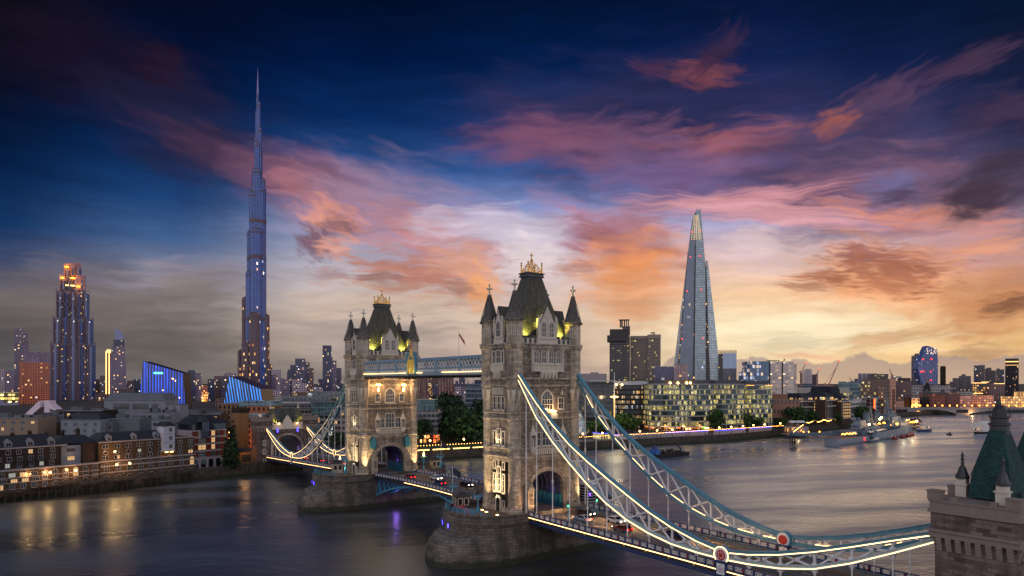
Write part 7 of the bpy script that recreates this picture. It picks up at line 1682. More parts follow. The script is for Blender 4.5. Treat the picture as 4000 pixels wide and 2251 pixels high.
for lab, dep, segs in [('low dark flats right of the brick chimney', 1500, [('shaft', 1895, 1932, 448, F_far, 20, 0), ('shaft', 1922, 1981, 415, F_far, 20, 3)]), ('stepped dark flats between the chimney and the tall dark group', 1500, [('shaft', 1980, 2055, 395, F_far, 24, 0), ('crown', 2004, 2042, 380, F_far, 18, 3), ('shaft', 2052, 2091, 396, F_far, 22, 4)]),
                       ('tallest tower of the dark group of four', 1550, [('shaft', 2116, 2160, 300, F_navy, 24, 0), ('shaft', 2158, 2218, 297, F_far, 24, -3)]), ('second dark tower of the group of four, rounded top', 1560, [('shaft', 2220, 2262, 330, F_far, 24, 0), ('crown', 2232, 2278, 320, F_far, 20, -2), ('shaft', 2262, 2320, 345, F_far, 24, 3)]), ('third dark tower of the group of four', 1560, [('shaft', 2322, 2356, 328, F_far, 24, 0), ('shaft', 2354, 2395, 336, F_navy, 24, 2)]),
                       ('dark tower standing apart at the far right with glowing band at its top', 1450, [('shaft', 2402, 2528, 300, F_navy, 30, 0), ('crown', 2404, 2528, 236, M_hosp, 30, 0)]),
                       ('white slim gridded tower between two cranes', 1300, [('shaft', 555, 635, 338, F_farw, 24, 0), ('crown', 575, 630, 332, F_farw, 16, 2), ('base', 525, 650, 465, F_offg, 30, -8)]), ('dark slim tower right of the white gridded one', 1320, [('shaft', 636, 692, 382, F_far, 20, 0), ('shaft', 676, 692, 400, F_farw, 16, -2)]), ('dark narrow tower left of the white gridded one', 1310, [('shaft', 526, 552, 372, F_far, 20, 0)])]:
    t, L = skyR('tower_block', lab, dep, segs)
    if 'glowing' in lab: mb = L.mb(); mb.box(L.X(ZC(2406)), L.X(ZC(2526)), -.6, -.2, L.Z(VC(268)), L.Z(VC(262))); mb.box(L.X(ZC(2406)), L.X(ZC(2526)), -.6, -.2, L.Z(VC(298)), L.Z(VC(296))); mb.build('glowing_band', M_goldline, t)
# low far-city filler of separate roofs along the horizon
F_low = [F_res4, F_far, F_white, F_bofc]
for i in range(38):
    u = -40+i*112+rnd.uniform(-30, 30); dep = rnd.uniform(900, 1900) if u < 2300 else rnd.uniform(1150, 2000)
    h = rnd.uniform(10, 24); w = rnd.uniform(40, 90)
    side = 'left of the two stone towers' if u < 1300 else 'between the two stone towers' if u < 2000 else 'right of the nearer stone tower'
    v = HOR+(CAM[2]-4.5-h)*FPX/dep
    t, L = blocks('low_city_block', 'low dark city block on the far horizon, %s' % side, 'building', dep, u, [('wall', u-w/2, u+w/2, v, None, F_low[i % 4], 24, 0), ('roof_storey', u-w*.3, u+w*.2, v-3, v, F_low[(i+1) % 4], 10, 6)], 'low city blocks %s' % side)
# tower cranes
M_crane = plain('crane_steel', (150, 110, 96), .6)
for i, (u0, v0, u1, v1, dep, lab) in enumerate(((ZC(783), VC(492), ZC(884), VC(262), 1000, 'largest luffing crane, jib leaning right, over the long low office'), (ZC(541), VC(365), ZC(582), VC(276), 1250, 'crane with raised jib left of the white gridded tower'), (ZC(684), VC(382), ZC(703), VC(332), 1250, 'small crane on the dark slim tower'), (ZC(1368), VC(398), ZC(1347), VC(332), 1000, 'crane with jib leaning left behind the big brown office'), (ZC(1688), VC(455), ZC(1650), VC(352), 1100, 'pale crane in front of the curved blue tower'), (ZC(998), VC(445), ZC(978), VC(405), 1200, 'tiny crane over the teal glass office'), (1828, 1496, 1820, 1470, 1500, 'left tiny crane between the bridge towers'), (1848, 1498, 1850, 1469, 1500, 'right tiny crane between the bridge towers'))):
    L = Loc(dep, u0); t = L.thing('tower_crane', lab, 'crane', 'cranes on the skyline'); p = Vector((0, 0, L.Z(v0))); q = Vector((L.X(u1), 0, L.Z(v1))); d = q-p; k = L.k
    mb = L.mb(); w = 1.6 if i else 2.2
    mb.bar((0, 0, GZ), p, w, w); mb.build('mast', M_crane, t); mb = L.mb(); n = 10
    for s in (-1, 1): mb.bar(p+Vector((0, 0, s*w*.5)), q, .6, .6)
    for j in range(n): a = p.lerp(q, j/n); b = p.lerp(q, (j+1)/n); mb.bar(a+Vector((0, 0, w*.5*(1-j/n))), b-Vector((0, 0, w*.5*(1-(j+1)/n))), .4, .4)
    mb.build('jib', M_crane, t); mb = L.mb(); bk = p-d.normalized()*d.length*.25*Vector((1, 1, .1)); bk = p+Vector((-d.x*.28, 0, d.length*.1)); mb.bar(p, bk, .9, .9); mb.bar(bk, p.lerp(q, .75), .35, .35); mb.cbox((bk.x, bk.y, bk.z-2.5), 3, 2, 3); mb.build('counter_jib', M_crane, t)
    if i in (0, 1, 2): mb = L.mb(); mb.sphere((q.x, q.y, q.z+.6), 1.1, 6, 4); mb.build('red_beacon', M_redglow, t)
# ---- quay furniture: lamp posts, planters, blue lit curved terrace, people-scale things
def shore(u):
    for (a, da), (b, db) in zip(BANK, BANK[1:]):
        if a <= u <= b: return da+(db-da)*(u-a)/(b-a)
qn = 'lamp posts along the right quay'
proto = None
for i, (zx, zy) in enumerate(((66, 1265), (248, 1255), (433, 1243), (602, 1234), (765, 1226), (910, 1215), (1044, 1208), (1074, 1206), (1222, 1198), (1247, 1196), (1353, 1187), (1466, 1179), (1577, 1169), (1675, 1160), (1781, 1151), (1928, 1143))):
    u = ZA(zx); d = shore(u)+1.2; x, y = at(u, d)
    if proto is None:
        proto = thing('quay_lamp', '', 'street lamp', (x, y, 5.3), 0, qn); mb = MB(); mb.lathe(x, y, [(.3, 5.3), (.22, 6.2), (.09, 6.6), (.08, 9.4), (.2, 9.6)], 6); mb.build('lamp_post', M_iron, proto); mb = MB(); mb.sphere((x, y, 10.0), .5, 8, 6); mb.build('lamp_globe', M_lampq := glow('quay_lamp_globe', (255, 178, 84), 26), proto); o = proto
    else: o = copy_tree(proto, loc=(x, y, 5.3))
    ordn = ('first', 'second', 'third', 'fourth', 'fifth', 'sixth', 'seventh', 'eighth', 'ninth', 'tenth', 'eleventh', 'twelfth', 'thirteenth', 'fourteenth', 'fifteenth', 'sixteenth')[i]
    o['label'] = 'globe lamp on the quay wall, %s counting right from the nearer tower' % ordn
for u, lab in ((1680, 'globe lamp post on the riverside walk, left one between the towers'), (1812, 'globe lamp post on the riverside walk, right one between the towers')):
    o = copy_tree(proto, loc=(*at(u, shore(u)+6), 5.3)); o['label'] = lab; o['group'] = 'lamp posts between the towers'
M_bluestrip = glow('blue_edge_light', (50, 70, 255), 3, False)
L = Loc(432, ZA(260)); t = L.thing('curved_terrace', 'round sunken terrace wall edged with blue light below the glass egg', 'terrace wall'); mb = L.mb(); ms = L.mb(); N = 20
P = [(L.X(ZA(155+(340-155)*.5))+ (L.X(ZA(340))-L.X(ZA(155)))*.5*cos(a), 10*sin(a)-2) for a in [pi+pi*i/N for i in range(N+1)]]
for a, b in zip(P, P[1:]): mb.face([(*a, GZ), (*b, GZ), (*b, 9.2), (*a, 9.2)], 0); ms.bar((*a, 9.4), (*b, 9.4), .25, .25)
mb.build('glass_wall', facade('terrace_lit_glass', (120, 110, 90), (110, 96, 60), 2, 5, .9, .7, .8, YELL, .8, .1), t); ms.build('edge_light', M_bluestrip, t)
for u0, u1, dd, lab in ((360, 1250, 14, 'long low terrace wall edged with blue light along the offices'), (1310, 1600, 9, 'blue edged terrace wall before the middle curved office'), (1640, 1842, 9, 'blue edged terrace wall before the rightmost curved office')):
    W = Wall(ZA(u0), shore(ZA(u0))+dd, ZA(u1), shore(ZA(u1))+dd, 'terrace_edge', lab, 'terrace wall', 'blue edged terrace walls'); W.block('wall', 0, W.L, 0, 1, GZ, 7.6, M_conc); mb = W.mb(); mb.box(0, W.L, -.35, -.05, 7.3, 7.65); mb.build('edge_light', M_bluestrip, W.t)
sheet('promenade', [(2200, 402), (2258, 405), (2589, 440), (2829, 467), (3090, 523), (3090, 532), (2829, 486), (2589, 462), (2200, 425)], 4.53, M_path)
W = Wall(ZA(450), shore(ZA(450))+4, ZA(870), shore(ZA(870))+4, 'white_marquee', 'long low white marquee on the quay below the offices', 'marquee'); mb = W.mb(); n = 6
for i in range(n): gable_roof(mb, W.L*i/n, W.L*(i+.9)/n, 0, 6, 7.0, 1.4, 0, 'x', .1); mb.box(W.L*i/n, W.L*(i+.9)/n, 0, 6, GZ, 7.0)
mb.build('canvas', M_render, W.t)
# light mast of the quay: tall post with a glowing disc
x, y = at(ZA(362), 470); t = thing('light_mast', 'tall lamp mast with glowing disc right of the blue chain', 'light mast', (x, y, GZ)); mb = MB(); mb.tube((x, y, GZ), (x, y, 48), .45, 8, r2=.25); mb.build('mast', M_slab, t)
z = 31; mb = MB(); mb.lathe(x, y, [(.3, z-.9), (2.7, z-.4), (2.9, z), (2.5, z+.4), (.5, z+.7)], 16); mb.build('light_disc', glow('mast_disc_light', (255, 190, 110), 4, False), t); mb = MB(); mb.lathe(x, y, [(.5, 17), (.5, z-1)], 8); mb.build('light_column', glow('mast_column_light', (255, 196, 120), 1.2, False), t)
lamp('lamp_light', t, (x-FW[0]*4, y-FW[1]*4, z-1), 9000, (1, .7, .38), r=1.5)
for i, (zx, d, w, h, lab) in enumerate(((170, 470, 12, 11, 'tree right of the glass egg, behind the blue chain'), (235, 474, 13, 11, 'second tree right of the glass egg'), (450, 488, 18, 15, 'bright green tree left of the widest curved office'), (530, 494, 13, 12, 'tree in front of the black glass office'), (1330, 505, 14, 17, 'tree between the widest and middle curved offices'), (1625, 512, 11, 14, 'tree between the middle and rightmost curved offices'), (1720, 515, 11, 11, 'small tree before the rightmost curved office'), (1285, 500, 9, 13, 'slim tree at the right end of the orange restaurants'))):
    tree('quay_tree', lab, ZA(zx), d, w, h, pal=(1, 3, 0) if i < 4 else (0, 1, 2), seed=60+i, group='trees before the glass offices')
for i, (u, d, w, h, lab) in enumerate(((ZC(455), 546, 19, 18, 'large tree left of the arched warehouses'), (ZC(525), 552, 13, 16, 'tree right of the large one, touching the arched warehouse'), (ZC(630), 566, 15, 14, 'dark tree before the left arched warehouse'), (ZC(345), 538, 14, 9, 'low dark tree before the plain brown block'), (ZC(1085), 600, 15, 17, 'tree right of the yellow lit arched block'), (ZC(1120), 606, 14, 15, 'tree just left of the warship funnels'), (ZC(880), 572, 8, 12, 'dark slim tree between two arched blocks'))):
    tree('quay_tree', lab, u, d, w, h, pal=(0, 1, 2), seed=80+i, group='trees before the warehouses')
for q in (.15, .4, .65, .9): 
    x, y = at(ZC(526+460*q), 570); 
M_lampo = glow('orange_street_lamp', (255, 150, 50), 14, False)
# far concrete bridge
t = thing('concrete_bridge', 'low grey concrete arch bridge across the river far upstream', 'bridge', (*at(3900, 850), 0)); L = Loc(850, 3540)
mb = L.mb(); mp = L.mb(); D = 12
def deckz(u): return L.Z(1596)+0*u
x0, x1 = L.X(3470), L.X(4500); spans = [(L.X(3545), L.X(3735)), (L.X(3783), L.X(4150)), (L.X(4200), L.X(4600))]
top = L.Z(1595); 
mb.box(x0, x1, 0, D, top-1.6, top); mb.box(x0, x1, -.3, .3, top, top+1.1)
for a, b in spans:
    N = 12; P = [(a+(b-a)*i/N, top-1.6-5.5*((2*i/N-1)**2)) for i in range(N+1)]
    mb.extr([(b, top-1.5), (a, top-1.5)]+P, lambda p: (p[0], 0, p[1]), lambda p: (p[0], D, p[1]))
mb.build('deck', M_conc, t)
for a, b in ((3735, 3783), (4150, 4200), (3470, 3545)): mp.prism([(L.X(a), -1), (L.X(b), -1), (L.X(b), D+1), (L.X(a), D+1)], -1, top-6); mp.build('pier', M_conc, t); mp = L.mb()
lamp('pier_light', t, L.M @ Vector((L.X(3790), -4, 3)), 5000, (1, .5, .15), r=.5)
for i in range(15):
    u = 3600+i*29; z = top+3.2; x, y, _ = L.M @ Vector((L.X(u), 3, 0))
    b = thing('bridge_lamp', 'one of the small orange lamps in a row along the far concrete bridge', 'street lamp', (x, y, top), 0, 'lamps on the far concrete bridge'); mb = MB(); mb.tube((x, y, top), (x, y, z), .15, 5); mb.build('lamp_post', M_iron, b); mb = MB(); mb.sphere((x, y, z), .8, 6, 4); mb.build('lamp_globe', M_lampo, b)
# ================================================================ ships and boats
M_hull = plain('warship_grey', (116, 124, 132), .55, var=.25, sc=.12); M_hulld = plain('warship_blue_grey', (70, 88, 102), .55, var=.15); M_shipdk = plain('ship_dark_fittings', (48, 54, 60), .6)
M_canvas = plain('pale_canvas', (196, 192, 186), .8); M_buoyr = plain('dull_red_buoy', (112, 34, 32), .5); M_deckw = plain('ship_deck', (110, 96, 84), .8)
def ship_frame(u0, d0, u1, d1):
    p = Vector((*at(u0, d0), 0)); q = Vector((*at(u1, d1), 0)); d = q-p
    return rotM(atan2(d.y, d.x), p), d.length, p, atan2(d.y, d.x)
M_, LEN, P0, ANG = ship_frame(3247, 440, 3556, 540)
t = thing('warship', 'large grey warship with two funnels and tall mast moored on the right', 'warship', tuple(P0), ANG)
lat0 = (3247-2000)/FPX*440; la = ((3556-2000)/FPX*540-lat0)/LEN; db = 100/LEN
def sx(zx): k = (3050+zx*.2329-2000)/FPX; return (k*440-lat0)/(la-k*db)
def sz(zx, zy): s = sx(zx); return CAM[2]+(HOR-(1550+zy*.2329))*(440+db*s)/FPX
HB = 7.4
def hullw(s): k = s/LEN; return HB*(min(1, .62+k*4.2) if k < .1 else 1 if k < .62 else max(.02, 1-((k-.62)/.4)**1.8))
mb = MB(M_); N = 30; secs = []
def dk(s): k = s/LEN; return 4.5+.3*k if k < .36 else 6.3+max(0, k-.5)*3.2
st = [LEN*i/N for i in range(N+1)]; st = sorted(st+[LEN*.359, LEN*.361])
for s in st: w = hullw(s); fl = 1+.12*max(0, s/LEN-.6); k = s/LEN; rk = 5*max(0, k-.9)/.1; secs.append([(s+0, -w*.86 if k < .95 else -w*.6, -.5), (s+rk*.2, -w, 1.6), (s+rk, -w*fl, dk(s)), (s+rk, w*fl, dk(s)), (s+rk*.2, w, 1.6), (s, w*.86 if k < .95 else w*.6, -.5)])
for A, B in zip(secs, secs[1:]):
    for i in range(5): mb.face([A[i], B[i], B[i+1], A[i+1]], 1 if i == 2 else 0)
mb.face(secs[0][::-1]); mb.face(secs[-1]); hull = mb.build('hull', [M_hull, M_deckw], t)
mb = MB(M_)
for i in range(26):
    s = LEN*(.04+i*.036); mb.lathe(s, -hullw(s)*1.01, [(.16, dk(s)-2.0), (.16, dk(s)-1.7)], 6)
mb.build('porthole', M_shipdk, hull)['kind'] = 'stuff'
mb = MB(M_)                                         # pale dazzle patches and boot topping
for a, b, z0, z1 in ((.3, .42, 1.2, 3.0), (.52, .6, 1.0, 3.6), (.66, .73, 1.2, 4.2)):
    mb.face([(LEN*a, -hullw(LEN*a)-.06, z0), (LEN*b, -hullw(LEN*b)-.06, z0), (LEN*(b-.03), -hullw(LEN*b)-.08, z1), (LEN*(a+.05), -hullw(LEN*a)-.08, z0+.8)])
mb.build('camouflage_patch', M_canvas, hull)
def gun_turret(zx, z, dirn, sc=1.0):
    s = sx(zx); mb = MB(M_); w = 4.2*sc; mb.lathe(s, 0, [(2.6*sc, z), (2.6*sc, z+1)], 10, 0); A = [(s-3.2*sc, -w*.8), (s+3.2*sc, -w*.8), (s+3.2*sc, w*.8), (s-3.2*sc, w*.8)]; B = [(s-2.6*sc, -w*.62), (s+2.4*sc, -w*.62), (s+2.4*sc, w*.62), (s-2.6*sc, w*.62)]
    mb.frus(A, z+.8, B, z+3.4*sc, 0, 0); g = mb.build('gun_turret', M_hull, t); mb = MB(M_)
    for y in (-1.6, 0, 1.6): mb.tube((s+dirn*2.8*sc, y*sc, z+2.2*sc), (s+dirn*9*sc, y*sc, z+3.6*sc), .28, 6, r2=.2)
    mb.build('gun_barrel', M_hulld, g)
gun_turret(1180, 4.7, -1); gun_turret(1290, 8.2, -1); gun_turret(1950, 9.6, 1); gun_turret(2060, 7.4, 1)
mb = MB(M_)
def dkbox(x0, x1, z0, z1, w, m=0): mb.box(sx(x0), sx(x1), -w, w, z0, z1, m)
dkbox(1235, 1480, 4.5, 8.2, 5.2, 1); dkbox(1300, 1530, 8.2, 10.2, 4.4, 1); dkbox(1260, 1400, 10.2, 12.6, 3); dkbox(1280, 1370, 12.6, 14.6, 2.2); dkbox(1380, 1990, 6.3, 8.4, 5.8, 1); dkbox(1500, 1700, 8.4, 10, 4.2)
dkbox(1700, 2000, 8.4, 10.6, 4.6); dkbox(1712, 1970, 10.6, 13, 4, 1); dkbox(1720, 1930, 13, 15.4, 3.4); dkbox(1740, 1880, 15.4, 17.6, 2.8, 1); dkbox(1690, 1760, 10.6, 16, 1.4); dkbox(1835, 1870, 17.6, 19.4, 1.6); dkbox(1990, 2120, 6.4, 7.6, 4)
mb.build('superstructure', [M_hull, M_hulld], t)
for a, y, z, r, m in ((1300, 0, 15.4, 1.5, 0), (1850, 0, 20, 1.3, 0), (1430, -3, 11.5, 1.6, 0), (1640, -3.4, 11.6, 1.9, 1), (1560, -3.6, 11.2, 1.6, 1)): mb = MB(M_); mb.sphere((sx(a), y, z), r, 10, 6); mb.build('director_dome', [M_hulld, M_shipdk][m], t)
for a in (1437, 1615):
    mb = MB(M_); s = sx(a); z1 = 19.6; n = 12
    R_ = lambda r, z: [(s+r*1.35*cos(2*pi*i/n), r*.9*sin(2*pi*i/n)) for i in range(n)]
    mb.frus(R_(2.6, 0), 8, R_(2.3, 0), z1, 0); mb.frus(R_(2.5, 0), z1, R_(2.5, 0), z1+.7, 1, 1); mb.build('funnel', [M_hulld, M_shipdk], t)
def mast(zx, z0, z1, red=False):
    s = sx(zx); mb = MB(M_); r = 2.0
    for i in range(4): a = pi/4+i*pi/2; mb.tube((s+r*cos(a), r*sin(a), z0), (s+.4*cos(a), .4*sin(a), z0+(z1-z0)*.62), .3, 5, r2=.2)
    for k in range(7):
        z = z0+(z1-z0)*.62*k/7; q = r*(1-k/7*.8)
        for i in range(4): a = pi/4+i*pi/2; b = a+pi/2; mb.bar((s+q*cos(a), q*sin(a), z), (s+q*.9*cos(b), q*.9*sin(b), z+2), .16, .16)
    mb.tube((s, 0, z0+(z1-z0)*.6), (s, 0, z1), .25, 6, r2=.1)
    for k, w in ((.62, 7), (.74, 5), (.86, 3.4)): z = z0+(z1-z0)*k; mb.bar((s, -w, z), (s, w, z), .22, .22); mb.bar((s-w*.6, 0, z), (s+w*.6, 0, z), .2, .2)
    mb.box(s-1.2, s+1.2, -1.2, 1.2, z0+(z1-z0)*.6, z0+(z1-z0)*.63); mb.build('mast', M_hull, t)
mast(1780, 17, 37); mast(1505, 10, 32)
mb = MB(M_); s0, s1 = sx(1310), sx(1585); mb.face([(s0, -HB-.3, 6.6), (s1, -HB-.6, 7.6), (s1, -3, 8.6), (s0, -3, 7.6)]); s0, s1 = sx(1495), sx(1660); mb.face([(s0, -4, 10.4), (s1, -4, 10.4), (s1, 0, 11.8), (s0, 0, 11.8)]); mb.face([(s0, 4, 10.4), (s1, 4, 10.4), (s1, 0, 11.8), (s0, 0, 11.8)]); mb.build('awning', M_canvas, t)
mb = MB(M_)
for a in range(11): s = sx(1660+a*16); mb.box(s-.3, s+.3, -6.9, -6.5, 6.3, 8.4)
mb.build('deck_stanchion', M_hulld, t); mb = MB(M_); mb.box(sx(1565), sx(1680), -6.6, -4.4, 8.6, 11); mb.build('deck_house', M_hulld, t); mb = MB(M_); mb.tube((sx(1690), -6.8, 8), (sx(1675), -7.4, 15), .35, 6); mb.bar((sx(1690), -5, 9), (sx(1740), -4.6, 16), 1.2, 1.0); mb.tube((sx(1735), -7, 6.4), (sx(1735), -7, 11.5), .5, 6); mb.tube((sx(1820), -7, 6.6), (sx(1820), -7, 11.2), .6, 6)
mb.build('deck_fitting', M_hulld, t)
mb = MB(M_)
for a, b, z in ((880, 990, 7.4), (1000, 1125, 7.2), (2040, 2140, 10.4), (1580, 1620, 12), (1800, 1870, 10.3), (1500, 1540, 11.8)):
    n = int(abs(sx(b)-sx(a))/1.1)+1
    for i in range(n): mb.sphere((sx(a)+(sx(b)-sx(a))*i/n, -5.4, z+.3*sin(i)), .34, 5, 3)
mb.build('deck_light', M_lampo, t)['kind'] = 'stuff'
mb = MB(M_)
for a, z in ((2150, 10.6), (1340, 12), (1545, 16), (1520, 15), (1690, 10)): mb.sphere((sx(a), -5.6, z), .75, 8, 5)
mb.build('deck_lamp', M_lampw, t)
mb = MB(M_)
for z in (2.2, 3.6): mb.sphere((sx(1207), -hullw(sx(1207))-.3, z), .32, 6, 4)
mb.build('red_lamp', M_redglow, t)
for a, z in ((1470, 13), (1850, 12), (2000, 9)): lamp('deck_floodlight', t, M_ @ Vector((sx(a), -8.6, z)), 1500, (1, .68, .35), r=.6)
mb = MB(M_)
for i in range(34): s = LEN*(.02+i*.0285); w = hullw(s)-.2; mb.bar((s, -w, dk(s)), (s, -w, dk(s)+1), .07, .07)
for i in range(33): s, s2 = LEN*(.02+i*.0285), LEN*(.02+(i+1)*.0285); mb.bar((s, -hullw(s)+.2, dk(s)+1), (s2, -hullw(s2)+.2, dk(s2)+1), .06, .06)
for a, b in (((sx(1780), 0, 35), (sx(1505), 0, 31)), ((sx(1505), 0, 31), (sx(1150), 0, 8)), ((sx(1780), 0, 34), (LEN-2, 0, 9))): mb.tube(a, b, .07, 4)
mb.build('rigging', M_iron, t)
mb = MB(M_); mb.tube((sx(1300), -HB-1.2, 3), (sx(1360), -HB-1.6, 7), 1.3, 10); mb.box(sx(1230), sx(1340), -HB-3.4, -HB-.6, .3, 1.0)
for a in (1232, 1260, 1300, 1336): mb.tube((sx(a), -HB-3, -1), (sx(a), -HB-3, 1.6), .2, 5)
mb.build('side_platform', M_hulld, t)
for i, zx in enumerate((1650, 1792, 1922, 2010)):
    s = sx(zx); c = M_ @ Vector((s, -hullw(s)-3.0, .9)); b = thing('mooring_buoy', 'red fender buoy along the warship hull, %s counted from the stern' % ('first', 'second', 'third', 'last')[i], 'buoy', (c.x, c.y, 0), ANG, 'red buoys beside the warship')
    mb = MB(rotM(ANG, c)); mb.M = mb.M @ Matrix.Rotation(pi/2, 4, 'Y'); mb.lathe(0, 0, [(.3, -2.7), (1.3, -2.3), (1.65, -1.6), (1.65, 1.6), (1.3, 2.3), (.3, 2.7)], 12); mb.build('buoy_body', M_buoyr, b); mb = MB(rotM(ANG, c))
    for q in (-1.3, 1.3): mb.box(q-.15, q+.15, -.2, .2, 1.5, 1.9)
    mb.build('lifting_eye', M_iron, b)
# gangway from the landing to the stern
U = lambda zx: 3050+zx*.2329
W = Wall(U(190), 437, U(860), 440, 'gangway_bridge', 'long flat grey gangway on a pile, leading to the warship stern', 'gangway'); mb = W.mb(); mb.box(0, W.L, 0, 2.6, 6.6, 7.0); mb.box(0, W.L, -.1, .1, 7.0, 8.6); mb.box(0, W.L, 2.5, 2.7, 7.0, 8.6); mb.build('walkway', M_hulld, W.t)
for x in (0, 1.6, 3.4):
    mb = W.mb(); mb.bar((x, 0, 6.2), (x, 2.4, 6.2), .3, .3)
    for y in (0, 2.4): mb.tube((x, y, -1), (x, y, 6.6), .28, 6)
    mb.bar((x, 0, .5), (min(3.4, x+1.7), 0, 4), .2, .2); mb.bar((min(3.4, x+1.7), 0, .5), (x, 0, 4), .2, .2); mb.build('pile', M_bark, W.t)
mb = W.mb()
for x in (.28, .41, .68): mb.sphere((W.L*x, -.2, 9.1), .42, 6, 4)
mb.build('lamp_globe', M_lampo, W.t)
W2 = Wall(U(205), 441, U(375), 494, 'gangway_ramp', 'sloping ramp with lights joining the gangway to the landing pavilion', 'gangway'); mb = W2.mb(); mb.bar((0, 1, 6.9), (W2.L, 1, 8.6), 2.4, .5); mb.bar((0, -.2, 8), (W2.L, -.2, 9.7), .15, 1.2); mb.bar((0, 2.2, 8), (W2.L, 2.2, 9.7), .15, 1.2); mb.build('ramp', M_conc, W2.t); mb = W2.mb()
for i in range(9): mb.sphere((W2.L*i/9, -.4, 9+1.6*i/9), .26, 5, 3)
mb.build('bulb', M_bulb, W2.t)
L = Loc(497, U(300)); t = L.thing('landing_pavilion', 'riverside landing pavilion with roof terrace and lit ground floor', 'pavilion'); X = lambda a: L.X(U(a))
mb = L.mb(); mb.box(X(115), X(480), 0, 12, 2.4, 3.2); mb.box(X(125), X(470), 1, 11, 7.6, 8.4); mb.box(X(375), X(465), -.5, 4, 3, 8.6); mb.build('deck', M_conc, t)
mb = L.mb(); mb.box(X(140), X(380), 2.5, 10, 3.2, 7.6); mb.build('glass_wall', facade('pavilion_glass', (120, 80, 60), (90, 60, 40), 2, 4.4, .85, .8, .7, AMBER, 1.8, .1), t); mb = L.mb()
for a, b in ((200, 300), (300, 430)): gable_roof(mb, X(a), X(b), 2, 9, 11.4, 1.4, 0, 'x', .4); [mb.bar((X(q), 2, 8.4), (X(q), 2, 11.4), .15, .15) for q in (a+6, b-6)]
mb.build('terrace_canopy', M_canvas, t); mb = L.mb()
for i in range(24): mb.bar((X(125+i*14.5), .9, 8.4), (X(125+i*14.5), .9, 9.5), .08, .08)
mb.bar((X(125), .9, 9.5), (X(470), .9, 9.5), .1, .1); mb.build('railing', M_iron, t); mb = L.mb()
for a in (130, 220, 310, 400, 470): mb = L.mb(); mb.tube((X(a), 1, -1), (X(a), 1, 2.4), .3, 6); mb.build('pile', M_bark, t)
lamp('pavilion_light', t, L.M @ Vector((X(270), -1, 6)), 900, (1, .6, .28), r=.5)
def boat_hull(mb, Ln, B, h, m=0, md=1, bow=.3):
    st = [0, .06, .25, .5, 1-bow, 1-bow*.4, 1]; wd = [.72, .9, 1, 1, .95, .6, .06]
    sec = [[(Ln*s, -B*w*.8, -.4), (Ln*s+(.5 if s == 1 else 0), -B*w, h*(1+.25*max(0, s-.6))), (Ln*s+(.5 if s == 1 else 0), B*w, h*(1+.25*max(0, s-.6))), (Ln*s, B*w*.8, -.4)] for s, w in zip(st, wd)]
    for A, B_ in zip(sec, sec[1:]):
        for i in range(3): mb.face([A[i], B_[i], B_[i+1], A[i+1]], md if i == 1 else m)
    mb.face(sec[0][::-1], m); mb.face(sec[-1], m)
M_hullb = plain('black_boat_hull', (26, 26, 28), .6); M_blue = plain('blue_boat_paint', (38, 84, 150), .5); M_rust = plain('rusty_scrap', (60, 46, 40), .9, var=.4, sc=1)
F_, Lb, p0, an = ship_frame(2680, 384, 2538, 365)
t = thing('work_barge', 'dark work barge with scrap heap, crane arm and blue cabin on the river', 'barge', tuple(p0), an); mb = MB(F_); boat_hull(mb, Lb, 3.6, 1.9, 0, 1, .12); mb.build('hull', [M_hullb, M_rust], t)
mb = MB(F_); rb = random.Random(8)
for i in range(70): 
    x = rb.uniform(.2, .74)*Lb; y = rb.uniform(-2.4, 2.4); z = 1.6+rb.uniform(0, 2.6)*sin(pi*(x/Lb-.1)/.75); s = rb.uniform(.3, .9); a = rb.uniform(0, 3); mb.bar((x-s*cos(a), y-s*sin(a), z), (x+s*cos(a), y+s*sin(a), z+rb.uniform(-.6, .6)), rb.uniform(.2, .9), rb.uniform(.2, .8), i % 3 == 0)
hp = mb.build('scrap_heap', [M_rust, M_iron], t); hp['kind'] = 'stuff'; mb = MB(F_); mb.box(Lb*.8, Lb*.92, -2, 2, 1.8, 4.4); mb.box(Lb*.84, Lb*.9, -1.4, 1.4, 4.4, 6.4, 0); mb.box(Lb*.835, Lb*.905, -1.45, 1.45, 5.2, 6, 1); mb.box(Lb*.9, Lb*.985, -2.4, 1.2, 1.8, 3.2, 0); mb.build('cabin', [M_blue, M_pane], t)
mb = MB(F_); a = Lb*.16; mb.bar((a, 0, 2), (a, 0, 4), .8, .8); mb.bar((a, 0, 4), (a+3.4, 0, 6), .4, .4); mb.bar((a+3.4, 0, 6), (a-1, 0, 6.8), .3, .3); mb.bar((a-1, 0, 6.8), (a-1.4, 0, 4), .15, .15); mb.build('crane_arm', M_iron, t)
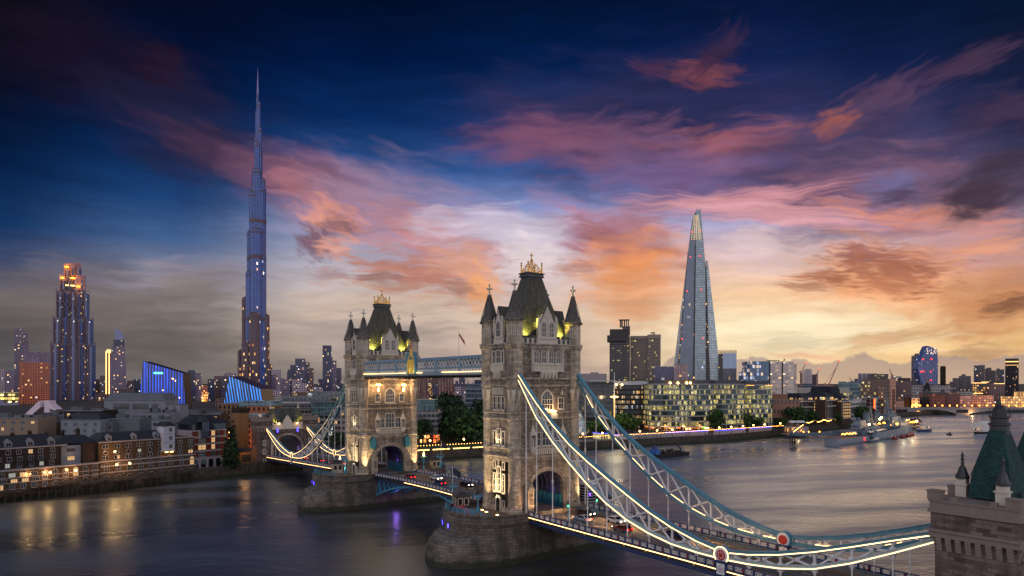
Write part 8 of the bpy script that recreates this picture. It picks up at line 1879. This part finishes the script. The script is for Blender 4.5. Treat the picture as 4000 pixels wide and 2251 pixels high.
# boats beyond the warship
F_boatl = facade('lit_cabin', (190, 180, 170), (120, 100, 80), 1.6, 2.4, .8, .6, .8, WARM, 2.0, .1)
for nm, lab, u0, d0, u1, d1, B, h, kind_ in [('river_boat', 'lit passenger boat on the water right of the warship bow', 3628, 575, 3584, 566, 3.6, 1.8, 'cab'), ('river_barge_house', 'dark barge house with lit pitched roof beside the warship bow', 3590, 610, 3552, 596, 4, 1.6, 'house'), ('small_launch', 'tiny launch alone in the middle of the river', 3720, 530, 3698, 532, 1.5, .9, 'small'), ('tented_barge', 'barge covered with a white tent near the green roof lantern', 3862, 560, 3812, 542, 4.5, 1.6, 'tent')]:
    F_, Lb, p0, an = ship_frame(u0, d0, u1, d1); t = thing(nm, lab, 'boat', tuple(p0), an); mb = MB(F_); boat_hull(mb, Lb, B, h, 0, 1); mb.build('hull', [M_hullb if kind_ != 'cab' else M_navy, M_conc], t)
    mb = MB(F_)
    if kind_ == 'cab': mb.box(Lb*.12, Lb*.8, -B*.8, B*.8, h, h+2.4); mb.build('cabin', F_boatl, t); mb = MB(F_); mb.box(Lb*.1, Lb*.82, -B*.85, B*.85, h+2.4, h+2.7); mb.box(Lb*.5, Lb*.66, -1, 1, h+2.7, h+4.6); mb.build('wheelhouse', M_slab, t)
    elif kind_ == 'house': mb.box(Lb*.1, Lb*.85, -B*.8, B*.8, h, h+4); mb.build('cabin', facade('amber_cabin', (90, 60, 44), (90, 60, 30), 2, 4, .7, .6, .7, AMBER, 2, .1), t); mb = MB(F_); gable_roof(mb, Lb*.08, Lb*.87, -B*.85, B*.85, h+4, 3.4, 0, 'x', .3); mb.build('roof', M_roofd, t); mb = MB(F_); [mb.sphere((Lb*(.1+.08*i), -B, h+5+1.5*abs(sin(i))), .3, 5, 3) for i in range(10)]; mb.build('bulb', M_bulb, t)
    elif kind_ == 'small': mb.box(Lb*.3, Lb*.6, -.8, .8, h, h+1.3); mb.build('cabin', M_rust, t)
    else: mb.extr([(-B*.9, h), (B*.9, h), (B*.9, h+6.5), (0, h+8), (-B*.9, h+6.5)], lambda p: (Lb*.1, p[0], p[1]), lambda p: (Lb*.85, p[0], p[1])); mb.build('tent', M_canvas, t); mb = MB(F_); mb.box(Lb*.86, Lb*.95, -2, 2, h, h+3); mb.build('cabin', F_boatl, t)
# ================================================================ on the piers
def cabin(lab, u, dep, w, d, h, wall, rot, red=False):
    x, y = at(u, dep); t = thing('bridge_cabin', lab, 'cabin', (x, y, 10.1), rot, 'cabins on the bridge piers'); M = rotM(rot, (x, y, 0)); z = 10.05; mb = MB(M)
    mb.box(-w/2, w/2, -d/2, d/2, z, z+h, 0); mb.box(-w/2-.12, w/2+.12, -d/2-.12, d/2+.12, z, z+.5, 0); mb.build('wall', wall, t); mb = MB(M); mb.box(-w/2-.35, w/2+.35, -d/2-.35, d/2+.35, z+h, z+h+.35); mb.frus([(-w/2, -d/2), (w/2, -d/2), (w/2, d/2), (-w/2, d/2)], z+h+.35, [(-w/4, -d/6), (w/4, -d/6), (w/4, d/6), (-w/4, d/6)], z+h+1.0, top=0); mb.build('roof', M_lead, t)
    O = M.translation; a = rot; F = Face((M @ Vector((0, -d/2, 0))), (cos(a), sin(a), 0), (sin(a), -cos(a), 0)); G = Face((M @ Vector((w/2, 0, 0))), (-sin(a), cos(a), 0), (cos(a), sin(a), 0)); G2 = Face((M @ Vector((-w/2, 0, 0))), (sin(a), -cos(a), 0), (-cos(a), -sin(a), 0))
    for q in (-w*.3, w*.3): window(F, q, z+1.1, 1.1, 1.5, parent=t, mull=0, trans=0, frame=.12)
    for q in (-d*.22, d*.22): window(G, q, z+1.1, .9, 1.5, parent=t, mull=0, trans=0, frame=.12); window(G2, q, z+1.1, .9, 1.5, parent=t, mull=0, trans=0, frame=.12)
    if red: mb = MB(); fbox(mb, G, -d*.5, d*.1, z+.1, z+1.05, 0, .3); fbox(mb, F, w*.05, w*.4, z+.05, z+1.0, 0, .3); mb.build('red_locker', M_red, t)
    return t
cabin('grey stone cabin with red locker and blue railing on the nearest pier', 1801, 166, 4.8, 3.4, 3.1, M_pier, -.35, True)
cabin('brown cabin with dark roof on the left end of the farther pier', 1318, 233, 6.4, 3.6, 3.2, M_stone, -.35); cabin('small brown cabin right of the farther tower, beside a flagpole', 1700, 243, 4.8, 3.4, 3.3, M_stone, -.35)
def flagpole(lab, u, dep, z0, v1, col):
    x, y = at(u, dep); z1 = zat(v1, dep); t = thing('flagpole', lab, 'flagpole', (x, y, z0), 0, 'flagpoles'); mb = MB(); mb.tube((x, y, z0), (x, y, z1), .09, 6, r2=.05); mb.sphere((x, y, z1), .14, 6, 4); mb.build('pole', M_white, t); mb = MB(frame(u, dep)); n = 8
    P = [(.1+.28*i, .25*sin(i*.9), z1-.15-.13*i) for i in range(n)]; Q = [(.1+.25*i, .25*sin(i*.9+.5), z1-1.5-.2*i) for i in range(n)]
    for i in range(n-1): mb.face([Q[i], Q[i+1], P[i+1], P[i]])
    mb.build('flag', col, t)
M_flag = plain('dark_blue_flag', (34, 40, 64), .8); M_flagr = plain('red_white_flag', (150, 60, 66), .8)
flagpole('flagpole with dark flag beside the nearest pier cabin', 1768, 172, 10, 1826, M_flag); flagpole('flagpole with dark flag on the farther pier, right of the tower', 1723, 240, 10, 1725, M_flag)
x = -21; t = thing('flagpole', 'thin flagpole with red flag on top of the high walkway', 'flagpole', (x, -7.9, 47.5), 0, 'flagpoles'); mb = MB(); mb.tube((x, -7.9, 47.4), (x, -7.9, 54.2), .07, 6); mb.build('pole', M_white, t); mb = MB(frame(1787, 180)); zq = 54; fx_ = (Vector((x, -7.9, 0))-Vector((*at(1787, 180), 0))); mb = MB(rotM(ROTV, (x, -7.9, 0)))
for i in range(5): mb.face([(.1+.3*i, .1*sin(i), zq-1-.5*i), (.1+.3*(i+1), .1*sin(i+1), zq-1-.5*(i+1)), (.1+.3*(i+1), .1*sin(i+1), zq-.3-.45*(i+1)), (.1+.3*i, .1*sin(i), zq-.2-.45*i)])
mb.build('flag', M_flagr, t)
def blue_post(lab, u, dep, h):
    x, y = at(u, dep); t = thing('blue_lamp_post', lab, 'lamp post', (x, y, 10), 0, 'blue lamp posts on the piers'); mb = MB(); mb.lathe(x, y, [(.4, 10), (.35, 11), (.14, 11.3), (.12, 10+h-1.4), (.2, 10+h-1.3)], 8); mb.bar((x-.9*RT[0], y-.9*RT[1], 10+h-1.7), (x+.9*RT[0], y+.9*RT[1], 10+h-1.7), .14, .3); mb.sphere((x-.9*RT[0], y-.9*RT[1], 10+h-1.5), .2, 6, 4); mb.sphere((x+.9*RT[0], y+.9*RT[1], 10+h-1.5), .2, 6, 4); mb.build('post', M_teal, t); mb = MB(); mb.lathe(x, y, [(.2, 10+h-1.3), (.38, 10+h-.7), (.1, 10+h-.2), (.06, 10+h+.3)], 8); return t, mb
t, mb = blue_post('unlit blue lamp post with black lantern on the nearest pier', 1867, 161, 5.4); mb.build('lantern', M_iron, t)
t, mb = blue_post('blue lamp post with lit orange lantern right of the farther tower', 1655, 238, 6.2); mb.build('lantern', M_lampw, t); lamp('lamp_light', t, (*at(1656, 235), 16.3), 500, (1, .6, .25), r=.3)
t, mb = blue_post('blue lamp post with lit lantern left of the farther tower, at the road', 1328, 240, 4.4); mb.build('lantern', M_lampw, t)
for lab, u, dep in (('slim blue signal mast by the cabin on the left of the farther pier', 1350, 229), ('blue signal mast by the nearest pier cabin', 1772, 170), ('blue signal mast by the small cabin right of the farther tower', 1720, 238)):
    x, y = at(u, dep); t = thing('signal_mast', lab, 'mast', (x, y, 10), 0, 'blue signal masts'); mb = MB(); mb.lathe(x, y, [(.5, 10), (.4, 12), (.2, 13), (.18, 14.5)], 8); mb.lathe(x, y, [(1.2, 14.5), (1.2, 14.7)], 10); mb.build('mast', M_teal, t); mb = MB()
    for i in range(8): a = i*pi/4; mb.bar((x+1.15*cos(a), y+1.15*sin(a), 14.7), (x+1.15*cos(a), y+1.15*sin(a), 15.5), .07, .07); mb.bar((x+1.15*cos(a), y+1.15*sin(a), 15.5), (x+1.15*cos(a+pi/4), y+1.15*sin(a+pi/4), 15.5), .07, .07)
    mb.build('gallery_rail', M_teal, t)
P = [at(1772, 161.5), at(1862, 157.5)]; t = thing('blue_fence', 'blue railing fence with a red lifebuoy on the nearest pier', 'fence', (*P[0], 10)); mb = MB(); n = 16
for i in range(n+1): a = Vector((*P[0], 10)).lerp(Vector((*P[1], 10)), i/n); mb.bar(a, a+Vector((0, 0, 1.25)), .1, .1)
for h in (.2, .7, 1.25): mb.bar((*P[0], 10+h), (*P[1], 10+h), .08, .08)
mb.build('railing', M_teal, t)
c = Vector((*at(1824, 158.4), 10.75)); t = thing('lifebuoy', 'red ring lifebuoy hanging on the blue fence of the nearest pier', 'lifebuoy', tuple(c)); mb = MB(); n = 14
for i in range(n): a, b = 2*pi*i/n, 2*pi*(i+1)/n; mb.bar((c.x+RT[0]*.42*cos(a), c.y+RT[1]*.42*cos(a), c.z+.42*sin(a)), (c.x+RT[0]*.42*cos(b), c.y+RT[1]*.42*cos(b), c.z+.42*sin(b)), .18, .18, i % 4 == 0)
mb.build('ring', [M_red, M_white], t)
for i, (u, dep, lab) in enumerate(((1900, 160.5, 'left lit ground light in the paving of the nearest pier'), (1943, 156.5, 'lit ground light in the paving of the nearest pier, nearest to the parapet'), (1884, 163, 'lit ground light close to the left turret of the nearer tower'))):
    x, y = at(u, dep); t = thing('ground_light', lab, 'ground light', (x, y, 10.05), 0, 'ground lights on the nearest pier'); mb = MB(); mb.lathe(x, y, [(.34, 10), (.34, 10.12)], 10); mb.build('lens', M_lampw, t); mb = MB(); mb.lathe(x, y, [(.48, 10.0), (.44, 10.08)], 10); mb.build('rim', M_iron, t)
# round glass kiosk on the upstream side of the nearest pier
x, y = at(2296, 176); t = thing('glass_kiosk', 'round glass kiosk with white hoops right of the nearer tower gateway', 'kiosk', (x, y, 10)); mb = MB(); mb.lathe(x, y, [(2.0, 10), (2.0, 14.4)], 18); mb.build('glass_wall', glass('kiosk_glass', (40, 40, 60), .1), t); mb = MB()
for k in range(7): mb.lathe(x, y, [(2.08, 10.1+k*.7), (2.12, 10.16+k*.7), (2.08, 10.22+k*.7)], 18, cap=False)
mb.lathe(x, y, [(2.2, 14.4), (2.2, 14.7), (1.2, 15.2)], 18); mb.build('hoop', M_white, t); mb = MB(); mb.bar((x-FW[0]*2.05-.3, y-FW[1]*2.05, 12), (x-FW[0]*2.05+.3, y-FW[1]*2.05+.4, 12), .1, .8); mb.build('violet_screen', M_purp, t); mb = MB(); mb.sphere((x, y, 15.6), .3, 6, 4); mb.build('roof_lamp', M_lampw, t)
for u, dep, lab in ((2219, 151, 'green traffic light on the near footway of the foreground span'), (2331, 158, 'green traffic light on the far footway of the foreground span')):
    x, y = at(u, dep); t = thing('traffic_light', lab, 'traffic light', (x, y, 10), 0, 'traffic lights'); mb = MB(); mb.tube((x, y, 9.9), (x, y, 13.8), .08, 6); mb.build('pole', M_teal, t); mb = MB(frame(u, dep)); mb.box(-.22, .22, -.2, .15, 13, 14.3); h = mb.build('signal_head', M_iron, t); mb = MB(frame(u, dep)); mb.lathe(0, -.22, [(.16, 13.1), (.16, 13.4)], 8); mb.build('green_lamp', M_greenglow, h)
# ================================================================ people
M_skin, T, b = new_mat('clothed_figure'); zc = T.sep(T.n.new('ShaderNodeTexCoord').outputs['Object'])[2]; ci = T.n.new('ShaderNodeObjectInfo').outputs['Color']
T.put(b.inputs['Base Color'], T.mix(T.math('GREATER_THAN', zc, 1.5), T.mix(T.math('GREATER_THAN', zc, .86), lin((40, 42, 52)), ci), T.mix(T.math('GREATER_THAN', zc, 1.66), lin((196, 150, 122)), lin((48, 36, 28))))); b.inputs['Roughness'].default_value = .8
def person(lab, x, y, z, col, face, walk=.25, lean=0):
    J = {'pelvis': (0, 0, .95), 'chest': (lean*.6, 0, 1.32), 'neck': (lean, 0, 1.5), 'head': (lean*1.1, 0, 1.66), 'top': (lean*1.1, 0, 1.76)}
    rad = {'pelvis': .15, 'chest': .18, 'neck': .065, 'head': .105, 'top': .06}; E_ = [('pelvis', 'chest'), ('chest', 'neck'), ('neck', 'head'), ('head', 'top')]
    for s, n in ((-1, 'l'), (1, 'r')):
        w = walk*s
        J.update({n+'hip': (0, s*.1, .9), n+'knee': (w*.55, s*.1, .5), n+'ankle': (w-.03*s, s*.1, .09), n+'toe': (w+.14, s*.11, .04), n+'sho': (lean*.8, s*.19, 1.42), n+'elb': (-w*.5+.02, s*.25, 1.14), n+'wri': (-w*.8+.14, s*.24, .92), n+'hand': (-w*.8+.18, s*.23, .82)})
        rad.update({n+'hip': .1, n+'knee': .065, n+'ankle': .045, n+'toe': .04, n+'sho': .075, n+'elb': .05, n+'wri': .035, n+'hand': .04})
        E_ += [('pelvis', n+'hip'), (n+'hip', n+'knee'), (n+'knee', n+'ankle'), (n+'ankle', n+'toe'), ('chest', n+'sho'), (n+'sho', n+'elb'), (n+'elb', n+'wri'), (n+'wri', n+'hand')]
    ks = list(J); me = bpy.data.meshes.new('person'); me.from_pydata([J[k] for k in ks], [(ks.index(a), ks.index(c)) for a, c in E_], []); o = bpy.data.objects.new('person', me); COL.objects.link(o); o.location = (x, y, z); o.rotation_euler = (0, 0, face); me.materials.append(M_skin); o.color = lin(col)
    md = o.modifiers.new('skin', 'SKIN'); sl = me.skin_vertices[0].data
    for i, k in enumerate(ks): sl[i].radius = (rad[k], rad[k]); sl[i].use_root = (k == 'pelvis')
    o.modifiers.new('sub', 'SUBSURF').levels = 1; o.modifiers['sub'].render_levels = 1
    return tag(o, lab, 'person', 'people on the bridge')
def deckz(x): return 10.05-.0124*(x-10.67)+.17
for lab, x, y, col, fc, wk, ln in (('person in dark coat leaning on the far parapet of the foreground span', 49.2, 8.2, (30, 32, 40), pi/2, .05, .12), ('person in dark clothes near the bend of the far chain, standing', 52.6, 8.3, (36, 30, 34), pi*.6, .08, 0), ('two walkers, the one in an orange top, behind the near chain', 27.6, 7.4, (170, 96, 50), 0, .3, 0), ('two walkers, the dark one, behind the near chain', 28.6, 7.9, (40, 40, 46), 0, .28, 0), ('person in black on the far footway, behind the near chain low down', 36.4, 7.6, (26, 26, 30), pi, .25, 0),
                                    ('person in brown jacket on the near right footway by the gatehouse', 77.6, 7.2, (110, 78, 54), 0, .25, 0), ('person in grey walking toward the gatehouse on the far footway', 81.5, 7.8, (110, 110, 116), 0, .3, 0), ('person in navy right beside the kiosk', 12.6, 15.6, (34, 40, 70), 1.2, .2, 0)):
    person(lab, x, y, deckz(x) if x > 13 else 10.06, col, fc, wk, ln)
for i, (x, col, lab) in enumerate(((-32.5, (120, 70, 50), 'person in brown coat, leftmost of the group on the middle span'), (-31.4, (150, 110, 80), 'person in tan coat in the group on the middle span'), (-29.8, (28, 28, 34), 'person in black in the group on the middle span'), (-24.8, (190, 190, 196), 'person in white walking alone on the middle span'), (-18.0, (170, 40, 40), 'person in red near the nearer tower on the middle span'), (-56, (90, 60, 50), 'person in maroon on the middle span close to the farther tower'), (-54.6, (50, 70, 80), 'person in teal on the middle span close to the farther tower'))):
    person(lab, x, 6.6, 10.05+.6*(1-((2*x+82.3)/61)**2)+.17, col, rnd.choice((0, pi)), .28)
# ================================================================ traffic
M_carp = [plain('car_paint_'+n, c, .3, .2, .05) for n, c in (('black', (22, 22, 26)), ('silver', (150, 152, 156)), ('red', (120, 22, 20)), ('blue', (30, 44, 80)), ('white', (200, 200, 200)))]
M_tyre = plain('tyre_rubber', (20, 20, 20), .9); M_carg = glass('car_glass', (16, 18, 22), .06)
def make_car(paint):
    t = thing('car', '', 'car', (0, 0, -50)); o = Vector((0, 0, -50)); mb = MB(Matrix.Translation(o))
    prof = [(-2.15, .35), (2.1, .35), (2.15, .7), (1.95, .85), (1.0, .95), (.35, 1.42), (-1.1, 1.46), (-1.85, .98), (-2.15, .9)]
    mb.extr(prof, lambda p: (p[0], -.84, p[1]), lambda p: (p[0], .84, p[1])); mb.build('body', paint, t); mb = MB(Matrix.Translation(o))
    for s in (-1, 1): mb.face([(.85, s*.86, .97), (.3, s*.86, 1.36), (-1.05, s*.86, 1.4), (-1.6, s*.86, .99)])
    mb.face([(1.0, -.74, .97), (1.0, .74, .97), (.38, .7, 1.4), (.38, -.7, 1.4)]); mb.face([(1.02, -.74, .98), (1.02, .74, .98), (.4, .68, 1.42), (.4, -.68, 1.42)]); mb.face([(-1.12, -.7, 1.47), (-1.12, .7, 1.47), (-1.84, .74, 1.02), (-1.84, -.74, 1.02)]); mb.build('window', M_carg, t)
    for x in (-1.35, 1.3):
        for s in (-1, 1): mb = MB(Matrix.Translation(o) @ Matrix.Translation((x, s*.8, .33)) @ Matrix.Rotation(pi/2, 4, 'X')); mb.lathe(0, 0, [(.33, -.12), (.33, .12)], 12); w = mb.build('wheel', M_tyre, t)
    for s in (-1, 1):
        mb = MB(Matrix.Translation(o)); mb.box(2.1, 2.2, s*.62-.14, s*.62+.14, .62, .78); mb.build('headlight', M_headl, t); lamp('headlight_beam', t, o+Vector((2.35, s*.62, .7)), 5000, (1, .58, .26), 'SPOT', .1, o+Vector((9, s*.8, 0)), 80); mb = MB(Matrix.Translation(o)); mb.box(-2.2, -2.12, s*.62-.16, s*.62+.16, .7, .84); mb.build('tail_light', M_taill, t)
    return t
cars = [make_car(p) for p in M_carp]; used = set(); CG = 'cars crossing the bridge'
def put_car(k, x, lane, lab):
    y = 2.4*lane; z = (10.05-.0124*(x-10.67) if x > 10 else 10.05+.6*(1-((2*x+82.3)/61)**2) if -72 < x < -10 else 10.05+.03*(x+92.97) if x < -92 else 10.05)+.01
    o = cars[k] if k not in used else copy_tree(cars[k]); used.add(k); o.location = (x, y, z); o.rotation_euler = (0, 0, 0 if lane > 0 else pi); tag(o, lab, 'car', CG)
for k, x, ln, lab in ((0, 17, 1, 'black car with bright headlights just out of the nearer gateway'), (4, 26.5, 1, 'white car with headlights on, second from the nearer gateway'), (3, 43, 1, 'blue car with headlights on behind the low part of the near chain'), (2, 33, -1, 'red car showing tail lights on the near lane of the foreground span'), (1, 21, -1, 'silver car showing tail lights close to the nearer gateway'), (0, 57, -1, 'black car with tail lights near the two white roundels'), (1, -20, 1, 'silver car with headlights on the middle span near the nearer tower'), (0, -33, 1, 'black car with headlights in the middle of the middle span'), (4, -50, 1, 'white car with headlights on the middle span close to the farther tower'), (2, -58, -1, 'red car with tail lights on the middle span'), (3, -40, -1, 'blue car with tail lights on the middle span'),
                      (0, -150, -1, 'black car with tail lights at the distant gatehouse'), (1, -157, -1, 'silver car with tail lights, next to the distant gatehouse arch'), (3, -164, -1, 'blue car waiting in the red lit queue, third from the gatehouse arch'), (2, -171, -1, 'red car waiting in the red lit queue, right in the gatehouse arch'), (4, -112, -1, 'white car with tail lights on the farthest span left of the farther tower'), (3, -122, -1, 'blue car with tail lights on the farthest span'), (0, -132, -1, 'black car with tail lights at the low point of the left chain')):
    put_car(k, x, ln, lab)
